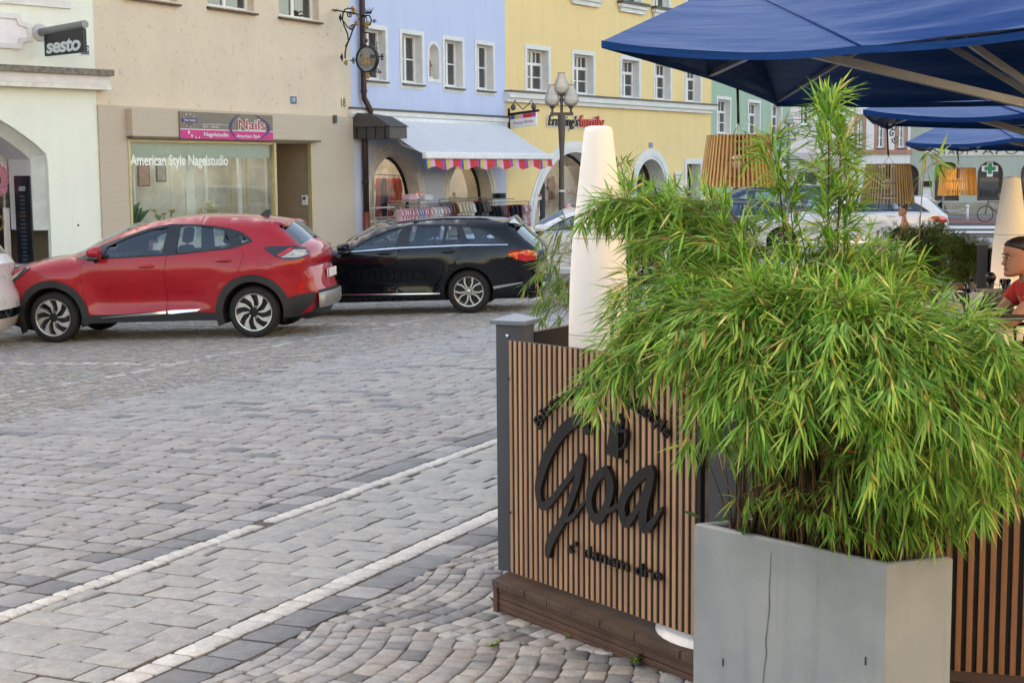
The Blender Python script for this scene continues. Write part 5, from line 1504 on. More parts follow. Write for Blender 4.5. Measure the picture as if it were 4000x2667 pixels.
def puma_shape(x, z):
    d = 0
    d -= .045 * math.exp(-((z - .50) / .13) ** 2) * sstep(.35, .7, x) * (1 - sstep(1.75, 2.15, x))      # hollow lower doors
    d += .020 * math.exp(-((z - .36) / .08) ** 2) * sstep(.4, .7, x) * (1 - sstep(1.8, 2.2, x))
    d += .018 * math.exp(-((z - .86) / .07) ** 2) * sstep(-.5, .1, x)
    for ax in AX:
        r = math.hypot(x - ax, z - RW); d += .035 * (1 - sstep(.42, .72, r))
    d += .03 * math.exp(-((z - .93) / .12) ** 2) * sstep(2.2, 2.8, x)
    return d


car = Car(top, AX, 1.79, 1.02, RW, low=.25, tumble=.40, R=.17, shape=puma_shape, arch=.385)
M_redp = carpaint('red_metallic_paint', rgb(178, 2, 26, .78), .4, .0, spec=.25)
Pf, Pr = gpt(216, 1340), gpt(1040, 1319)
Mx, a, b = placed(Pf, Pr, 0, 2.588)
hw = 1.79 / 2 - .12 + .09
Mx.translation = a + Mx.to_3x3() @ V3((0, hw, 0))
PUMA = thing('parked_car', 'red crossover car with silver bladed wheels parked before the nail studio', 'car', M=Mx, group='cars parked along the square')
dlo = P4(822, 542, 1000, 540, 1829, 500) + P5(640, 436, 742, 410, 880, 366, 852, 330, 762, 268, 640, 230, 400, 195, 160, 182, 0, 182) + P4(1600, 222, 1400, 288, 1100, 392, 960, 470)[0:4]
dlo = [p for i, p in enumerate(dlo) if i == 0 or math.hypot(p[0] - dlo[i - 1][0], p[1] - dlo[i - 1][1]) > .02]
gl = [P4(1130, 522, 1750, 496, 1802, 216, 1650, 236, 1400, 312, 1165, 412), P5(75, 486, 640, 416, 646, 372, 572, 246, 350, 210, 105, 204), P5(720, 298, 850, 352, 768, 382, 706, 312)]
fd = P4(930, 548, 885, 650, 890, 780, 920, 960, 965, 1140, 1768, 1072, 1768, 700, 1800, 506)
rd_ = P4(1812, 505, 1782, 700, 1782, 1070) + P5(455, 1052, 480, 920, 540, 830, 620, 775, 688, 735, 735, 660, 795, 470, 742, 418, 640, 440)
car_px = car
doors = [('front_door', fd, P4(1595, 612)[0]), ('rear_door', rd_, P5(580, 555)[0])]
bl_ = lambda x, z, t: (.13 if x < -.4 and z < .9 else .05 if z < 1.2 and x < .3 else .10 if t == 'g' and x < 1.2 else .03 if z > 1.4 else .10)
make_car(PUMA, car, M_redp, dlo, gl, doors, (.235, 'blade', -.06), bulge=bl_)
mirror(PUMA, car, P4(1070, 465)[0][0], P4(1070, 465)[0][1] + .0, M_redp, (.10, .085))
for ax in AX:
    a0, a1 = (-14, 205) if ax == 0 else (-10, 200)
    ac = ccw(circ(ax, RW, .475, a0, a1, 26) + circ(ax, RW, .386, a0, a1, 26)[::-1])
    both(PUMA, 'wheel_arch_trim', lambda m, sg: (car.side(m, ac, M_clad, off=.012, step=.05, sg=sg), car.edge(m, ac, M_clad, .03, .012, sg=sg)))
sill = [(.42, .24), (2.15, .24), (2.12, .34), (1.9, .345), (.5, .345), (.44, .33)]
both(PUMA, 'sill_cladding', lambda m, sg: (car.side(m, sill, M_clad, off=.014, sg=sg), car.edge(m, sill, M_clad, .03, .014, sg=sg)))
rb = [(3.00, .25), (3.12, .245), (3.33, .42), (3.35, .545), (3.16, .53), (2.98, .48)]
both(PUMA, 'bumper_corner', lambda m, sg: car.side(m, rb, M_clad, off=.014, sg=sg))
for q in (P4(1070, 1143, 1768, 1076, 1768, 1104, 1080, 1150), P4(1786, 1074, 1829, 1068) + P5(310, 1055, 270, 1078, 0, 1106) + P4(1790, 1104)): both(PUMA, 'sill_trim', lambda m, sg: car.side(m, ccw(q), M_chrome, off=.018, step=.2, sg=sg))
q1 = ccw(P5(998, 432, 1060, 412, 1300, 412, 1420, 440, 1445, 500, 1400, 530, 1360, 552, 1235, 556, 1130, 520)); lo = both(PUMA, 'tail_lamp', lambda m, sg: car.side(m, q1, M_lampdark, off=.006, sg=sg))
both(PUMA, 'lens', lambda m, sg: (car.side(m, ccw(P5(1180, 525, 1270, 470, 1300, 446, 1420, 455, 1430, 500, 1350, 530)), M_lampwhite, off=.012, step=.04, sg=sg), car.side(m, ccw(P5(1140, 500, 1260, 430, 1290, 428, 1270, 462, 1170, 520)), M_lampred, off=.0125, step=.04, sg=sg)), lo)
q2 = ccw([(-.50, .86), (-.62, .84), (-.735, .74), (-.76, .66), (-.66, .70), (-.50, .78), (-.34, .90), (-.26, .985), (-.36, .97)]); lo = both(PUMA, 'headlight', lambda m, sg: car.side(m, q2, M_lampdark, off=.006, sg=sg))
both(PUMA, 'lens', lambda m, sg: car.side(m, ccw([(-.56, .85), (-.66, .78), (-.60, .76), (-.44, .87), (-.36, .95)]), M_lampwhite, off=.01, step=.05, sg=sg), lo)
sc = MB(); q = ccw(circ(*P5(1008, 588)[0], .092, n=20)); car.side(sc, q, M_redp, off=.003, step=.06, sg=-1); car.edge(sc, q, M_under, .01, .003, sg=-1); sc.build('fuel_flap', PUMA, True)
ff = ccw(P5(1330, 900, 1330, 800, 1380, 770, 1390, 800, 1370, 870)); both(PUMA, 'reflector', lambda m, sg: car.side(m, ff, M_lampred, off=.008, sg=sg))
# tail: spoiler, bumper trim, plate, aerial, wiper
t_ = MB(); t_.loft([[(2.70, -y, 1.47 - .10 * abs(y)), (2.99, -y * .94, 1.435 - .07 * abs(y)), (3.0, -y * .94, 1.41 - .07 * abs(y)), (2.72, -y, 1.43 - .1 * abs(y))] for y in (-.56, -.4, -.2, 0, .2, .4, .56)], M_redp, True, True); t_.build('spoiler', PUMA, True, angle=40)
t_ = MB()
t_.loft([[(3.345 + .115 * (1 - (y / .8) ** 2) + o, y, z) for o, z in ((0, .34), (.02, .40), (.02, .50), (0, .53))] for y in (-.66, -.5, -.25, 0, .25, .5, .66)], M_silver, True, True, closed=False); t_.build('bumper_trim', PUMA, True)
t_ = MB(); t_.box(3.415, 3.43, -.26, .26, .70, .81, M_numb); t_.box(3.43, 3.432, -.26, -.22, .70, .81, M_plate); t_.build('number_plate', PUMA)
t_ = MB(); t_.loft([[(2.50, -.03, 1.50), (2.50, .03, 1.50), (2.64, .02, 1.49), (2.64, -.02, 1.49)], [(2.60, -.004, 1.585), (2.60, .004, 1.585), (2.645, .004, 1.575), (2.645, -.004, 1.575)]], M_black, False, True); t_.build('aerial_fin', PUMA)
t_ = MB(); t_.tube([(3.20, .0, 1.17), (3.24, .0, 1.22)], .022, M_black, 8); t_.tube([(3.21, 0, 1.18), (3.1, .3, 1.25), (3.04, .5, 1.3)], .012, M_black, 5); t_.build('rear_wiper', PUMA)

# ----- black estate
zfE = lambda z: z if z < .95 else .95 + (z - .95) * .89
def pxm(px, py): return ((px - 1833.6) / 260, zfE((1225 - .04 * (px - 1833.6) - py) / 260))
def P6(*q): return [pxm(1200 + q[i] * .4252, 800 + q[i + 1] * .4252) for i in range(0, len(q), 2)]
topE = [(-3.40, .20, 'b'), (-3.58, .24, 'b'), (-3.62, .45, 'b'), (-3.60, .62, 'b'), (-3.50, .75, 'b'), (-3.2, .86, 'b'), (-2.7, .94, 'b'), (-2.25, .985, 'b'), (-2.0, 1.02, 'g'), (-1.72, 1.18, 'g'), (-1.45, 1.325, 'b'), (-1.2, 1.40, 'b'), (-.9, 1.44, 'b'), (-.45, 1.462, 'b'), (0, 1.455, 'b'), (.4, 1.425, 'b'), (.66, 1.385, 'b'), (.72, 1.365, 'k'), (.64, 1.34, 'g'), (.85, 1.10, 'g'), (1.0, .955, 'b'), (1.06, .90, 'b'), (1.05, .76, 'b'), (1.06, .66, 'b'), (1.10, .56, 'b'), (1.09, .38, 'b'), (1.0, .26, 'c'), (.85, .23, 'c')]
topE = [(a, zfE(b_), c) for a, b_, c in topE]
AXE = (-2.84, 0); RWE = .328


def est_shape(x, z):
    d = .014 * math.exp(-((z - .80) / .035) ** 2) + .012 * math.exp(-((z - .30) / .06) ** 2) - .02 * math.exp(-((z - .5) / .14) ** 2) * (1 - sstep(-.7, -.3, x))
    for ax in AXE: d += .02 * (1 - sstep(.38, .6, math.hypot(x - ax, z - RWE)))
    return d


carE = Car(topE, AXE, 1.81, .93, RWE, low=.22, tumble=.36, R=.14, shape=est_shape, arch=.37)
dloE = P6(405, 442, 868, 396, 1500, 366, 1862, 362, 1858, 348, 1780, 288, 1640, 200, 1520, 166, 1412, 156, 970, 158, 905, 176, 700, 238, 560, 308, 410, 415)
glE = [P6(422, 428, 820, 388, 885, 182, 720, 242, 560, 326, 432, 400), P6(945, 376, 1256, 360, 1285, 176, 975, 176), P6(1284, 358, 1432, 352, 1430, 322, 1386, 178, 1316, 174), P6(1508, 350, 1785, 338, 1725, 270, 1605, 196, 1500, 180, 1440, 180)]
fdE = [(-2.32, .92), (-2.36, .70), (-2.28, .45), (-2.24, .27)] + P6(830, 862, 838, 470, 868, 398)
rdE = P6(876, 398, 846, 470, 838, 862) + [(-.62, .27), (-.54, .36)] + P6(1270, 640, 1340, 562, 1500, 382, 1496, 368)
M_blackp = carpaint('black_car_paint', rgb(8, 12, 20, .7), .5, 0, spec=.05)
blE = lambda x, z, t: (.10 if x < -3.2 and z < .85 else .05 if z < 1.1 and x < -1.9 else .10 if t == 'g' and x < 0 else .03 if z > 1.35 else .10)


def make_estate(T, paint, lamp=M_lampred, wheel=('star',)):
    make_car(T, carE, paint, dloE, glE, [('front_door', fdE, P6(720, 458)[0]), ('rear_door', rdE, P6(1315, 434)[0])], (.225, wheel[0]), bulge=blE)
    mirror(T, carE, P6(350, 400)[0][0], P6(350, 400)[0][1], paint, (.11, .075))
    w_ = [(402, 436), (868, 391), (1500, 358), (1866, 354), (1868, 364), (1500, 372), (868, 406), (404, 446)]
    both(T, 'window_line_trim', lambda m, sg: carE.side(m, ccw([P6(*q)[0] for q in w_]), M_chrome, off=.012, step=.3, sg=sg))
    both(T, 'sill_trim', lambda m, sg: carE.side(m, ccw([(-2.2, .325), (-.43, .305), (-.43, .325), (-2.2, .345)]), M_chrome, off=.012, step=.3, sg=sg))
    both(T, 'tail_lamp', lambda m, sg: carE.side(m, ccw(P6(1855, 445, 1900, 420, 2050, 412, 2118, 428, 2125, 500, 2030, 518, 1930, 492)), lamp, off=.006, sg=sg))
    both(T, 'headlight', lambda m, sg: carE.side(m, ccw([(-3.45, .70), (-3.56, .58), (-3.40, .56), (-3.15, .66), (-3.05, .78), (-3.2, .80)]), M_lampwhite, off=.006, sg=sg))
    both(T, 'side_trim', lambda m, sg: carE.side(m, ccw(P6(1722, 745, 1985, 705, 1990, 716, 1725, 768)), M_chrome, off=.012, step=.3, sg=sg))
    t = MB(); t.loft([[(.45, -y, 1.378 - .1 * abs(y)), (.78, -y * .95, 1.338 - .08 * abs(y)), (.80, -y * .95, 1.313 - .08 * abs(y)), (.48, -y, 1.338 - .1 * abs(y))] for y in (-.56, -.3, 0, .3, .56)], paint, True, True); t.build('spoiler', T, True, angle=40)
    both(T, 'roof_rail', lambda m, sg: m.tube([(-1.2, sg * .60, 1.345), (-1.05, sg * .59, 1.385), (-.4, sg * .58, 1.425), (.25, sg * .58, 1.40), (.42, sg * .60, 1.35)], .014, M_gloss, 6))
    t = MB(); t.box(1.145, 1.16, -.26, .26, .72, .83, M_numb); t.build('number_plate', T)
    t = MB(); t.loft([[(1.06 + .11 * (1 - (y / .85) ** 2) + o, y, z) for o, z in ((0, .36), (.012, .38), (.012, .40), (0, .42))] for y in (-.72, -.5, -.25, 0, .25, .5, .72)], M_chrome, True, True, closed=False); t.build('bumper_trim', T, True)


Pr = gpt(1833, 1225); dirv = (V3(b) - V3(a)).normalized()
dxy = V3((.995, -.10, 0)).normalized()
Pf = Pr - dxy * 2.84; Pf.z = Pr.z - .075
Mx, a2, b2 = placed(Pf, Pr, 0, 0); Mx.translation = b2 + Mx.to_3x3() @ V3((0, 1.81 / 2 - .03, 0))
Mx = Mx @ Matrix.Scale(.962, 4)
EST = thing('parked_car', 'glossy black estate car with chrome window line, behind the red crossover', 'car', M=Mx, group='cars parked along the square')
make_estate(EST, M_blackp)


def far_car(px_rear, depth, label, paint, wheel='plain', kind='estate', yaw=-.10, group='cars parked along the square', rearx=1.1, sc=1.0):
    """another car: local rear end seen at column px_rear"""
    d = ray(px_rear, 700); X = d.x / d.y * depth
    x = V3((math.cos(yaw), math.sin(yaw), 0)); P = V3((X, depth, 0)) - x * rearx * sc
    P.z = gz(P.x, P.y); y = V3((0, 0, 1)).cross(x)
    M = Matrix((x, y, V3((0, 0, 1)))).transposed().to_4x4(); M.translation = P
    return thing('parked_car', label, 'car', M=M @ Matrix.Scale(sc, 4), group=group)


M_whitep = carpaint('white_paint', rgb(226, 226, 228, .8), .3, 0); M_bluep = carpaint('dark_blue_paint', rgb(34, 52, 96, .8), .25, .3); M_navyp = carpaint('navy_paint', rgb(20, 30, 56, .8), .22, .2); M_silvp = carpaint('silver_paint', rgb(182, 188, 196, .8), .3, .6)
t = far_car(2750, 27.5, 'white car half hidden behind the white lantern and the bamboo', M_whitep); make_estate(t, M_whitep, wheel=('plain',))
t = far_car(3120, 37, 'navy car whose roof shows over the bamboo, in front of the blue people carrier', M_navyp); make_estate(t, M_navyp, wheel=('plain',))
t = far_car(3692, 36, 'white estate car with a red tail lamp, beyond the bare shouldered guest', M_whitep); make_estate(t, M_whitep, wheel=('plain',))

# ----- blue people carrier: taller body on its own outline
topV = [(-.75, .22, 'b'), (-.88, .3, 'b'), (-.90, .6, 'b'), (-.84, .82, 'b'), (-.6, 1.0, 'b'), (-.25, 1.1, 'b'), (-.05, 1.16, 'g'), (.5, 1.5, 'g'), (.85, 1.66, 'b'), (1.2, 1.74, 'b'), (1.8, 1.78, 'b'), (2.6, 1.77, 'b'), (3.3, 1.72, 'b'), (3.55, 1.68, 'g'), (3.78, 1.2, 'g'), (3.82, 1.05, 'b'), (3.85, .8, 'b'), (3.87, .5, 'b'), (3.82, .26, 'b'), (3.6, .24, 'b')]
carV = Car(topV, (0, 2.92), 1.90, 1.06, .33, low=.24, tumble=.24, R=.12, arch=.38)
dloV = [(.0, 1.08), (.4, 1.07), (3.4, 1.09), (3.46, 1.2), (3.3, 1.55), (2.9, 1.62), (1.3, 1.62), (.9, 1.55), (.4, 1.32)]
glV = [[(.2, 1.11), (1.06, 1.11), (1.1, 1.55), (.95, 1.52), (.5, 1.32)], [(1.2, 1.11), (2.2, 1.12), (2.2, 1.57), (1.22, 1.57)], [(2.3, 1.12), (3.34, 1.13), (3.2, 1.52), (2.85, 1.57), (2.3, 1.57)]]
t = far_car(3300, 44, 'blue people carrier with dark side glass, beyond the bamboo', M_bluep, rearx=3.87)
make_car(t, carV, M_bluep, dloV, glV, [('front_door', [(.25, 1.05), (.3, .5), (.42, .3), (1.1, .28), (1.12, 1.06)], (1.0, .95)), ('sliding_door', [(1.16, 1.06), (1.15, .28), (2.35, .28), (2.5, .6), (2.4, 1.07)], (1.3, .95))], (.22, 'plain'), bulge=lambda x, z, tg: .12 if x < -.5 else .04 if z > 1.6 else .08)
both(t, 'tail_lamp', lambda m, sg: carV.side(m, [(3.62, .95), (3.82, .95), (3.76, 1.3), (3.66, 1.3)], M_lampred, off=.006, sg=sg))

# ----- white hatchback cut by the left edge (only its tail shows)
topW = [(-3.0, .22, 'b'), (-3.2, .3, 'b'), (-3.25, .6, 'b'), (-3.1, .8, 'b'), (-2.5, .95, 'b'), (-2.1, 1.02, 'g'), (-1.4, 1.38, 'b'), (-1.0, 1.47, 'b'), (-.3, 1.5, 'b'), (.25, 1.44, 'b'), (.45, 1.40, 'g'), (.70, 1.08, 'b'), (.76, 1.0, 'b'), (.73, .86, 'b'), (.78, .70, 'b'), (.84, .60, 'b'), (.85, .46, 'k'), (.84, .38, 'b'), (.78, .26, 'b'), (.66, .22, 'b')]
carW = Car(topW, (-2.55, 0), 1.78, .95, .32, low=.22, tumble=.36, R=.14, arch=.37)
dloW = [(-1.95, .98), (.1, 1.02), (.3, 1.12), (.1, 1.3), (-.4, 1.4), (-1.0, 1.4), (-1.3, 1.34)]
glW = [[(-1.75, 1.0), (-.9, 1.02), (-.9, 1.36), (-1.25, 1.32)], [(-.8, 1.02), (.05, 1.05), (.15, 1.12), (-.1, 1.28), (-.4, 1.36), (-.8, 1.36)]]
P = gpt(-360, 1383); x = V3((.996, -.084, .014)).normalized(); y = V3((0, 0, 1)).cross(x).normalized(); M = Matrix((x, y, x.cross(y))).transposed().to_4x4(); M.translation = P + y * .8
t = thing('parked_car', 'white car cut off by the left edge, only its tail showing', 'car', M=M, group='cars parked along the square')
make_car(t, carW, M_whitep, dloW, glW, [('rear_door', [(-.85, .98), (-.85, .3), (-.45, .3), (-.35, .6), (0, .75), (.1, 1.0)], (-.1, .9))], (.22, 'plain'), bulge=lambda x, z, tg: .10)
for nm, q, mm in (('tail_lamp', [(.42, .86), (.68, .84), (.73, .95), (.68, 1.03), (.5, 1.0)], M_lampred), ('reflector', [(.70, .52), (.80, .50), (.82, .66), (.76, .64)], M_lampred), ('bumper_trim', [(.45, .38), (.84, .40), (.85, .50), (.45, .47)], M_gloss)):
    both(t, nm, lambda m, sg: carW.side(m, q, mm, off=.006, sg=sg))
# ---------------------------------------------------------------- terrace: deck, fences, lantern, planter
M_slat = NT('oak_slats'); tc = M_slat.new('ShaderNodeTexCoord'); at = M_slat.new('ShaderNodeAttribute', attribute_name='Col')
mp = M_slat.new('ShaderNodeMapping'); mp.inputs['Scale'].default_value = (60, 60, 3); M_slat.link(tc.outputs['Object'], mp.inputs['Vector'])
n_ = M_slat.noise(1, 4, .6, mp.outputs[0]); r_ = M_slat.ramp(n_.outputs['Fac'], [(.3, (.78, .74, .70)), (.7, (1.08, 1.05, 1.0))]); c_ = M_slat.mix(1.0, at.outputs['Color'], r_.outputs[0], 'MULTIPLY')
M_slat.link(c_, M_slat.b.inputs['Base Color']); M_slat.b.inputs['Roughness'].default_value = .55; M_slat.bump(n_.outputs['Fac'], .1, .002); M_slat = M_slat.m
M_back = mat('black_backing', rgb(22, 20, 22, .6), .8, var=.1)
M_post = mat('anthracite_post', rgb(72, 76, 84, .8), .5, .1, var=.06, vscale=5)
M_cap = mat('grey_post_cap', rgb(120, 130, 142, .8), .35, .3, var=.06)
M_deck = NT('ribbed_deck_boards'); tc = M_deck.new('ShaderNodeTexCoord'); wv = M_deck.new('ShaderNodeTexWave', Scale=28.0, Distortion=.3); wv.bands_direction = 'X'
mp = M_deck.new('ShaderNodeMapping'); mp.inputs['Rotation'].default_value = (0, 0, math.radians(62)); M_deck.link(tc.outputs['Object'], mp.inputs['Vector']); M_deck.link(mp.outputs[0], wv.inputs['Vector'])
n_ = M_deck.noise(7, 5, .7, tc.outputs['Object']); r_ = M_deck.ramp(n_.outputs['Fac'], [(.3, rgb(70, 52, 44, .75)), (.7, rgb(104, 82, 70, .75))]); M_deck.link(r_.outputs[0], M_deck.b.inputs['Base Color'])
M_deck.b.inputs['Roughness'].default_value = .7; M_deck.bump(wv.outputs['Fac'], .8, .006); M_deck = M_deck.m
M_fasc = mat('brown_deck_fascia', rgb(88, 62, 50, .75), .65, var=.22, vscale=9, bump=.3, bscale=40)

ZD = .13
A_, B_ = V3((-.079, 5.74, 0)), V3((.615, 4.755, 0)); C_ = V3((2.6, 4.12, 0)); UB = V3((.46, .888, 0)).normalized()
Dk = [A_, B_, C_, V3((9, 4.0, 0)), V3((12, 18.6, 0)), A_ + UB * 14.5]
dk = thing('terrace_deck', 'brown ribbed wooden deck under the fenced terrace', 'deck', loc=(0, 5, 0))
m = MB(); m.add([(p.x, p.y, ZD) for p in Dk], [tuple(range(6))], M_deck); m.build('deck_boards', dk, frame=Matrix.Identity(4))
m = MB(); L_ = (B_ - A_).length; e1 = (B_ - A_).normalized(); n1 = V3((e1.y, -e1.x, 0)); n1 = n1 if n1.y < 0 else -n1
Mk = Matrix((e1, -n1, V3((0, 0, 1)))).transposed().to_4x4(); Mk.translation = A_
x = 0; k = 0
for ln in (.22, .145, .155, .165, .19, .24, .3):  # board ends along the edge
    m.rbox(x + .0015, min(x + ln, L_ + .05) - .0015, -.012, .03, ZD - .026, ZD + .002, M_deck, .004, Mk); x += ln
    if x > L_: break
m.build('board_edge', dk, frame=Matrix.Identity(4))
for i in range(6):
    z1 = ZD - .028 - i * .024; m2 = MB() if i == 0 else m2; m2.rbox(.025, L_ + .3, .004 + .002 * (i % 2), .03, z1 - .0215, z1, M_fasc, .004, Mk)
m2.box(-.004, .022, -.002, .03, ZD - .19, ZD - .027, M_fasc, Mk); m2.box(0, L_ + .3, .03, .05, -.12, ZD - .03, M_under, Mk); m2.build('fascia', dk, frame=Matrix.Identity(4))
m = MB()
for a, b in ((B_, C_), (A_, A_ + UB * 14.5)): m.add([(a.x, a.y, -.6), (b.x, b.y, -.6), (b.x, b.y, ZD - .003), (a.x, a.y, ZD - .003)], [(0, 1, 2, 3)], M_fasc)
m.build('side_board', dk, frame=Matrix.Identity(4))


def slatpanel(mb, M, L, z0, z1, lift=0, pitch=.0328, tone_=(172, 135, 107), thick=.0042, x0=.0):
    """backing board with raised vertical slats; local x along the panel, front at -y"""
    dz = lambda x: lift * x / L
    mb.add([M @ V3(p) for p in ((x0, 0, z0), (L, 0, z0 + lift), (L, 0, z1 + lift), (x0, 0, z1), (x0, .02, z0), (L, .02, z0 + lift), (L, .02, z1 + lift), (x0, .02, z1))], [(0, 1, 2, 3), (5, 4, 7, 6), (3, 2, 6, 7), (1, 5, 6, 2), (4, 0, 3, 7)], M_back)
    x = x0 + .002; base = lin(tuple(v / 255 for v in tone_))
    while x < L - .01:
        w_ = pitch * .54; k = R.uniform(.8, 1.08); c = (base[0] * k, base[1] * k * R.uniform(.95, 1.03), base[2] * k * R.uniform(.9, 1.05))
        a, b = x, x + w_; e = .0015
        vs = [(a, -.0005, z0 + dz(a)), (b, -.0005, z0 + dz(b)), (b, -thick + e, z0 + dz(b)), (b - e, -thick, z0 + dz(b)), (a + e, -thick, z0 + dz(a)), (a, -thick + e, z0 + dz(a))]
        up = [(p[0], p[1], p[2] + z1 - z0) for p in vs]
        mb.loft([[M @ V3(p) for p in vs], [M @ V3(p) for p in up]], M_slat, True, True, col=c)
        x += pitch


def fpost(x, y, ang, label, h=1.0, w_=.115, screw=True):
    t = thing('fence_post', label, 'post', M=Matrix.Translation((x, y, ZD)) @ Matrix.Rotation(ang, 4, 'Z'), group='anthracite terrace posts')
    m = MB(); m.rbox(-w_ / 2, w_ / 2, -w_ / 2, w_ / 2, -.0, h, M_post, .004); m.build('shaft', t, angle=40)
    m = MB(); c = w_ / 2 + .018; m.add([(-c, -c, h), (c, -c, h), (c, c, h), (-c, c, h), (-c, -c, h + .016), (c, -c, h + .016), (c, c, h + .016), (-c, c, h + .016), (0, 0, h + .04)], [(3, 2, 1, 0), (0, 1, 5, 4), (1, 2, 6, 5), (2, 3, 7, 6), (3, 0, 4, 7), (4, 5, 8), (5, 6, 8), (6, 7, 8), (7, 4, 8)], M_cap); m.build('cap', t)
    if screw: m = MB(); m.lathe([(.001, .006), (.007, .005), (.009, 0)], M_chrome, 10, Matrix.Translation((-.005, -w_ / 2, h - .045)) @ Matrix.Rotation(PI / 2, 4, 'X')); m.build('screw', t, True)
    return t


fpost(.012, 5.90, -math.radians(26), 'anthracite post with a grey pyramid cap at the left end of the lettered panel', 1.0)
fpost(.722, 4.835, -math.radians(26), 'anthracite post standing behind the concrete planter', .98)
# lettered front panel
P0 = V3((-.011, 5.75, 0)); e1 = V3((.601, -.89, 0)).normalized(); n1 = V3((-e1.y, e1.x, 0)); n1 = n1 if n1.y < 0 else -n1
Mp = Matrix((e1, -n1, V3((0, 0, 1)))).transposed().to_4x4(); Mp.translation = P0
LP = 1.125
fp = thing('slatted_fence_panel', 'oak slatted panel with large black Goa lettering facing the street', 'fence panel', M=Mp @ Matrix.Translation((0, 0, .157)))
m = MB(); slatpanel(m, Mp, LP, .157, 1.078, .022); m.build('slat_board', fp, colattr=True, frame=Matrix.Identity(4))
m = MB()
for x, z in ((.012, .93), (.018, .40), (.55, .86), (.75, .72)): m.lathe([(.001, .004), (.006, .003), (.007, 0)], M_dark, 8, Mp @ Matrix.Translation((x, -.0125, z)) @ Matrix.Rotation(PI / 2, 4, 'X'))
m.build('screw', fp, True, frame=Matrix.Identity(4))


def pan(px, py, off=.0125):
    o = P0 + n1 * off; r = ray(px, py); P = CAM + r * ((o - CAM).dot(n1) / r.dot(n1)); q = Mp.inverted() @ P; return q.x, q.z


def zg(*q): return [pan(2000 + q[i] * .5738, 1450 + q[i + 1] * .5738) for i in range(0, len(q), 2)]


M_logo = mat('black_logo_acrylic', rgb(20, 21, 24, .7), .35, var=.08, vscale=20)


def smooth_path(pts, n=6):
    o = []
    for i in range(len(pts) - 1):
        a, b, c, d = (np.array(pts[max(0, i - 1)]), np.array(pts[i]), np.array(pts[i + 1]), np.array(pts[min(len(pts) - 1, i + 2)]))
        for k in range(n):
            t = k / n; o.append(tuple(.5 * ((2 * b) + (-a + c) * t + (2 * a - 5 * b + 4 * c - d) * t * t + (-a + 3 * b - 3 * c + d) * t ** 3)))
    o.append(tuple(pts[-1])); return o


_lv = [0]
def stroke(mb, q):
    """brush stroke given as pixel triples x, y, width"""
    P = smooth_path([q[i:i + 3] for i in range(0, len(q), 3)]); W = []
    for (x, y, w_) in P:
        a = zg(x, y)[0]; b = zg(x + 1, y)[0]; W.append((*a, w_ * .5 * .5738 * .00105))
    n = len(W); L, Rr = [], []
    for i in range(n):
        a, b = W[max(0, i - 1)], W[min(n - 1, i + 1)]; dx, dz = b[0] - a[0], b[1] - a[1]; l = math.hypot(dx, dz) or 1
        L.append((W[i][0] - dz / l * W[i][2], W[i][1] + dx / l * W[i][2])); Rr.append((W[i][0] + dz / l * W[i][2], W[i][1] - dx / l * W[i][2]))
    _lv[0] += 1; y1 = -.0125 - .0145 - .00035 * _lv[0]; y0 = -.0128
    # rounded ends
    def fan(c, a0):
        return [(c[0] + c[2] * math.cos(a0 + PI * k / 6), c[1] + c[2] * math.sin(a0 + PI * k / 6)) for k in range(1, 6)]
    for i in range(n - 1):
        q4 = [L[i], Rr[i], Rr[i + 1], L[i + 1]]
        mb.add([(a, y1, b) for a, b in q4] + [(a, y0, b) for a, b in q4], [(0, 1, 2, 3), (0, 3, 7, 4), (1, 5, 6, 2)], M_logo)
    for c, i, s in ((W[0], 0, 1), (W[-1], n - 1, -1)):
        k = 14; ring = [(c[0] + c[2] * math.cos(2 * PI * j / k), c[1] + c[2] * math.sin(2 * PI * j / k)) for j in range(k)]
        mb.add([(a, y1 + .00012, b) for a, b in ring] + [(a, y0, b) for a, b in ring], [tuple(range(k))] + [(j, (j + 1) % k, k + (j + 1) % k, k + j) for j in range(k)], M_logo)


m = MB()
for q in ((530, 400, 56, 490, 330, 66, 430, 345, 74, 345, 425, 80, 265, 560, 80, 215, 700, 74, 196, 800, 62, 210, 890, 58, 240, 912, 56, 295, 865, 46, 370, 770, 40, 430, 690, 42, 488, 595, 50),
          (488, 588, 62, 468, 720, 60, 432, 840, 54, 395, 940, 54, 350, 1035, 58, 300, 1110, 66, 268, 1190, 66, 262, 1240, 56), (385, 1010, 30, 430, 985, 30, 480, 925, 24, 516, 880, 18),
          (660, 672, 58, 600, 715, 62, 552, 815, 64, 548, 920, 60, 588, 1000, 66, 635, 968, 60, 678, 870, 56, 690, 770, 70, 672, 690, 60), (650, 955, 36, 700, 935, 30, 750, 905, 26),
          (962, 668, 60, 880, 718, 64, 800, 820, 66, 768, 920, 64, 792, 1022, 66, 840, 985, 44, 890, 905, 36, 935, 800, 40, 965, 710, 50), (972, 690, 60, 952, 800, 60, 922, 920, 66, 914, 1040, 74, 940, 1062, 54, 985, 1015, 38, 1042, 930, 20)):
    stroke(m, q)
m.build('script_lettering', fp, frame=Mp)
m = MB(); m.prism(zg(690, 335, 752, 356, 745, 420, 748, 590, 662, 560, 684, 410)[::-1], -.028, -.0128, M_logo)
stroke(m, (742, 290, 10, 768, 330, 14, 764, 380, 12)); stroke(m, (750, 402, 16, 790, 404, 20, 800, 440, 18, 786, 500, 14, 752, 530, 10)); m.build('bottle_emblem', fp, frame=Mp)
m = MB()


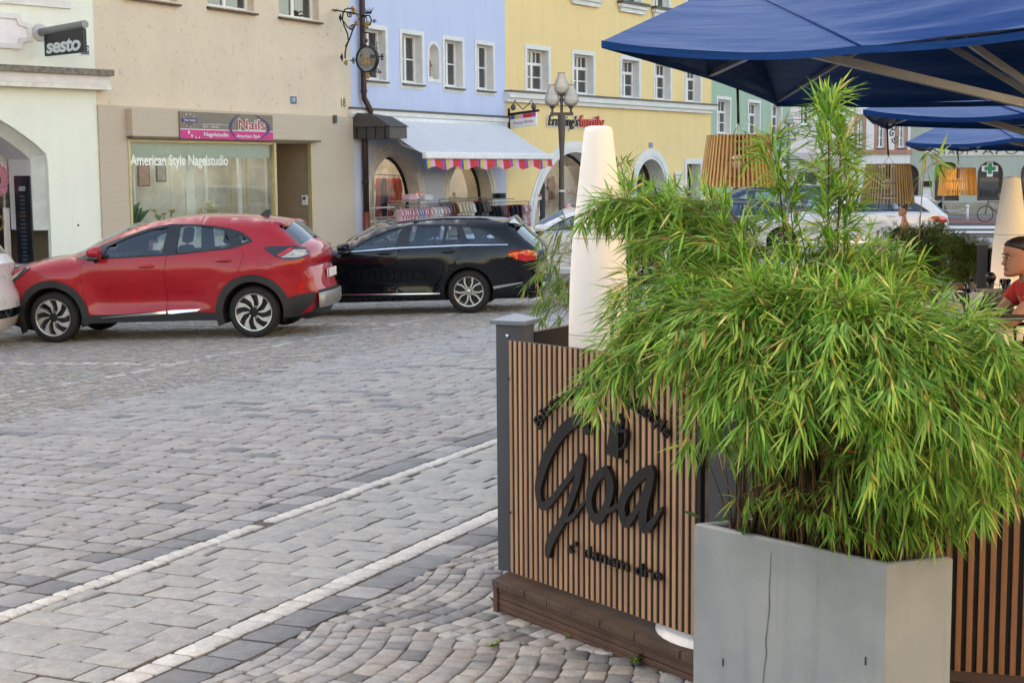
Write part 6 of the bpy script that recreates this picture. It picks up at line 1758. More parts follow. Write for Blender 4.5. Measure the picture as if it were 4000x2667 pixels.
def arc_text(s, pts, h, bold=.004):
    P = smooth_path(pts, 12); P = [zg(*p)[0] for p in P]; d = [0]
    for i in range(1, len(P)): d.append(d[-1] + math.hypot(P[i][0] - P[i - 1][0], P[i][1] - P[i - 1][1]))
    wd = [max(.25, text2d(c)[3] - text2d(c)[2] + .1) if c != ' ' else .3 for c in s]; tot = sum(wd); acc = 0
    for c, w_ in zip(s, wd):
        t = d[-1] * acc / tot; i = max(1, next((k for k in range(1, len(d)) if d[k] >= t), len(d) - 1)); f = (t - d[i - 1]) / (d[i] - d[i - 1] + 1e-9)
        x = P[i - 1][0] + (P[i][0] - P[i - 1][0]) * f; z = P[i - 1][1] + (P[i][1] - P[i - 1][1]) * f; a = math.atan2(P[i][1] - P[i - 1][1], P[i][0] - P[i - 1][0])
        if c != ' ': put_text(m, c, x, z, d[-1] * (w_ - .08) / tot, h, -.026, M_logo, bold=bold, thick=.012, rot=a)
        acc += w_


arc_text('Bistrorante', [(200, 395), (260, 300), (350, 225), (450, 170), (560, 120), (640, 105)], .050)
arc_text('Lifestyle', [(770, 215), (850, 270), (930, 320), (1010, 390), (1070, 470)], .050)
arc_text("s' danem dro", [(398, 1228), (520, 1262), (700, 1325), (860, 1378), (1045, 1432)], .046)
m.build('small_lettering', fp, frame=Mp)
# panel right of the planter, and the fence running back from the post
P1 = V3((.80, 4.80, 0)); e2 = V3((1.42, -.42, 0)).normalized(); n2 = V3((e2.y, -e2.x, 0)); n2 = n2 if n2.y < 0 else -n2
M2 = Matrix((e2, -n2, V3((0, 0, 1)))).transposed().to_4x4(); M2.translation = P1
m = MB(); slatpanel(m, Matrix.Identity(4), 2.0, .06, 1.05, 0, .0335, (150, 108, 80), .008)
single(m, 'slatted_fence_panel', 'plain oak slatted panel right of the concrete planter, under the drooping bamboo', 'fence panel', M=M2, colattr=True)
P2 = V3((.075, 5.985, 0)); e3 = V3((.53, .848, 0)).normalized(); n3 = V3((-e3.y, e3.x, 0))
M3 = Matrix((-e3, -n3, V3((0, 0, 1)))).transposed().to_4x4(); M3.translation = P2 + e3 * 4.4
m = MB(); slatpanel(m, Matrix.Identity(4), 4.4, .10, .955, 0, .0328, (150, 92, 58), .014); 
single(m, 'slatted_fence_panel', 'slatted panel running back from the capped post, seen from its dark inner side', 'fence panel', M=M3 @ Matrix.Translation((0, 0, ZD)), colattr=True)

# tall white lantern
M_lant = NT('translucent_white_plastic'); M_lant.n.remove(M_lant.b)
d_ = M_lant.new('ShaderNodeBsdfDiffuse'); d_.inputs['Color'].default_value = rgb(240, 239, 238, .95); t_ = M_lant.new('ShaderNodeBsdfTranslucent'); t_.inputs['Color'].default_value = rgb(240, 236, 228, .95)
g_ = M_lant.new('ShaderNodeBsdfGlossy', Roughness=.35); x_ = M_lant.new('ShaderNodeMixShader'); x_.inputs[0].default_value = .20; M_lant.link(d_.outputs[0], x_.inputs[1]); M_lant.link(t_.outputs[0], x_.inputs[2])
y_ = M_lant.new('ShaderNodeMixShader'); y_.inputs[0].default_value = .04; M_lant.link(x_.outputs[0], y_.inputs[1]); M_lant.link(g_.outputs[0], y_.inputs[2]); M_lant.link(y_.outputs[0], M_lant.o.inputs[0]); M_lant = M_lant.m
def lantern(x, y, z0, H, label, sc=1, e=4):
    t = thing('standing_lantern', label, 'lantern', loc=(x, y, z0), group='tall white lanterns')
    pr = [(.088, 0), (.098, .02), (.108, .3), (.116, .48), (.1205, .66), (.1215, .85), (.1195, 1.0), (.115, 1.15), (.104, 1.33), (.085, 1.50), (.0665, 1.66), (.057, 1.745), (.052, 1.762), (.035, 1.768), (.001, 1.768)]
    k = H / 1.768; m = MB(); m.lathe([(r * sc, z * k) for r, z in pr], M_lant, 40, cap=False); s_ = m.build('shade', t, True, angle=60)
    for z, r in ((1.33, .104), (.95, .1204), (.69, .1207)):
        m = MB(); m.lathe([(r * sc + .0004, z * k - .002), (r * sc + .001, z * k), (r * sc + .0004, z * k + .002)], mat('seam_grey', rgb(176, 170, 162, .9), .6), 40, cap=False); m.build('seam', s_, True)
    l = bpy.data.lights.new('lantern_bulb', 'POINT'); l.energy = e; l.color = (1, .62, .30); l.shadow_soft_size = .03; lo = bpy.data.objects.new('lantern_bulb', l); C.objects.link(lo); lo.parent = t; lo.location = (.05 * sc, -.03, .85 * k)
lantern(.348, 5.92, ZD, 1.777, 'tall white lantern standing just behind the lettered slatted panel', 1.0, .07)
q = dep(3953, 690, 9.9); lantern(q.x, 9.9, ZD, q.z - ZD, 'tall white lantern glowing warm beside the guest in red', 1.0, .35)
m = MB(); m.lathe([(.001, .03), (.22, .03), (.27, .022), (.28, 0)], mat('white_base_plate', rgb(222, 220, 218, .9), .5, var=.08, vscale=12), 36, cap=False)
q = V3((.70, 5.16, ZD + .002)); single(m, 'ground_plate', 'round white base plate poking out under the lettered panel', 'base plate', loc=(.775, 5.06, ZD + .002), smooth=True)

# concrete planter
zt_ = .66; q0 = [atz(2712, 2042, zt_), atz(3464, 2203, zt_), atz(3722, 2175, zt_)]; q0.append(q0[2] + q0[0] - q0[1])
cen = sum(q0, V3()) / 4
M_conc = NT('grey_fibre_concrete'); tc = M_conc.new('ShaderNodeTexCoord'); ob = tc.outputs['Object']
n_ = M_conc.noise(2.2, 6, .6, ob); r_ = M_conc.ramp(n_.outputs['Fac'], [(.3, rgb(130, 139, 146, .85)), (.5, rgb(146, 154, 160, .85)), (.75, rgb(160, 165, 166, .85))])
mp = M_conc.new('ShaderNodeMapping'); mp.inputs['Scale'].default_value = (14, 14, .9); M_conc.link(ob, mp.inputs['Vector']); n2_ = M_conc.noise(1, 5, .6, mp.outputs[0]); r2_ = M_conc.ramp(n2_.outputs['Fac'], [(.28, (.80, .81, .83)), (.45, (1, 1, 1))])
mp3 = M_conc.new('ShaderNodeMapping'); mp3.inputs['Scale'].default_value = (30, 30, 9); M_conc.link(ob, mp3.inputs['Vector']); n3_ = M_conc.noise(1, 3, .5, mp3.outputs[0]); r3_ = M_conc.ramp(n3_.outputs['Fac'], [(.74, (1, 1, 1)), (.78, (.62, .64, .66))])
c_ = M_conc.mix(1.0, r_.outputs[0], r2_.outputs[0], 'MULTIPLY'); c_ = M_conc.mix(.8, c_, r3_.outputs[0], 'MULTIPLY'); M_conc.link(c_, M_conc.b.inputs['Base Color']); M_conc.b.inputs['Roughness'].default_value = .6
M_conc.bump(M_conc.noise(60, 4, .6, ob).outputs['Fac'], .15, .004); M_conc = M_conc.m
M_soil = mat('dark_soil', rgb(52, 40, 32, .7), .95, var=.4, vscale=30, bump=.8, bscale=60, bdist=.02)


def planter(q, zt, zb, label, name='concrete_planter', mt=None, wall=.028, soil=.09, group=None):
    cen = sum(q, V3()) / 4; t = thing(name, label, 'planter', loc=(cen.x, cen.y, zb), group=group); mt = mt or M_conc
    o = [(p.x, p.y) for p in q]
    if sum(o[i - 1][0] * o[i][1] - o[i][0] * o[i - 1][1] for i in range(4)) < 0: o = o[::-1]
    i1 = shrink(o, wall); ch = shrink(o, .006); ic = shrink(o, wall - .006)
    m = MB(); m.loft([[(*p, zb) for p in o], [(*p, zt - .006) for p in o], [(*p, zt) for p in ch], [(*p, zt) for p in ic], [(*p, zt - .006) for p in i1], [(*p, zt - soil - .02) for p in i1]], mt, True, False); m.build('box', t, frame=Matrix.Identity(4))
    m = MB(); m.add([(*p, zt - soil) for p in i1], [(0, 1, 2, 3)], M_soil); m.build('soil', t, frame=Matrix.Identity(4)); return t, o


pt, po_ = planter(q0, zt_, -.0, 'tall grey concrete planter with a dark vertical crack, holding the big bamboo')
# the crack: a thin darker strip down the street face
a, b = q0[0], q0[1]; ed = (b - a).normalized(); nn = V3((ed.y, -ed.x, 0)); nn = nn if nn.y < 0 else -nn
def face(px, py):
    r = ray(px, py); return CAM + r * ((a + nn * .0012 - CAM).dot(nn) / r.dot(nn))
m = MB(); path = [(3013, 2152), (3010, 2190), (3008, 2240), (3004, 2300), (3006, 2370), (2998, 2440), (2990, 2500), (2994, 2550), (2984, 2620), (2978, 2700)]
P = [face(*p) for p in path]; wd = [.0005, .001, .0015, .0018, .0022, .0018, .0024, .0022, .002, .0018]
vs = [p + ed * w_ for p, w_ in zip(P, wd)] + [p - ed * w_ for p, w_ in zip(P, wd)]; n = len(P)
m.add(vs, [(i, i + 1, n + i + 1, n + i) for i in range(n - 1)], mat('crack_resin', rgb(104, 112, 118, .75), .6, var=.3, vscale=40)); m.build('crack', pt, frame=Matrix.Identity(4))
m = MB(); dr = mat('drain_slot', rgb(50, 56, 60, .7), .8)
for px, py in ((2824, 2585), (3381, 2580)): c = face(px, py); m.add([c + ed * .003 + V3((0, 0, .012)), c - ed * .003 + V3((0, 0, .012)), c - ed * .003 - V3((0, 0, .012)), c + ed * .003 - V3((0, 0, .012))], [(0, 1, 2, 3)], dr)
m.build('slot', pt, frame=Matrix.Identity(4))

# ---------------------------------------------------------------- parasols
def cloth(name, col):
    t = NT(name); tc = t.new('ShaderNodeTexCoord'); t.b.inputs['Base Color'].default_value = col; t.b.inputs['Roughness'].default_value = .5; t.b.inputs['Specular IOR Level'].default_value = .25; t.b.inputs['Specular Tint'].default_value = (.45, .66, 1, 1); t.b.inputs['Sheen Weight'].default_value = .10; t.b.inputs['Sheen Roughness'].default_value = .4; t.b.inputs['Sheen Tint'].default_value = (.25, .5, 1, 1)
    mp = t.new('ShaderNodeMapping'); mp.inputs['Scale'].default_value = (1.0, 1.6, 8); mp.inputs['Rotation'].default_value = (.2, 0, .35); t.link(tc.outputs['Object'], mp.inputs['Vector']); n = t.noise(1.6, 3, .5, mp.outputs[0])
    n2 = t.noise(900, 2, .5, tc.outputs['Object']); ad = t.new('ShaderNodeMath', operation='MULTIPLY_ADD'); t.link(n2.outputs['Fac'], ad.inputs[0]); ad.inputs[1].default_value = .02; t.link(n.outputs['Fac'], ad.inputs[2]); t.bump(ad.outputs[0], .5, .05); return t.m
M_blue = cloth('blue_parasol_cloth', rgb(4, 70, 146, .58)); M_rib = mat('grey_aluminium_rib', rgb(150, 158, 172, .85), .45, .3, var=.08)


def patch(mb, a, b, c, n=10, sag=.04, m=None, fold=0):
    """triangle a (apex) b c as a slightly hollow sheet"""
    nr = (b - a).cross(c - a).normalized(); nr = nr if nr.z > 0 else -nr; vs = []; idx = {}
    for i in range(n + 1):
        for j in range(i + 1):
            s = i / n; t = j / i if i else 0
            p = a + (b - a) * (s * (1 - t)) + (c - a) * (s * t); k = 4 * t * (1 - t) * s
            p = p - nr * (sag * k) + nr * (fold * math.sin(s * s * 26 + t * 3) * k * s)
            idx[i, j] = len(vs); vs.append(p)
    fs = []
    for i in range(n):
        for j in range(i + 1):
            fs.append((idx[i, j], idx[i + 1, j], idx[i + 1, j + 1]))
            if j < i: fs.append((idx[i, j], idx[i + 1, j + 1], idx[i, j + 1]))
    mb.add(vs, fs, m or M_blue)


def parasol(label, rim, apex, apex2, ribs, hem=.035, base=None):
    t = thing('parasol', label, 'parasol', loc=(base[0], base[1], ZD), group='blue parasols over the terrace'); m = MB(); I4 = Matrix.Identity(4); n = len(rim)
    # apex fans: points nearer apex2 hang on it
    tops = [apex if i not in apex2[1] else apex2[0] for i in range(n)]
    for i in range(n):
        j = (i + 1) % n; a, b = tops[i], tops[j]
        if (a - b).length < 1e-6: patch(m, a, rim[i], rim[j], 12, .10 if (rim[i] - rim[j]).length > 1.6 else .05, fold=.012)
        else: patch(m, a, rim[i], rim[j], 26, .05, fold=.035); patch(m, rim[j], a, b, 10, .02)
    m.build('canopy', t, True, frame=I4)
    m = MB()
    for i in range(n):
        j = (i + 1) % n; a, b = rim[i], rim[j]; k = 10; pts = []
        nr = (rim[i] - tops[i]).cross(rim[j] - tops[i]).normalized(); nr = nr if nr.z > 0 else -nr
        sg = (.10 if (a - b).length > 1.6 else .05)
        for q in range(k + 1):
            tt = q / k; p = a + (b - a) * tt
            if (tops[i] - tops[j]).length < 1e-6: p = p - nr * (sg * 4 * tt * (1 - tt)) 
            else: p = p - nr * (.05 * 4 * tt * (1 - tt))
            pts.append(p)
        vs = [p + V3((0, 0, .006)) for p in pts] + [p - V3((0, 0, hem)) for p in pts]; m.add(vs, [(q, q + 1, k + 2 + q, k + 1 + q) for q in range(k)], M_blue)
    m.build('hem', t, True, frame=I4)
    m = MB(); m.tube([apex + V3((0, 0, .004)), apex.lerp(rim[1], .5) + V3((0, 0, .006)), rim[1] + V3((0, 0, .004))], .006, M_blue, 5); m.build('seam', t, True, frame=I4)
    for a, b, w_ in ribs: m = MB(); m.bar(a, b, w_, w_ * .8, M_rib); m.build('rib', t, frame=I4)
    m = MB(); m.tube([(base[0], base[1], ZD), (base[0], base[1], base[2])], .05, M_rib, 14); m.build('mast', t, True, frame=I4); return t


A, N, M_, B = dep(2349, 163, 8.3), dep(3362, 183, 8.0), dep(2772, 290, 10.2), dep(3036, 400, 12.2)
E, Fp = dep(4750, -20, 7.0), dep(5000, 345, 11.6); ap = dep(2850, -70, 10.0); ap2 = dep(4500, -330, 9.6); bs_ = V3((3.55, 9.4, 3.2))
dn = V3((0, 0, -.05))
ribs = [(M_ + V3((0, 0, .0)), dep(3000, 185, 9.6), .045), (B + V3((0, 0, .01)), dep(3360, 195, 11.2), .035), (dep(3115, 196, 8.9), dep(4400, 500, 9.3), .062), (dep(3660, 150, 10), dep(4250, 500, 9.7), .05), (dep(3760, 150, 9.5), dep(4220, 470, 9.5), .05)]
parasol('large blue parasol filling the top right corner', [A, N, E, Fp, B, M_], ap, (ap2, (2, 3)), ribs, base=(bs_.x, bs_.y, 3.3))
A, N, B, M_ = dep(3371, 430, 12.7), dep(4000, 446, 12.3), dep(3490, 480, 15.2), dep(3420, 470, 14.2)
E, Fp = dep(4900, 430, 12), dep(4900, 470, 15.4); ap = dep(3640, 322, 14.2); ap2 = dep(4500, 250, 14)
parasol('blue parasol in the middle of the terrace row', [A, N, E, Fp, B, M_], ap, (ap2, (2, 3)), [(B, dep(3640, 430, 14), .04), (dep(3760, 446, 13), dep(4420, 640, 13.6), .06)], base=(5.2, 13.6, 3.2))
A, N, B, M_ = dep(3537, 556, 17), dep(3960, 541, 16.6), dep(3815, 576, 20), dep(3650, 562, 19)
E, Fp = dep(4800, 520, 16), dep(4800, 560, 20); ap = dep(3790, 432, 18.6); ap2 = dep(4500, 390, 18.5)
parasol('farthest blue parasol, lowest in the picture', [A, N, E, Fp, B, M_], ap, (ap2, (2, 3)), [(B, dep(3880, 535, 18), .04), (dep(3690, 562, 18.5), dep(3715, 545, 18), .04), (dep(3900, 541, 17.5), dep(4300, 640, 18), .05)], base=(6.7, 18, 2.9))

# ---------------------------------------------------------------- wooden slat pendant shades
def pendant(px, ytop, ybot, Y, rt, rb, top, label, wood, glow=0, n=52):
    c1, c0 = dep(px, ytop, Y), dep(px, ybot, Y); H = c1.z - c0.z; x, y = c0.x, c0.y
    t = thing('pendant_shade', label, 'lampshade', loc=(x, y, c0.z), group='wooden slat shades under the parasols'); w_ = 2 * PI * rb / n * .42
    m = MB(); base = lin(tuple(v / 255 for v in wood))
    for i in range(n):
        a = 2 * PI * i / n; k = R.uniform(.85, 1.1); M = Matrix.Rotation(a, 4, 'Z'); d = .018
        vs = [(rb - d, -w_ / 2, 0), (rb, -w_ / 2, 0), (rb, w_ / 2, 0), (rb - d, w_ / 2, 0)]; v2 = [(rt - d, -w_ / 2 * .85, H), (rt, -w_ / 2 * .85, H), (rt, w_ / 2 * .85, H), (rt - d, w_ / 2 * .85, H)]
        m.loft([[M @ V3(p) for p in vs], [M @ V3(p) for p in v2]], M_slat, True, True, col=tuple(c * k for c in base))
    sh = m.build('slat_ring', t, colattr=True)
    m = MB()
    for z, r in ((H * .16, rb - .03 - (rb - rt) * .16), (H * .5, (rb + rt) / 2 - .03), (H - .012, rt - .006)): m.lathe([(r - .02, z), (r, z), (r, z + .012), (r - .02, z + .012), (r - .02, z)], mat('ply_ring', rgb(*[int(v * .75) for v in wood], .8), .6, var=.1), 40, cap=False)
    m.bar((-rt + .01, 0, H - .006), (rt - .01, 0, H - .006), .02, .01, M_back); m.build('hoop', t)
    m = MB(); m.tube([(0, 0, H - .01), (0, 0, H * .62)], .022, M_black, 10); m.ball((0, 0, H * .5), .045, mat('bulb_glass', rgb(230, 226, 214, .9), .2), 12, 8); m.build('bulb', t, True)
    m = MB(); tp = V3(top) - V3((x, y, c0.z)); m.tube([(0, 0, H + .07), tp], .008, M_black, 6)
    for a in (0, 2.1, 4.2): m.tube([(0, 0, H + .07), (.05 * math.cos(a), .05 * math.sin(a), H)], .0025, M_chrome, 4)
    m.build('cord', t, True)
    if glow: l = bpy.data.lights.new('shade_bulb', 'POINT'); l.energy = glow; l.color = (1, .66, .28); l.shadow_soft_size = .05; lo = bpy.data.objects.new('shade_bulb', l); C.objects.link(lo); lo.parent = t; lo.location = (0, 0, H * .5)


pendant(2882, 528, 733, 9.0, .188, .232, dep(2881, 345, 9.05), 'brown wooden slat shade hanging nearest, before the yellow house', (190, 156, 106))
pendant(3466, 640, 796, 13.1, .19, .235, dep(3464, 478, 13.1), 'wooden slat shade hanging behind the tallest bamboo shoot', (158, 136, 98))
pendant(3740, 656, 764, 17.9, .20, .235, dep(3739, 560, 17.9), 'golden lit wooden slat shade before the pharmacy', (222, 176, 98), glow=6)

# dark screens and a post at the back edge of the terrace
q = dep(3841, 1000, 12.6); fpost(q.x, 12.6, -.45, 'dark post at the back of the terrace, left of the glowing lantern', dep(3841, 948, 12.6).z - ZD - .02, .09, False)
q0_, q1_ = dep(3850, 1000, 12.7), dep(3912, 1000, 12.3); m = MB(); e4 = (q1_ - q0_); L4 = math.hypot(e4.x, e4.y)
M4 = Matrix.Translation((q0_.x, q0_.y, ZD)) @ Matrix.Rotation(math.atan2(e4.y, e4.x), 4, 'Z'); m.rbox(0, L4, -.02, .02, .02, dep(3880, 972, 12.5).z - ZD, M_back, .01)
single(m, 'screen_panel', 'plain dark screen panel left of the glowing lantern', 'screen', M=M4)
# ---------------------------------------------------------------- bamboo
M_bleaf = colmat('bamboo_leaf', .5, .4, .12, 12, 0, translucent=.28)
M_culm = colmat('bamboo_cane', .6, .3, .2, 30, 0)
GREENS = [lin((c[0] / 255, c[1] / 255, c[2] / 255)) for c in ((100, 154, 56), (118, 170, 66), (138, 184, 80), (88, 142, 52), (152, 192, 92), (74, 126, 46), (164, 190, 84), (130, 176, 84))]
YEL = [lin((c[0] / 255, c[1] / 255, c[2] / 255)) for c in ((206, 196, 104), (190, 188, 86), (190, 158, 96), (212, 200, 140))]


class Bamboo:
    def __init__(s, seed): s.lv = []; s.lf = []; s.lc = []; s.cu = MB(); s.r = random.Random(seed)

    def leaf(s, p, d, L, w_, dark=1.0):
        r = s.r; side = d.cross(V3((r.uniform(-.4, .4), r.uniform(-.4, .4), 1))).normalized(); up = side.cross(d).normalized()
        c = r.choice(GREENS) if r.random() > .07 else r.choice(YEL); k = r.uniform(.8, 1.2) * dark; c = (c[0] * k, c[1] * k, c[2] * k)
        dr = V3((0, 0, -L * r.uniform(.04, .22))); o = len(s.lv)
        q = p + d * (L * .30) + dr * .15; q2 = p + d * (L * .68) + dr * .5; t = p + d * L + dr; f = up * (w_ * .22)
        s.lv += [p, q + side * w_ * .5 + f, q - side * w_ * .5 + f, q, q2 + side * w_ * .36 + f * .7, q2 - side * w_ * .36 + f * .7, q2, t]
        s.lc += [c] * 8; s.lf += [(o, o + 3, o + 1), (o, o + 2, o + 3), (o + 1, o + 3, o + 6, o + 4), (o + 3, o + 2, o + 5, o + 6), (o + 4, o + 6, o + 7), (o + 6, o + 5, o + 7)]

    def twig(s, p, d, L, n, ll, dark=1.0, droop=.5):
        """thin twig ending in a fan of drooping leaves"""
        r = s.r; e = p + d * L + V3((0, 0, -L * droop * .4)); m = p + d * L * .55
        s.cu.tube([p, m, e], [.0012, .001, .0006], M_culm, 3, col=lin((.50, .44, .24)))
        dd = (e - m).normalized()
        for i in range(n):
            t = r.random() ** .6; b = p.lerp(e, .35 + .65 * t)
            ax = V3((r.gauss(0, 1), r.gauss(0, 1), r.gauss(0, .8))).normalized(); q = (dd + ax * r.uniform(.35, 1.0) + V3((0, 0, -droop * r.uniform(.0, 1.0)))).normalized()
            s.leaf(b, q, ll * r.uniform(.5, 1.2), ll * r.uniform(.062, .098), dark)

    def cane(s, base, tip, lift, f0=.35, step=.030, tw=.10, ll=.115, n=6, droop=.5, rad=.003, dark=1.0, spread=1.0, col=None):
        r = s.r; base, tip = V3(base), V3(tip); ctl = base.lerp(tip, .35); ctl.z = max(base.z, tip.z) + lift; P = []
        K = 22
        for i in range(K + 1):
            t = i / K; P.append(base * (1 - t) ** 2 + ctl * 2 * t * (1 - t) + tip * t * t)
        c = col or r.choice((lin((.36, .28, .18)), lin((.28, .32, .16)), lin((.40, .33, .20)), lin((.24, .19, .13))))
        s.cu.tube(P[::2] + ([] if K % 2 == 0 else [P[-1]]), [rad * (1 - .75 * i / (K // 2)) for i in range(K // 2 + 1)], M_culm, 4, col=c)
        L = sum((P[i + 1] - P[i]).length for i in range(K)); k = int(L * (1 - f0) / step)
        for i in range(k):
            t = f0 + (1 - f0) * (i + r.random()) / k; x = t * K; j = min(K - 1, int(x)); p = P[j].lerp(P[j + 1], x - j); d = (P[j + 1] - P[j]).normalized()
            ax = V3((r.gauss(0, 1), r.gauss(0, 1), r.gauss(0, .6))).normalized(); q = (d * .8 + ax * spread * .8).normalized()
            s.twig(p, q, tw * r.uniform(.4, 1.1) * (1.1 - .5 * t), n, ll, dark, droop)
        for i in range(4): s.leaf(tip, ((P[-1] - P[-2]).normalized() + V3((r.gauss(0, .3), r.gauss(0, .3), r.gauss(-.1, .3)))).normalized(), ll, ll * .08, dark)

    def finish(s, T):
        me = bpy.data.meshes.new('foliage'); me.from_pydata([tuple(W_INV(T) @ v) for v in s.lv], [], s.lf); me.materials.append(M_bleaf)
        a = me.color_attributes.new('Col', 'FLOAT_COLOR', 'POINT'); a.data.foreach_set('color', np.array([(*c, 1) for c in s.lc], 'f').ravel()); me.update()
        o = bpy.data.objects.new('foliage', me); C.objects.link(o); o.parent = T
        s.cu.build('cane', T, True, True, frame=Matrix.Identity(4))
        return len(s.lf)


pb = thing('bamboo', 'big bright green bamboo fountaining out of the concrete planter', 'bamboo', loc=(cen.x, cen.y, zt_ - .09))
bm = Bamboo(3); r = bm.r
qa, qb, qc, qd = q0
def bpt(u, v): return (qa * (1 - u) + qb * u) * (1 - v) + (qd * (1 - u) + qc * u) * v
def base(): p = bpt(r.uniform(.10, .92), r.uniform(.2, .8)); p.z = zt_ - .09; return p
# arching canes: tip pixel, depth, lift of the arch
tips = [  # left side sprays
    (2300, 800, 4.85, .30), (2340, 1560, 4.05, .62), (2310, 1500, 4.1, .6), (2430, 1290, 4.3, .42), (2420, 1420, 4.15, .5), (2480, 1450, 4.1, .52), (2690, 1700, 3.95, .66), (2440, 1100, 4.5, .34), (2490, 930, 4.6, .24), (2540, 800, 4.7, .20), (2400, 1200, 4.5, .38), (2600, 1420, 3.95, .5), (2680, 1360, 3.9, .45), (2660, 1200, 4.2, .34), (2600, 1090, 4.4, .26), (2680, 960, 4.6, .16), (2740, 900, 4.6, .12), (2740, 1560, 3.9, .6), (2360, 790, 4.9, .25), (2420, 800, 4.9, .22), (2620, 770, 4.8, .16), (2470, 860, 4.8, .22),
    # centre mass
    (2800, 1530, 3.8, .6), (2920, 1620, 3.75, .6), (2840, 1380, 3.9, .45), (2960, 1420, 3.8, .45), (3080, 1540, 3.7, .52), (2900, 1150, 4.1, .26), (3000, 1230, 3.9, .3), (2860, 1010, 4.4, .12), (3050, 1080, 4.3, .12), (3150, 1180, 3.9, .28), (3220, 1400, 3.7, .44), (3140, 1660, 3.65, .56), (3300, 1600, 3.6, .52), (3330, 1290, 3.8, .3), (3180, 1010, 4.4, .10), (3400, 1020, 4.4, .10), (3460, 1150, 4.2, .18), (3260, 1120, 4.2, .15), (2780, 1700, 4.1, .66), (2960, 1700, 3.8, .66),
    # right side
    (3530, 990, 4.5, .13), (3600, 1100, 4.4, .2), (3690, 1240, 4.3, .28), (3790, 1360, 4.2, .32), (3920, 1440, 4.1, .36), (4040, 1490, 4.0, .42), (3540, 1330, 3.8, .36), (3680, 1460, 3.75, .45), (3840, 1560, 3.75, .5), (4000, 1570, 3.75, .55), (4100, 1700, 3.8, .62), (3480, 1500, 3.6, .5), (3620, 1600, 3.6, .56), (3780, 1700, 3.65, .62), (3920, 1780, 3.7, .68), (3500, 1740, 3.6, .62), (3680, 1840, 3.7, .68), (3840, 1960, 3.8, .74), (3980, 1930, 3.85, .74), (3400, 1800, 3.6, .62), (3560, 1900, 3.75, .64), (4020, 1480, 4.0, .46), (4080, 1840, 3.8, .7),
    (3440, 960, 4.6, .08), (3880, 1500, 4.2, .36), (3740, 1400, 4.2, .3)]
for (px, py, Y, lf) in tips:
    if py < 1300: py += 25; lf *= .8
    bm.cane(base(), dep(px, py, Y), lf, f0=.56, step=.0118, tw=.125, ll=.092, n=7, droop=.26)
# inner lower canes, leaf colour darkened to stand for the shade inside
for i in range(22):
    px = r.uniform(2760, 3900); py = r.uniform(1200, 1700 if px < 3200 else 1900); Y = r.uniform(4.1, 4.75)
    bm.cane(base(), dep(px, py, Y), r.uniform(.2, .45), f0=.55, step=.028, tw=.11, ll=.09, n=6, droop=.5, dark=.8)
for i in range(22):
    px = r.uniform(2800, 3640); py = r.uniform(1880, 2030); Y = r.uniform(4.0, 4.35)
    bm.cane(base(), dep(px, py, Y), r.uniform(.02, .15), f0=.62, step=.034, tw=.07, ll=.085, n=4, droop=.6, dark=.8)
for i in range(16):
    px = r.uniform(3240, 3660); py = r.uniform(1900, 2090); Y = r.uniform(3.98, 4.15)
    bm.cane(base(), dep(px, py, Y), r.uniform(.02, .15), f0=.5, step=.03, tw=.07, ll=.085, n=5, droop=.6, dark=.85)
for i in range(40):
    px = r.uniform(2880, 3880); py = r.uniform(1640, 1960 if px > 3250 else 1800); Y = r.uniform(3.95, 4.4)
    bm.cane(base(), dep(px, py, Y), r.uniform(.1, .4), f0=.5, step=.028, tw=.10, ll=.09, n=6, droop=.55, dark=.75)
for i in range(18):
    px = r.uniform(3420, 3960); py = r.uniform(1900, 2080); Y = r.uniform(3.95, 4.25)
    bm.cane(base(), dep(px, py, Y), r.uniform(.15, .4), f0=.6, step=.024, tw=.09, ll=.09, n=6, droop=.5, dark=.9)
# upright shoots
for px, py, Y, tw, st in ((3235, 395, 4.5, .085, .0085), (3285, 540, 4.5, .085, .010), (3000, 560, 4.6, .075, .015), (3060, 700, 4.6, .08, .02), (3310, 740, 4.45, .09, .014)):
    t_ = dep(px, py, Y); b_ = bpt(.45 + (px - 3100) / 1500, .5); b_.z = zt_ - .09
    bm.cane(b_, t_, -.10 if px > 3100 else .0, f0=.45, step=st, tw=tw, ll=.10, n=5, droop=.12, rad=.0045, spread=1.3, col=lin((.22, .17, .12)))
for px, py, Y in ((3628, 595, 4.5), (2950, 600, 4.7), (3660, 640, 4.6)):
    b_ = base(); bm.cane(b_, dep(px, py, Y), .02, f0=.9, step=.04, tw=.06, ll=.11, n=2, droop=.1, rad=.003)
# bare stems close above the soil
for i in range(300):
    p = base(); l = r.uniform(.18, .42); d = V3((r.gauss(0, .16), r.gauss(0, .16), 1)); e = p + d * l
    bm.cu.tube([p, p.lerp(e, .5) + V3((r.gauss(0, .006), r.gauss(0, .006), 0)), e], [.0034, .003, .0016], M_culm, 4, col=r.choice((lin((.40, .30, .19)), lin((.28, .21, .14)), lin((.46, .36, .22)), lin((.20, .16, .11)))))
print('bamboo faces', bm.finish(pb))
m = MB(); tw_ = mat('orange_twine', rgb(176, 112, 66, .8), .9, var=.2)
for z, rr in ((.92, .9), (.955, .85)):
    P = [bpt(.5 + .42 * math.cos(a * .3142), .5 + .36 * math.sin(a * .3142)) for a in range(21)]; P = [V3((p.x, p.y, z + .012 * math.sin(i * 1.7))) for i, p in enumerate(P)]; m.tube(P, .005, tw_, 5)
m.build('twine', pb, True, frame=Matrix.Identity(4))
m = MB()
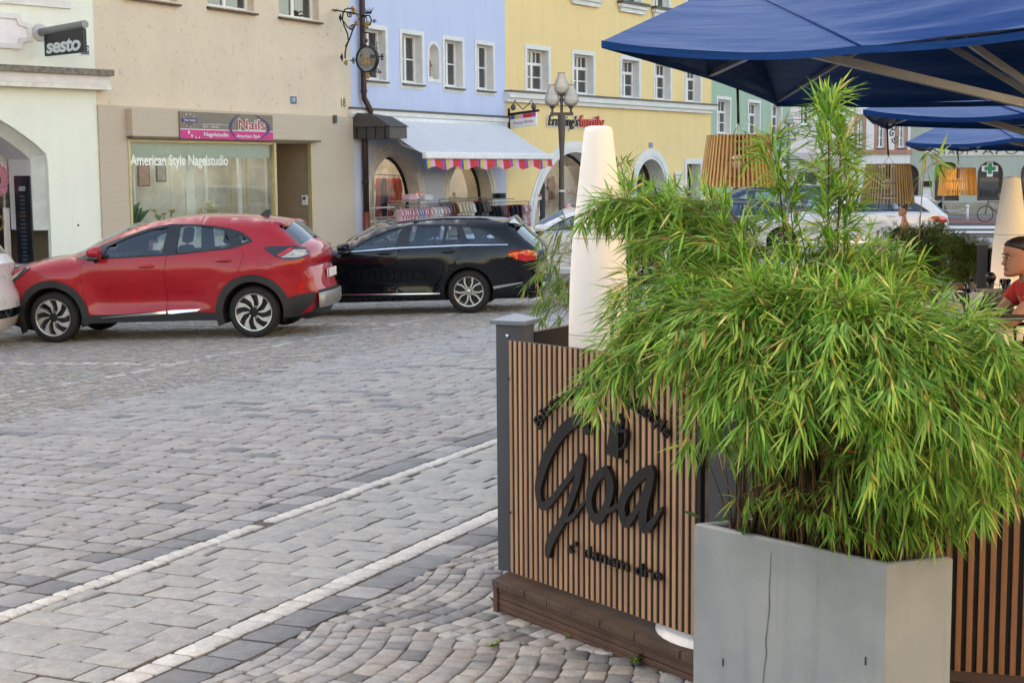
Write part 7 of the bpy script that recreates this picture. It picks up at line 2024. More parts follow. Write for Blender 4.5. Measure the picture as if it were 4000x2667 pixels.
for px, py, sc_, a in ((2790, 2035, .055, .2), (2740, 2020, .06, 2.6), (2870, 2070, .05, -.6), (2895, 2085, .045, .9)):
    c = dep(px, py, 4.3); d = V3((math.cos(a), .3, math.sin(a) * .3 + .1)) * sc_; s_ = V3((-.2, -.7, .4)) * sc_ * .5
    m.add([c, c + d * .35 + s_, c + d * .75 + s_ * .8, c + d, c + d * .75 - s_ * .8, c + d * .35 - s_], [(0, 1, 2, 3), (0, 3, 4, 5)], M_leaf, col=lin((.24, .42, .15)))
m.build('weed_leaf', pb, colattr=True, frame=Matrix.Identity(4))

# second bamboo behind the fence, shade put into its darker leaf colour
q2 = [V3((x, y, 0)) for x, y in ((.12, 7.75), (.95, 7.55), (1.05, 7.95), (.22, 8.15))]
pt2, _ = planter(q2, .60, -.1, 'second concrete planter, out on the paving behind the slatted fence')
pb2 = thing('bamboo', 'darker bamboo behind the white lantern and the slatted fence', 'bamboo', loc=(.6, 7.85, .5)); bm = Bamboo(9); r = bm.r
for px, py, Y, lf in ((2100, 1060, 7.4, .35), (2130, 900, 7.5, .2), (2110, 1180, 7.4, .4), (2060, 1110, 7.4, .4), (2090, 1260, 7.3, .5), (2160, 980, 7.5, .25), (2180, 1240, 7.3, .4), (2210, 1120, 7.4, .3), (2150, 1150, 7.4, .35), (2200, 900, 7.6, .15), (2170, 1300, 7.4, .4), (2130, 1290, 7.4, .45), (2420, 640, 7.8, .05), (2440, 720, 7.8, .05), (2500, 850, 7.8, .1), (2620, 860, 7.8, .1), (2740, 880, 7.8, .15), (2560, 950, 7.6, .1), (2700, 960, 7.6, .15), (2820, 960, 7.7, .2), (2580, 800, 7.9, .05), (2660, 1050, 7.5, .2), (2880, 1000, 7.7, .2)):
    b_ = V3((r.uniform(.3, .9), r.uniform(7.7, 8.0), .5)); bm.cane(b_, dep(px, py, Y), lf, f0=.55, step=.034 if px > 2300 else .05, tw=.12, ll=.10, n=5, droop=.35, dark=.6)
bm.finish(pb2)

# dark hedge plants in wooden boxes along the terrace edge farther back
M_box = mat('brown_box_boards', rgb(96, 76, 66, .75), .7, var=.2, vscale=8, bump=.2, bscale=30)
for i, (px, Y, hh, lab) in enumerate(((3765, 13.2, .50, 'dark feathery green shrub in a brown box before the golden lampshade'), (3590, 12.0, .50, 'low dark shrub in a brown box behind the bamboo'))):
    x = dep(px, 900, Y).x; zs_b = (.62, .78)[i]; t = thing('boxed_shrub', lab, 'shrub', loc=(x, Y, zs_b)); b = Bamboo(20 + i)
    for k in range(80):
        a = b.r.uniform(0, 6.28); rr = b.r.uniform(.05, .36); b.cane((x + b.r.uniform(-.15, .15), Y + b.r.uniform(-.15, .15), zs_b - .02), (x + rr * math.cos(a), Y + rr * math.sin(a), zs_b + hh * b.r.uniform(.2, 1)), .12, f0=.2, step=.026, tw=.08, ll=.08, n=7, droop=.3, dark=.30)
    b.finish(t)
    m = MB(); 
    for k in range(6): m.rbox(-.75, .55, -.22, .22, -.75 + k * .125, -.75 + k * .125 + .118, M_box, .01)
    single(m, 'plant_box', ('brown boarded plant box under the dark feathery shrub', 'brown boarded plant box under the low dark shrub')[i], 'planter', loc=(x, Y, zs_b + .01), rz=1.0)
# weeds along the deck
for i, (px, py, s_, lab) in enumerate(((1965, 2385, .11, 'broad-leaved green weed at the corner of the deck'), (1922, 2525, .05, 'small weed between the setts left of the deck'), (2476, 2590, .07, 'tufted weed against the deck fascia'), (2220, 2490, .03, 'tiny weed in a joint below the middle of the deck'))):
    c = gpt(px, py); m = MB(); n = 9
    for k in range(n):
        a = R.uniform(0, 6.28); el = R.uniform(.2, 1.1); d = V3((math.cos(a) * math.cos(el), math.sin(a) * math.cos(el), math.sin(el))) * s_ * R.uniform(.5, 1); w_ = V3((-math.sin(a), math.cos(a), 0)) * s_ * .16
        m.add([(0, 0, 0), d * .5 + w_, d - V3((0, 0, s_ * .15)), d * .5 - w_], [(0, 1, 2, 3)], M_leaf, col=R.choice((lin((.38, .50, .20)), lin((.44, .54, .25)), lin((.3, .42, .16)))))
    single(m, 'weed', lab, 'weed', loc=c, colattr=True)
# ---------------------------------------------------------------- people
M_skin = NT('skin'); M_skin.b.inputs['Base Color'].default_value = rgb(190, 132, 104, .8); M_skin.b.inputs['Roughness'].default_value = .5; M_skin.b.inputs['Subsurface Weight'].default_value = .08; M_skin.b.inputs['Subsurface Radius'].default_value = (.02, .008, .004); M_skin = M_skin.m
M_hair = mat('dark_brown_hair', rgb(46, 32, 28, .7), .5, var=.3, vscale=40, bump=.4, bscale=90)
M_redsh = mat('red_cotton', rgb(206, 54, 44, .8), .85, var=.08, vscale=10, bump=.25, bscale=25, bdist=.01)
M_jean = mat('dark_trousers', rgb(48, 50, 58, .7), .85, var=.12)


def skinmesh(joints, edges, levels=2):
    """one continuous tapered surface grown over a joint skeleton"""
    me = bpy.data.meshes.new('skeleton'); me.from_pydata([j[:3] for j in joints], edges, []); o = bpy.data.objects.new('skeleton', me); C.objects.link(o)
    md = o.modifiers.new('skin', 'SKIN'); me.skin_vertices or None
    for i, j in enumerate(joints):
        v = me.skin_vertices[0].data[i]; rr = j[3]; v.radius = rr if isinstance(rr, tuple) else (rr, rr); v.use_root = (i == 0)
    md.use_smooth_shade = True; sb = o.modifiers.new('sub', 'SUBSURF'); sb.levels = levels; sb.render_levels = levels
    bpy.context.view_layer.update(); m2 = bpy.data.meshes.new_from_object(o.evaluated_get(bpy.context.evaluated_depsgraph_get()))
    vs = [tuple(v.co) for v in m2.vertices]; fs = [tuple(p.vertices) for p in m2.polygons]; bpy.data.objects.remove(o); bpy.data.meshes.remove(me); bpy.data.meshes.remove(m2); return vs, fs


def head(mb, c, s, yaw, tilt=0):
    """head facing local -x; s = head height; returns matrix"""
    M = Matrix.Translation(c) @ Matrix.Rotation(yaw, 4, 'Z') @ Matrix.Rotation(tilt, 4, 'Y') @ Matrix.Scale(s, 4)
    # rings from chin to crown: z, front x, back x, half width
    prof = [(-.50, -.30, -.12, .06), (-.48, -.36, -.02, .14), (-.44, -.395, .08, .20), (-.38, -.385, .16, .245), (-.34, -.37, .22, .265), (-.30, -.385, .27, .28), (-.27, -.365, .30, .29), (-.24, -.385, .32, .297), (-.20, -.36, .345, .305), (-.14, -.365, .37, .315), (-.06, -.365, .40, .325), (0, -.345, .42, .33), (.05, -.355, .43, .333), (.12, -.385, .44, .335), (.22, -.38, .43, .33), (.32, -.33, .39, .30), (.42, -.22, .28, .22), (.48, -.10, .14, .11), (.50, -.02, .04, .02)]
    rs = []; n = 20
    for z, f, b, w_ in prof:
        cx, hx = (f + b) / 2, (b - f) / 2; ring = []
        for i in range(n):
            a = 2 * PI * i / n; x = cx - hx * math.cos(a); y = w_ * math.sin(a) * (1 - .12 * max(0, math.cos(a)))
            ring.append((x, y, z))
        rs.append(ring)
    mb.loft(rs, M_skin, True, True, M)
    mb.loft([[(-.345, -.03, .03), (-.345, .03, .03), (-.36, 0, .035)], [(-.40, -.045, -.08), (-.40, .045, -.08), (-.43, 0, -.07)], [(-.40, -.07, -.17), (-.40, .07, -.17), (-.475, 0, -.15)], [(-.36, -.06, -.20), (-.36, .06, -.20), (-.40, 0, -.205)]], M_skin, True, True, M)  # nose
    for sg in (-1, 1): mb.ball((.06, sg * .325, -.06), .085, M_skin, 8, 6, (.55, .25, 1.1), M=M)
    return M


def face(T, body, M):
    m = MB()
    for sg in (-1, 1):
        m.ball((-.335, sg * .125, .0), .042, mat('eye_white', rgb(226, 220, 214, .9), .3), 8, 6, (.45, 1, .6), M=M); m.ball((-.352, sg * .125, .0), .030, M_hair, 8, 6, (.5, 1, 1), M=M)
        m.tube([M @ V3((-.375, sg * .06, .085)), M @ V3((-.378, sg * .13, .105)), M @ V3((-.34, sg * .21, .08))], [.012 * M.to_scale().x, .016 * M.to_scale().x, .006 * M.to_scale().x], M_hair, 5)
    lp = mat('lips', rgb(170, 92, 84, .8), .4)
    for z, k in ((-.275, 1), (-.305, 1.1)): m.tube([M @ V3((-.35, -.10, z)), M @ V3((-.393, 0, z + .004)), M @ V3((-.35, .10, z))], [.006 * M.to_scale().x, .020 * M.to_scale().x * k, .006 * M.to_scale().x], lp, 6)
    m.build('face', T, True, frame=Matrix.Identity(4))


def hand(J, E, wrist, d, up, s=1.0, curl=.6, root=None):
    """palm, four bent fingers of unequal length and a side thumb, appended to a skeleton"""
    d = V3(d).normalized(); up = V3(up).normalized(); sd = d.cross(up).normalized(); w_ = V3(wrist); i0 = root
    J.append((*(w_ + d * .045 * s), (.030 * s, .017 * s))); p = len(J) - 1; E.append((i0, p)); J.append((*(w_ + d * .08 * s), (.034 * s, .015 * s))); q = len(J) - 1; E.append((p, q))
    for k, (o, l) in enumerate(((-.028, .065), (-.009, .075), (.010, .07), (.028, .055))):
        b = w_ + d * .095 * s + sd * o * s; c1 = b + (d * math.cos(curl * .5) - up * math.sin(curl * .5)) * l * .5 * s; c2 = c1 + (d * math.cos(curl * 1.6) - up * math.sin(curl * 1.6)) * l * .5 * s
        n = len(J); J += [(*b, .0088 * s), (*c1, .008 * s), (*c2, .0065 * s)]; E += [(q, n), (n, n + 1), (n + 1, n + 2)]
    b = w_ + d * .03 * s - sd * .035 * s; c1 = b + (d * .7 - sd * .6 - up * .3).normalized() * .035 * s; c2 = c1 + (d * .95 - sd * .1 - up * .5).normalized() * .03 * s
    n = len(J); J += [(*b, .012 * s), (*c1, .010 * s), (*c2, .007 * s)]; E += [(p, n), (n, n + 1), (n + 1, n + 2)]


# guest in red, elbows on the table, looking left along the terrace
Yw = 9.0
def W(px, py, dy=0): return dep(px, py, Yw + dy)
hc = W(3972, 1000); sh = W(4035, 1110); hip = V3((sh.x + .18, Yw, .60)); el = W(3922, 1262, -.15); wr = W(3838, 1222, -.12)
g = thing('person', 'dark haired guest in a red T-shirt sitting at the terrace table, looking left', 'person', loc=(hip.x, Yw, ZD))
chest = V3((sh.x + .05, Yw, sh.z - .10)); waist = V3((hip.x - .03, Yw, .80)); neck = V3((sh.x - .03, Yw, sh.z + .05))
J = [(*hip, (.15, .12)), (*waist, (.125, .10)), (*chest, (.155, .11)), (*neck, (.06, .055)), (*(neck + V3((-.035, 0, .09))), (.052, .05))]; E = [(0, 1), (1, 2), (2, 3), (3, 4)]
arms = {}
for sg in (-1, 1):
    s0 = V3((sh.x, Yw + sg * .17, sh.z - .03)); n = len(J); e_ = V3((el.x + (.02 if sg < 0 else .06), Yw + sg * .20, el.z)); w2 = V3((wr.x + (.0 if sg < 0 else .05), Yw + sg * .07 - .04, wr.z + .005))
    J += [(*s0, .058), (*(s0.lerp(e_, .5)), .047), (*e_, .040), (*(e_.lerp(w2, .35)), .040), (*w2, (.026, .024))]; E += [(2, n), (n, n + 1), (n + 1, n + 2), (n + 2, n + 3), (n + 3, n + 4)]
    arms[sg] = (s0, e_); hand(J, E, w2, (-1, -sg * .35, .05), (0, -sg * .3, 1), .95, .8, n + 4)
    n = len(J); k = V3((hip.x - .42, Yw + sg * .12, .60)); f = V3((hip.x - .40, Yw + sg * .13, .20)); J += [(*(hip + V3((-.06, sg * .09, -.02))), .085), (*k, .062), (*f, .042), (*(f + V3((-.03, 0, -.045))), .035), (*(f + V3((-.15, 0, -.045))), .028)]; E += [(0, n), (n, n + 1), (n + 1, n + 2), (n + 2, n + 3), (n + 3, n + 4)]
vs, fs = skinmesh(J, E); m = MB(); m.add(vs, fs, M_skin); Mh = head(m, hc + V3((.01, 0, -.005)), .235, .12, -.06); bd = m.build('body', g, True, frame=Matrix.Identity(4))
face(g, bd, Mh)
J2 = [(*(hip + V3((0, 0, .03))), (.165, .135)), (*waist, (.145, .118)), (*chest, (.185, .140)), (*(chest.lerp(neck, .6)), (.15, .115)), (*(neck + V3((.02, 0, .0))), (.085, .075))]; E2 = [(0, 1), (1, 2), (2, 3), (3, 4)]
for sg in (-1, 1): s0, e_ = arms[sg]; n = len(J2); J2 += [(*s0, .080), (*s0.lerp(e_, .30), .070), (*s0.lerp(e_, .52), .066)]; E2 += [(2, n), (n, n + 1), (n + 1, n + 2)]
vs, fs = skinmesh(J2, E2); m = MB(); m.add(vs, fs, M_redsh); m.build('shirt', g, True, frame=Matrix.Identity(4))
J3 = [(*(hip + V3((.0, 0, -.02))), (.165, .13))]; E3 = []
for sg in (-1, 1): n = len(J3); k = V3((hip.x - .42, Yw + sg * .12, .60)); f = V3((hip.x - .40, Yw + sg * .13, .22)); J3 += [(*(hip + V3((-.06, sg * .09, -.02))), .098), (*k, .076), (*f, .055)]; E3 += [(0, n), (n, n + 1), (n + 1, n + 2)]
vs, fs = skinmesh(J3, E3); m = MB(); m.add(vs, fs, M_jean); m.build('trousers', g, True, frame=Matrix.Identity(4))
# hair pulled back into a knot
m = MB(); pr = [(-.22, .26, .02), (-.14, .12, .30), (-.04, .02, .352), (.06, -.08, .365), (.16, -.18, .37), (.25, -.30, .355), (.33, -.36, .33), (.42, -.29, .26), (.49, -.14, .15), (.525, .0, .02)]
rs = []
for z, f, w_ in pr:
    b = .47 - .35 * max(0, z - .15) ** 1.2 * 1.6; cx, hx = (f + b) / 2, (b - f) / 2; rs.append([(cx - hx * math.cos(2 * PI * i / 20), w_ * math.sin(2 * PI * i / 20), z) for i in range(20)])
m.loft(rs, M_hair, True, True, Mh); m.ball((.50, 0, .0), .16, M_hair, 10, 8, M=Mh)
for sg in (-1, 1): m.ball((.04, sg * .345, -.13), .025, M_chrome, 6, 4, M=Mh)
m.build('hair', g, True, frame=Matrix.Identity(4))
# her chair
M_rattan = mat('dark_rattan', rgb(58, 48, 44, .7), .7, var=.25, vscale=30, bump=.6, bscale=60)
def chair(x, y, rz, label):
    t = thing('terrace_chair', label, 'chair', loc=(x, y, ZD), rz=rz, group='dark rattan terrace chairs')
    m = MB(); m.rbox(-.24, .24, -.24, .24, .40, .45, M_rattan, .05); m.build('seat', t, angle=40)
    m = MB(); m.loft([[(.22 + .07 * k / 4, y_, .45 + .11 * k) for k in range(5)] for y_ in (-.24, -.12, 0, .12, .24)] , M_rattan, closed=False); m.loft([[(.25 + .07 * k / 4, y_, .45 + .11 * k) for k in range(5)] for y_ in (.24, .12, 0, -.12, -.24)], M_rattan, closed=False); m.build('backrest', t, True)
    for sx in (-.21, .21):
        for sy in (-.21, .21): m = MB(); m.bar((sx, sy, 0), (sx, sy, .40), .03, .03, M_dark); m.build('leg', t)
    for sy in (-.25, .25): m = MB(); m.tube([(-.2, sy, .42), (-.22, sy, .62), (.0, sy, .65), (.26, sy, .66)], .016, M_rattan, 6); m.build('arm', t, True)
chair(hip.x + .02, Yw, 0, 'dark rattan chair under the guest in red')
q = dep(3690, 1215, 8.6); chair(q.x - .20, 8.6 - .20, .8, 'dark rattan chair with its back to the bamboo')
# table with drinks
tx, ty = 2.72, 9.15; zt2 = ZD + .735
t = thing('terrace_table', 'small dark terrace table with a metal rim before the guest in red', 'table', loc=(tx, ty, ZD))
m = MB(); m.rbox(-.36, .40, -.40, .40, .71, .735, M_rattan, .03); m.build('tabletop', t, angle=40)
m = MB(); m.rbox(-.365, .405, -.405, .405, .70, .725, mat('table_rim_metal', rgb(170, 182, 198, .8), .3, .8), .03); m.build('rim', t)
m = MB(); m.tube([(0, 0, .03), (0, 0, .70)], .035, M_dark, 10); m.lathe([(.001, .03), (.22, .02), (.24, 0)], M_dark, 20, cap=False); m.build('pedestal', t, True)
M_drink = glassmat('tumbler_glass', (.92, .94, .95), .95, .01, boost=.06)
def glassware(px, Y, h, r_, liquid, lh, label):
    x = dep(px, 1150, Y).x; t = thing('drinking_glass', label, 'glass', loc=(x, Y, zt2)); m = MB(); m.lathe([(r_ * .85, 0), (r_, h), (r_ * .94, h), (r_ * .8, .008), (.001, .008)], M_drink, 18, cap=False); m.build('tumbler', t, True)
    if lh: m = MB(); m.lathe([(r_ * .78, .01), (r_ * .78 + .1 * r_ * lh / h, lh)], liquid, 16); m.build('drink', t, True)
am = mat('amber_drink', rgb(214, 140, 40, .8), .15, var=.05); ol = mat('olive_drink', rgb(150, 140, 50, .8), .15)
glassware(3768, 9.05, .13, .038, am, .05, 'tumbler with an amber drink left of the guest in red')
glassware(3925, 9.45, .16, .036, ol, .10, 'tall glass with an olive drink beside the face of the guest in red')
x = dep(3797, 1150, 9.2).x
t = thing('bottle', 'small dark bottle standing before the hands of the guest in red', 'bottle', loc=(x, 9.2, zt2)); m = MB(); m.lathe([(.028, 0), (.03, .01), (.03, .11), (.012, .15), (.012, .185), (.014, .19)], M_drink if False else mat('dark_bottle_glass', rgb(40, 34, 26, .7), .12), 16); m.build('glass', t, True); m = MB(); m.lathe([(.0305, .03), (.0305, .09)], sw, 16, cap=False); m.build('label', t)
x = dep(3860, 1150, 9.4).x; m = MB(); m.rbox(-.10, .10, -.07, .07, 0, .10, mat('woven_basket', rgb(150, 146, 140, .8), .7, var=.5, vscale=40), .02); single(m, 'cutlery_basket', 'light woven basket of condiments on the table', 'basket', loc=(x, 9.4, zt2))
x = dep(3870, 1130, 9.9).x; t = thing('spice_mill', 'black round topped pepper mill behind the basket', 'mill', loc=(x - .10, 9.6, zt2)); m = MB(); m.lathe([(.03, 0), (.03, .03), (.02, .09), (.028, .13)], M_black, 14); m.build('barrel', t, True); m = MB(); m.ball((0, 0, .16), .036, M_black, 12, 8); m.build('knob', t, True)
m = MB(); m.ball((0, 0, .05), .05, sw, 12, 8, (1, 1, .9)); single(m, 'candle_globe', 'round white candle globe on the table behind the basket', 'candle', loc=(x + .02, 9.65, zt2), smooth=True)
# crumpled pale napkin / throw on the near chair
m = MB(); q = dep(3690, 1215, 8.6)
P = [[(.24 * (i / 9 - .5) * 2, .04 * math.sin(i * 1.7 + j) + .02 * j, .26 - .055 * j + .012 * math.sin(i * 2.3)) for i in range(10)] for j in range(8)]
m.loft(P, mat('pale_pink_knit', rgb(206, 190, 182, .8), .9, var=.12, vscale=14, bump=.4, bscale=50), closed=False); single(m, 'knitted_jacket', 'pale pink knitted jacket hung over a chair between bamboo and table', 'jacket', loc=(q.x + .005, 8.605, ZD + .63), rz=.8 + PI / 2, smooth=True)

# bare shouldered guest farther off, at another table by the parked cars
def figure(name, label, px, py, Y, hs, facing, dress, hairm, seat=True):
    c = dep(px, py, Y); k = hs / .225; zg_ = gz(c.x, c.y); d = facing
    t = thing('person', label, 'person', loc=(c.x, c.y, zg_)); nk = V3((c.x - d * .02 * k, c.y, c.z - .16 * k)); ch = V3((c.x + .04 * d * -k, c.y, c.z - .38 * k)); hp = V3((c.x - .06 * d * k, c.y, c.z - .80 * k))
    J = [(*hp, (.14 * k, .11 * k)), (*hp.lerp(ch, .5), (.115 * k, .09 * k)), (*ch, (.14 * k, .10 * k)), (*nk, .052 * k), (*(nk + V3((0, 0, .07 * k))), .048 * k)]; E = [(0, 1), (1, 2), (2, 3), (3, 4)]
    for sg in (-1, 1):
        n = len(J); s0 = V3((ch.x, ch.y + sg * .17 * k, ch.z + .10 * k)); e_ = s0 + V3((d * .02, sg * .03, -.28)) * k; w2 = e_ + V3((d * .22, -sg * .06, -.06)) * k
        J += [(*s0, .052 * k), (*e_, .038 * k), (*w2, .026 * k)]; E += [(2, n), (n, n + 1), (n + 1, n + 2)]; hand(J, E, w2, (d, 0, -.1), (0, 0, 1), .9 * k, .7, n + 2)
        n = len(J)
        if seat: kn = hp + V3((d * .42, sg * .12, 0)) * k; f = kn + V3((.02, 0, 0)) - V3((0, 0, max(.2, kn.z - zg_ - .08)))
        else: kn = hp + V3((d * .03, sg * .09, -.42)) * k; f = V3((kn.x, kn.y, zg_ + .08))
        J += [(*(hp + V3((0, sg * .09 * k, 0))), .08 * k), (*kn, .058 * k), (*f, .038 * k), (*(f + V3((d * .14 * k, 0, -.045))), .03 * k)]; E += [(0, n), (n, n + 1), (n + 1, n + 2), (n + 2, n + 3)]
    vs, fs = skinmesh(J, E, 1); m = MB(); m.add(vs, fs, M_skin); Mh = head(m, c, hs, 0 if d < 0 else PI); b = m.build('body', t, True, frame=Matrix.Identity(4)); face(t, b, Mh)
    J2 = [(*hp, (.155 * k, .125 * k)), (*hp.lerp(ch, .5), (.13 * k, .105 * k)), (*ch, (.16 * k, .12 * k)), (*(ch + V3((0, 0, .13 * k))), (.12 * k, .10 * k))]; vs, fs = skinmesh(J2, [(0, 1), (1, 2), (2, 3)], 1); m = MB(); m.add(vs, fs, dress); m.build('top', t, True, frame=Matrix.Identity(4))
    m = MB(); rs = []
    for z, f, w_ in ((-.05, .12, .34), (.12, -.06, .37), (.24, -.32, .36), (.34, -.34, .33), (.44, -.22, .25), (.525, .0, .02)):
        bk = .46 - .3 * max(0, z - .15); rs.append([((f + bk) / 2 - (bk - f) / 2 * math.cos(2 * PI * i / 14), w_ * math.sin(2 * PI * i / 14), z) for i in range(14)])
    m.loft(rs, hairm, True, True, Mh); m.ball((.2, 0, .5), .17, hairm, 8, 6, M=Mh); m.build('hair', t, True, frame=Matrix.Identity(4)); return t, hp
M_dkdress = mat('dark_green_cloth', rgb(58, 66, 58, .7), .85, var=.15)
t, hp = figure('person', 'dark haired guest with bare shoulders sitting beyond the bamboo, facing left', 3528, 822, 17.5, .135 * 17.5 / 17.5, -1, M_dkdress, M_hair)
t, hp2 = figure('person', 'cyclist in dark clothes half hidden behind the glowing lantern', 3908, 762, 62, .23, -1, M_black, M_hair, False)
xb, yb = hp2.x - .25, hp2.y - .3; zb_g = gz(xb, yb)
bk = thing('bicycle', 'dark bicycle beside the cyclist in front of the pharmacy', 'bicycle', loc=(xb, yb, zb_g))
for dx in (-.52, .52):
    m = MB(); M = Matrix.Translation((dx, 0, .34)) @ Matrix.Rotation(PI / 2, 4, 'X'); m.tube([M @ V3((.325 * math.cos(a * .2618), .325 * math.sin(a * .2618), 0)) for a in range(25)], .018, M_tyre, 6)
    for a in range(8): m.tube([M @ V3((0, 0, 0)), M @ V3((.32 * math.cos(a * .785), .32 * math.sin(a * .785), 0))], .003, M_chrome, 3)
    m.build('wheel', bk, True)
m = MB()
for a, b in (((-.52, 0, .34), (-.40, 0, .95)), ((-.43, 0, .8), (.0, 0, .32)), ((.0, 0, .32), (.16, 0, .88)), ((-.42, 0, .85), (.14, 0, .82)), ((.0, 0, .32), (.52, 0, .34)), ((.15, 0, .8), (.52, 0, .34))): m.tube([a, b], .018, M_black, 6)
m.build('frame', bk, True); m = MB(); m.rbox(.05, .29, -.07, .07, .88, .94, M_black, .05); m.build('saddle', bk); m = MB(); m.tube([(-.36, -.28, 1.0), (-.40, 0, 1.0), (-.36, .28, 1.0)], .015, M_black, 6); m.build('handlebar', bk, True)
# ---------------------------------------------------------------- street lamps, racks of clothes, small street things
M_lp = mat('grey_brown_lamp_metal', rgb(92, 86, 84, .8), .5, .4, var=.1); M_lp2 = mat('pale_grey_lamp_metal', rgb(136, 146, 150, .8), .5, .4, var=.1)
M_globe = NT('milky_clear_globe'); M_globe.n.remove(M_globe.b); d_ = M_globe.new('ShaderNodeBsdfDiffuse'); d_.inputs['Color'].default_value = rgb(226, 224, 218, .9); t_ = M_globe.new('ShaderNodeBsdfTransparent'); x_ = M_globe.new('ShaderNodeMixShader'); x_.inputs[0].default_value = .52
g_ = M_globe.new('ShaderNodeBsdfGlossy', Roughness=.08); f_ = M_globe.new('ShaderNodeFresnel', IOR=1.5); y_ = M_globe.new('ShaderNodeMixShader'); M_globe.link(d_.outputs[0], x_.inputs[1]); M_globe.link(t_.outputs[0], x_.inputs[2]); M_globe.link(f_.outputs[0], y_.inputs[0]); M_globe.link(x_.outputs[0], y_.inputs[1]); M_globe.link(g_.outputs[0], y_.inputs[2]); M_globe.link(y_.outputs[0], M_globe.o.inputs[0]); M_globe = M_globe.m
def street_lamp(px, Y, ys, label, mt):
    """ys: pixel rows of top globe top, cross arm, globe radius in px"""
    top, arm, rad, half = ys; x = dep(px, arm, Y).x; zg_ = gz(x, Y); t = thing('street_lamp', label, 'street lamp', loc=(x, Y, zg_), group='three globe street lamps')
    f = Y / FPX; za = dep(px, arm, Y).z - zg_; zt = dep(px, top, Y).z - zg_; R_ = rad * f; hw = half * f
    m = MB(); m.tube([(0, 0, 0), (0, 0, .5), (0, 0, .52), (0, 0, za - .9), (0, 0, za - .7), (0, 0, za - .2), (0, 0, za)], [.085, .08, .055, .05, .06, .085, .085], mt, 12); m.tube([(0, 0, za), (0, 0, zt - R_ * 2.6)], .035, mt, 8); m.bar((-hw - .05, 0, za), (hw + .05, 0, za), .07, .07, mt)
    for sx in (-1, 1): m.tube([(sx * hw, 0, za), (sx * hw, 0, za + R_ * .7)], .028, mt, 8)
    for z in (za - 1.7, za - 3.0): m.lathe([(.06, z), (.06, z + .04)], M_white, 10)
    m.build('post', t, True, angle=40)
    for dx, zb in ((-hw, za + R_ * .6), (hw, za + R_ * .6), (0, zt - R_ * 2.95)):
        g_ = MB(); M = Matrix.Translation((dx, 0, zb)); k = R_
        g_.lathe([(.32 * k, .35 * k), (.75 * k, .55 * k), (.98 * k, .95 * k), (.98 * k, 1.25 * k), (.8 * k, 1.8 * k), (.52 * k, 2.5 * k), (.46 * k, 2.85 * k), (.44 * k, 2.95 * k)], M_globe, 20, M, cap=False); go = g_.build('globe', t, True)
        c = MB(); c.lathe([(.12 * k, -.1 * k), (.16 * k, .05 * k), (.36 * k, .25 * k), (.38 * k, .42 * k), (.1 * k, .45 * k)], mt, 14, M); c.lathe([(.97 * k, 1.20 * k), (.96 * k, 1.24 * k), (.3 * k, 1.22 * k)], M_sillmetal, 16, M, cap=False); c.lathe([(.10 * k, .45 * k), (.12 * k, 1.1 * k), (.02 * k, 1.15 * k)], mat('lamp_bulb', rgb(226, 222, 214, .9), .4), 10, M); c.lathe([(.47 * k, 2.92 * k), (.45 * k, 3.0 * k), (.02 * k, 3.02 * k)], mt, 14, M); c.build('fitting', go, True, angle=40)
street_lamp(2194, 33, (286, 446, 31, 36), 'three globe street lamp before the yellow house, beside the white lantern', M_lp)
street_lamp(3081, 58, (440, 545, 18, 24), 'paler three globe street lamp farther off, before the pink house', M_lp2)
# pharmacy direction sign under the far lamp
x, Y = dep(3056, 640, 57.5).x, 57.5; z1, z0 = dep(3056, 617, Y).z, dep(3056, 700, Y).z
t = thing('street_sign', 'stack of white and blue direction boards beside the far street lamp', 'street sign', loc=(x, Y, gz(x, Y)))
zg_ = gz(x, Y); m = MB(); m.tube([(.1, .06, 0), (.1, .06, z1 - zg_)], .03, M_lp2, 8); m.build('pole', t, True)
hb = (z1 - z0) / 4
for k in range(4):
    m = MB(); z = z1 - zg_ - hb * (k + 1); m.box(-.18, .18, -.02, .02, z + .02, z + hb - .02, sw); m.box(-.16, .16, -.026, -.021, z + .06, z + hb * .55, mat('sign_blue', rgb(34, 90, 170, .8), .5) if k == 0 else M_dark if k == 2 else M_curtain); m.build('board', t)

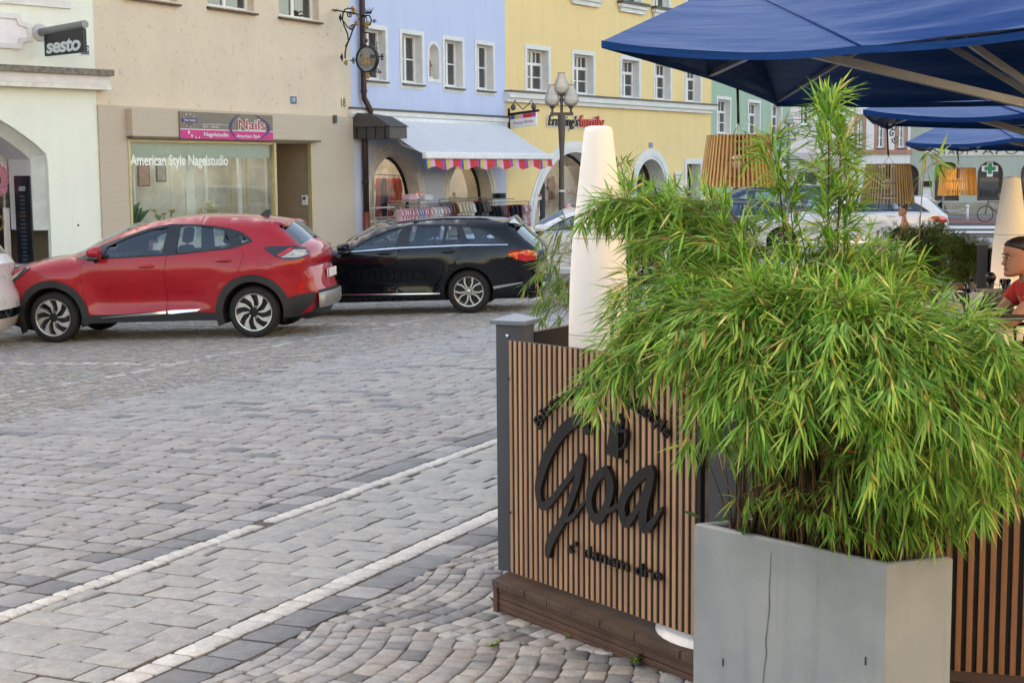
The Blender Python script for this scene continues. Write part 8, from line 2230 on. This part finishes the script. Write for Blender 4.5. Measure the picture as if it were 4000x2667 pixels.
# clothes: thin shaped garments with sleeves and hanger
def garment_mesh(name, kind, mt, tagm=None):
    m = MB()
    if kind == 'dress': P = [(-.10, .0), (-.20, -.07), (-.26, -.2), (-.19, -.23), (-.15, -.16), (-.16, -.36), (-.26, -.72), (-.12, -.74), (0, -.72), (.12, -.75), (.26, -.72), (.16, -.36), (.15, -.16), (.19, -.23), (.26, -.2), (.20, -.07), (.10, .0), (.05, -.04), (-.05, -.04)]
    elif kind == 'trousers': P = [(-.16, 0), (-.17, -.3), (-.15, -.85), (-.04, -.85), (0, -.35), (.04, -.85), (.15, -.85), (.17, -.3), (.16, 0)]
    else: P = [(-.10, .0), (-.21, -.06), (-.32, -.28), (-.24, -.32), (-.18, -.2), (-.19, -.55), (0, -.57), (.19, -.55), (.18, -.2), (.24, -.32), (.32, -.28), (.21, -.06), (.10, .0), (.04, -.05), (-.04, -.05)]
    Q, T = tri2d(ccw(P), (), .07); n = len(Q)
    def yy(x, z, s_): return s_ * .025 * (1 - min(1, abs(x) * 3) ** 2) + .018 * math.sin(x * 38 + z * 3) * min(1, -z * 3)
    A = [(x, yy(x, z, -1) - .004, z) for x, z in Q] + [(x, yy(x, z, 1) + .004, z) for x, z in Q]
    m.add(A, list(T) + [tuple(i + n for i in t[::-1]) for t in T], mt)
    k = len(P); Pc = ccw(P); m.add([(x, yy(x, z, -1) - .004, z) for x, z in Pc] + [(x, yy(x, z, 1) + .004, z) for x, z in Pc], [(i, (i + 1) % k, k + (i + 1) % k, k + i) for i in range(k)], mt)
    hg = mat('red_hanger', rgb(206, 40, 44, .8), .4); m.tube([(-.2, 0, -.05), (0, 0, .03), (.2, 0, -.05)], .006, hg, 4); m.tube([(0, 0, .03), (0, 0, .09), (.03, 0, .12), (.05, 0, .09)], .005, M_chrome, 4)
    if tagm: m.box(.02, .09, -.05, -.046, -.34, -.22, sw)
    return m.mesh(name, False)
GC = {'pale pink': (234, 190, 198), 'white': (228, 226, 224), 'light blue': (170, 188, 216), 'coral red': (222, 84, 60), 'cream': (226, 216, 196), 'denim blue': (110, 130, 164), 'brown': (140, 98, 74), 'black': (34, 34, 40), 'patterned grey': (120, 118, 120), 'dark red': (150, 40, 52), 'floral pink': (232, 200, 204), 'navy': (44, 52, 76)}
GM = {}
def gm(cn, kind, tagm=None):
    if (cn, kind) not in GM:
        c = GC[cn]; v = .45 if cn in ('patterned grey', 'floral pink') else .08; mt = mat('cloth_' + cn.replace(' ', '_'), rgb(*c, .82), .9, var=v, vscale=16 if v > .2 else 8, bump=.2, bscale=20, bdist=.02); GM[cn, kind] = garment_mesh(kind, kind, mt, tagm)
    return GM[cn, kind]
def hang(F, cn, kind, l, out, z, yaw, label, group, s=1.0, tagm=None):
    o = bpy.data.objects.new({'dress': 'childrens_dress', 'top': 'shirt', 'trousers': 'trousers'}[kind], gm(cn, kind, tagm)); C.objects.link(o)
    o.matrix_basis = F.M @ Matrix.Translation((l, -out, z)) @ Matrix.Rotation(yaw, 4, 'Z') @ Matrix.Scale(s, 4); tag(o, label, 'clothes', group)
F = F_bl
def rack(l0, l1, out, zt, label, shelf=False):
    t = thing('clothes_rack', label, 'clothes rack', M=F.M @ Matrix.Translation((l0, -out, 0))); W_ = l1 - l0; m = MB(); st_ = mat('rack_steel', rgb(150, 150, 150, .8), .35, .7)
    for x in (0, W_): m.tube([(x, 0, .1), (x, 0, zt)], .018, st_, 6); m.tube([(x, -.3, .1), (x, .3, .1)], .018, st_, 6)
    m.tube([(0, 0, zt), (W_, 0, zt)], .016, st_, 6); m.tube([(0, 0, .14), (W_, 0, .14)], .014, st_, 6); m.build('rail', t, True)
    if shelf: m = MB(); m.box(-.05, W_ * .5, -.22, .22, zt + .10, zt + .13, st_); m.build('shelf', t)
def z_at(px, py, out): return F.L(px, py, -out)[1]
def l_at(px, py, out): return F.L(px, py, -out)[0]
runs = (((1545, 1750), 799, 1.15, 'front left', [('pale pink', 'dress', 6), ('light blue', 'dress', 2), ('pale pink', 'dress', 3), ('white', 'dress', 4), ('floral pink', 'dress', 2)], .95),
        ((1715, 1900), 776, .55, 'rear', [('denim blue', 'top', 3), ('brown', 'top', 2), ('cream', 'top', 5), ('white', 'top', 2), ('black', 'top', 3), ('patterned grey', 'top', 3)], 1.15),
        ((1905, 2065), 790, .75, 'right', [('black', 'top', 3), ('patterned grey', 'top', 2), ('cream', 'top', 1), ('dark red', 'top', 1), ('navy', 'top', 2), ('black', 'trousers', 2), ('floral pink', 'dress', 3)], 1.1))
seen_lab = set()
for (p0, p1), py, out, nm, seq, s_ in runs:
    l0, l1 = l_at(p0, py, out), l_at(p1, py, out); z = z_at((p0 + p1) / 2, py, out); rack(l0, l1, out, z, f'steel clothes rack, {nm} one under the grey awning', nm != 'rear')
    tot = sum(q[2] for q in seq); i = 0
    for ri, (cn, kind, n) in enumerate(seq):
        big = n == 1; nn = {'dress': "children's dress", 'top': 'shirt', 'trousers': 'pair of trousers'}[kind]
        lab = f'{cn} {nn} hanging on the {nm} clothes rack' + (' beside the light blue dresses' if cn == 'pale pink' and ri == 2 else '')
        if ri == 2 and cn == 'pale pink': lab = f"pale pink {nn} in the run right of the light blue dresses"
        for k in range(n):
            l = l0 + .08 + (l1 - l0 - .16) * (i + .5) / tot; i += 1
            hang(F, cn, kind, l, out, z - .10, R.uniform(.9, 1.35) if n > 1 else .25, lab, f'{cn} {nn}s on the {nm} clothes rack' if n > 1 else None, s_, n == 1)
# sale cards on stalks, folded piles
for px, pt_, pb_, out, lab in ((1635, 748, 775, 1.1, 'white price card with a red edge above the left clothes rack'), (2107, 760, 780, .9, 'white price card with a red edge before the big yellow arch')):
    l, z1, z0 = l_at(px, pt_, out), z_at(px, pt_, out), z_at(px, pb_, out); t = thing('price_card', lab, 'price card', M=F.M @ Matrix.Translation((l, -out, .05)))
    m = MB(); m.tube([(l, -out, .05), (l, -out, z0)], .012, M_chrome, 6); m.lathe([(.001, .08), (.16, .07), (.17, .05)], M_dark, 14, Matrix.Translation((l, -out, 0)), cap=False); m.build('stand', t, True, frame=F.M)
    m = MB(); m.box(l - .13, l + .13, -out - .01, -out + .01, z0, z1, sw); m.box(l - .13, l + .13, -out - .014, -out - .0101, z1 - .07, z1, M_lampred); m.box(l - .03, l + .06, -out - .014, -out - .0101, z0 + .05, z0 + .13, M_lampred); m.build('card', t, frame=F.M)
for px, cn, out, lab, n in ((1600, 'pale pink', 1.15, 'folded pale pink clothes on the shelf of the front left rack', 3), (1660, 'white', 1.15, 'folded white clothes on the shelf of the front left rack', 3), (1950, 'black', .75, 'folded dark clothes on the shelf of the right rack', 3)):
    zz = {1600: 799, 1660: 799, 1950: 790}[px]; l = l_at(px, zz, out); z = z_at(px, zz, out) + .13; m = MB()
    for k in range(n): m.rbox(l - .24 + R.uniform(-.03, .03), l + .22, -out - .17, -out + .15, z + k * .055, z + k * .055 + .05, bpy.data.materials['cloth_' + cn.replace(' ', '_')], .05)
    single(m, 'folded_clothes', lab, 'folded clothes', loc=F.M @ V3((l, -out, z)), frame=F.M)
# inside the left arch: red tops, pale shirt, shelves
l0 = l_at(1465, 740, -.9); z = z_at(1550, 690, -.9)
for k, (px, cn, kind) in enumerate(((1450, 'cream', 'top'), (1478, 'coral red', 'dress'), (1500, 'navy', 'trousers'), (1520, 'coral red', 'top'), (1540, 'coral red', 'top'), (1557, 'coral red', 'top'))):
    hang(F, cn, kind, l_at(px, 700, -.60), -.60, z_at(px, 697, -.60), .35, {0: 'cream shirt at the left edge of the arched shop window', 1: 'long coral red dress in the arched shop window', 2: 'navy trousers between red clothes in the arched shop window'}.get(k, 'coral red top hanging in the arched shop window'), 'coral red tops in the arched shop window' if k > 2 else None, 1.35)
m = MB(); m.tube([F.M @ V3((l_at(1440, 697, -.6), .6, z_at(1440, 690, -.6) + .08)), F.M @ V3((l_at(1600, 697, -.6), .6, z_at(1600, 690, -.6)))], .02, M_chrome, 6); single(m, 'display_rail', 'chrome clothes rail inside the arched shop window', 'rail', loc=F.M @ V3((l_at(1440, 697, -.9), .9, 2)), frame=Matrix.Identity(4))
t = thing('display_shelf', 'white shelves of small goods low in the arched shop window', 'shelf', M=F.M @ Matrix.Translation((l_at(1440, 850, -1.2), 1.2, 0)))
m = MB(); W_ = 2.2
for zz in (.35, .8, 1.2): m.box(0, W_, -.2, .2, zz, zz + .04, M_white)
for xx in (0, .75, 1.5, W_): m.box(xx - .02, xx + .02, -.2, .2, .1, 1.24, M_white)
m.build('boards', t)
for k in range(22):
    m2 = MB() if k == 0 else m2; zz = (.39, .84, 1.24)[k % 3]; xx = R.uniform(.1, W_ - .1); m2.ball((xx, -.05 + R.uniform(-.1, .1), zz + .09), R.uniform(.07, .12), bpy.data.materials['cloth_' + R.choice(list(c.replace(' ', '_') for c in ('brown', 'denim blue', 'coral red', 'cream', 'navy')))], 8, 6, (1.2, 1, .9))
m2.build('goods', t, True)
# figures of clothes behind the yellow arch glass
F = F_ye
for px, cn, kind, lab in ((2115, 'cream', 'dress', 'cream dress in the left of the big yellow arch'), (2135, 'floral pink', 'dress', 'flowery dress in the big yellow arch'), (2155, 'brown', 'top', 'brown top in the big yellow arch')):
    hang(F, cn, kind, l_at(px, 720, -.95), -.95, z_at(px, 690, -.95), .3, lab, None, 1.5)
hang(F, 'pale pink', 'dress', F.L(2128, 800, -.0)[0], 1.0, F.L(2128, 812, -1.0)[1] + .15, .3, 'pale pink dress hanging alone before the big yellow arch', None, 1.3)
hang(F, 'pale pink', 'dress', F.L(2120, 850, -.0)[0], 1.0, F.L(2120, 860, -1.0)[1] + .1, .5, 'second pale pink dress hanging low before the big yellow arch', None, 1.1)
# far street furniture before the pharmacy
Y = 66; x = dep(3778, 840, Y).x; zg_ = gz(x, Y); t = thing('bollard', 'white metal bollard with a chain before the pharmacy', 'bollard', loc=(x, Y, zg_)); h_ = dep(3778, 802, Y).z - zg_
m = MB(); m.tube([(0, 0, 0), (0, 0, h_ - .1)], .06, M_white, 10); m.ball((0, 0, h_ - .06), .09, M_white, 10, 8); m.build('shaft', t, True); m = MB(); m.tube([(-.05 - .24 * i, .0, h_ - .12 - .14 * math.sin(PI * i / 5)) for i in range(6)], .02, M_chrome, 5); m.build('chain', t, True)
x = dep(3684, 800, 60).x; m = MB(); zg_ = gz(x, 60); m.tube([(0, 0, 0), (0, 0, dep(3684, 765, 60).z - zg_)], .04, M_lp2, 8); single(m, 'sign_pole', 'plain grey sign pole under the golden lampshade', 'pole', loc=(x, 60, zg_), smooth=True)
x = dep(3676, 800, 70).x; zg_ = gz(x, 70); t = thing('conifer', 'small dark clipped conifer by the pharmacy wall', 'conifer', loc=(x, 70, zg_)); hh = dep(3676, 793, 70).z - zg_
m = MB()
for k in range(700):
    z = hh * (.12 + .88 * R.random()); rr = .38 * (1 - z / hh) ** .7 * R.uniform(.6, 1.05) + .02; a = R.uniform(0, 6.28); c = V3((rr * math.cos(a), rr * math.sin(a), z)); d = V3((math.cos(a) * .06, math.sin(a) * .06, .07)); s_ = V3((-math.sin(a), math.cos(a), 0)) * .03
    m.add([c - s_, c + s_, c + d], [(0, 1, 2)], M_leaf, col=lin((.16, .25, .14)) if k % 3 else lin((.22, .33, .18)))
m.build('crown', t, colattr=True); m = MB(); m.tube([(0, 0, 0), (0, 0, hh * .3)], .04, M_brown, 6); m.build('trunk', t)
# red cycle strip and white road edge before the pharmacy
o_ = MB()
for (py0, py1, mt) in ((876, 852, mat('red_cycle_paving', rgb(150, 104, 100, .75), .85, var=.15)), (895, 884, M_white), (912, 904, M_white)):
    P = []
    for px, py in ((3600, py0), (4300, py0), (4300, py1), (3600, py1)): P.append(gpt(px, py) + V3((0, 0, .012)))
    o_.add(P, [(0, 1, 2, 3)], mt)
o_ = o_.build('road_markings'); o_['kind'] = 'structure'
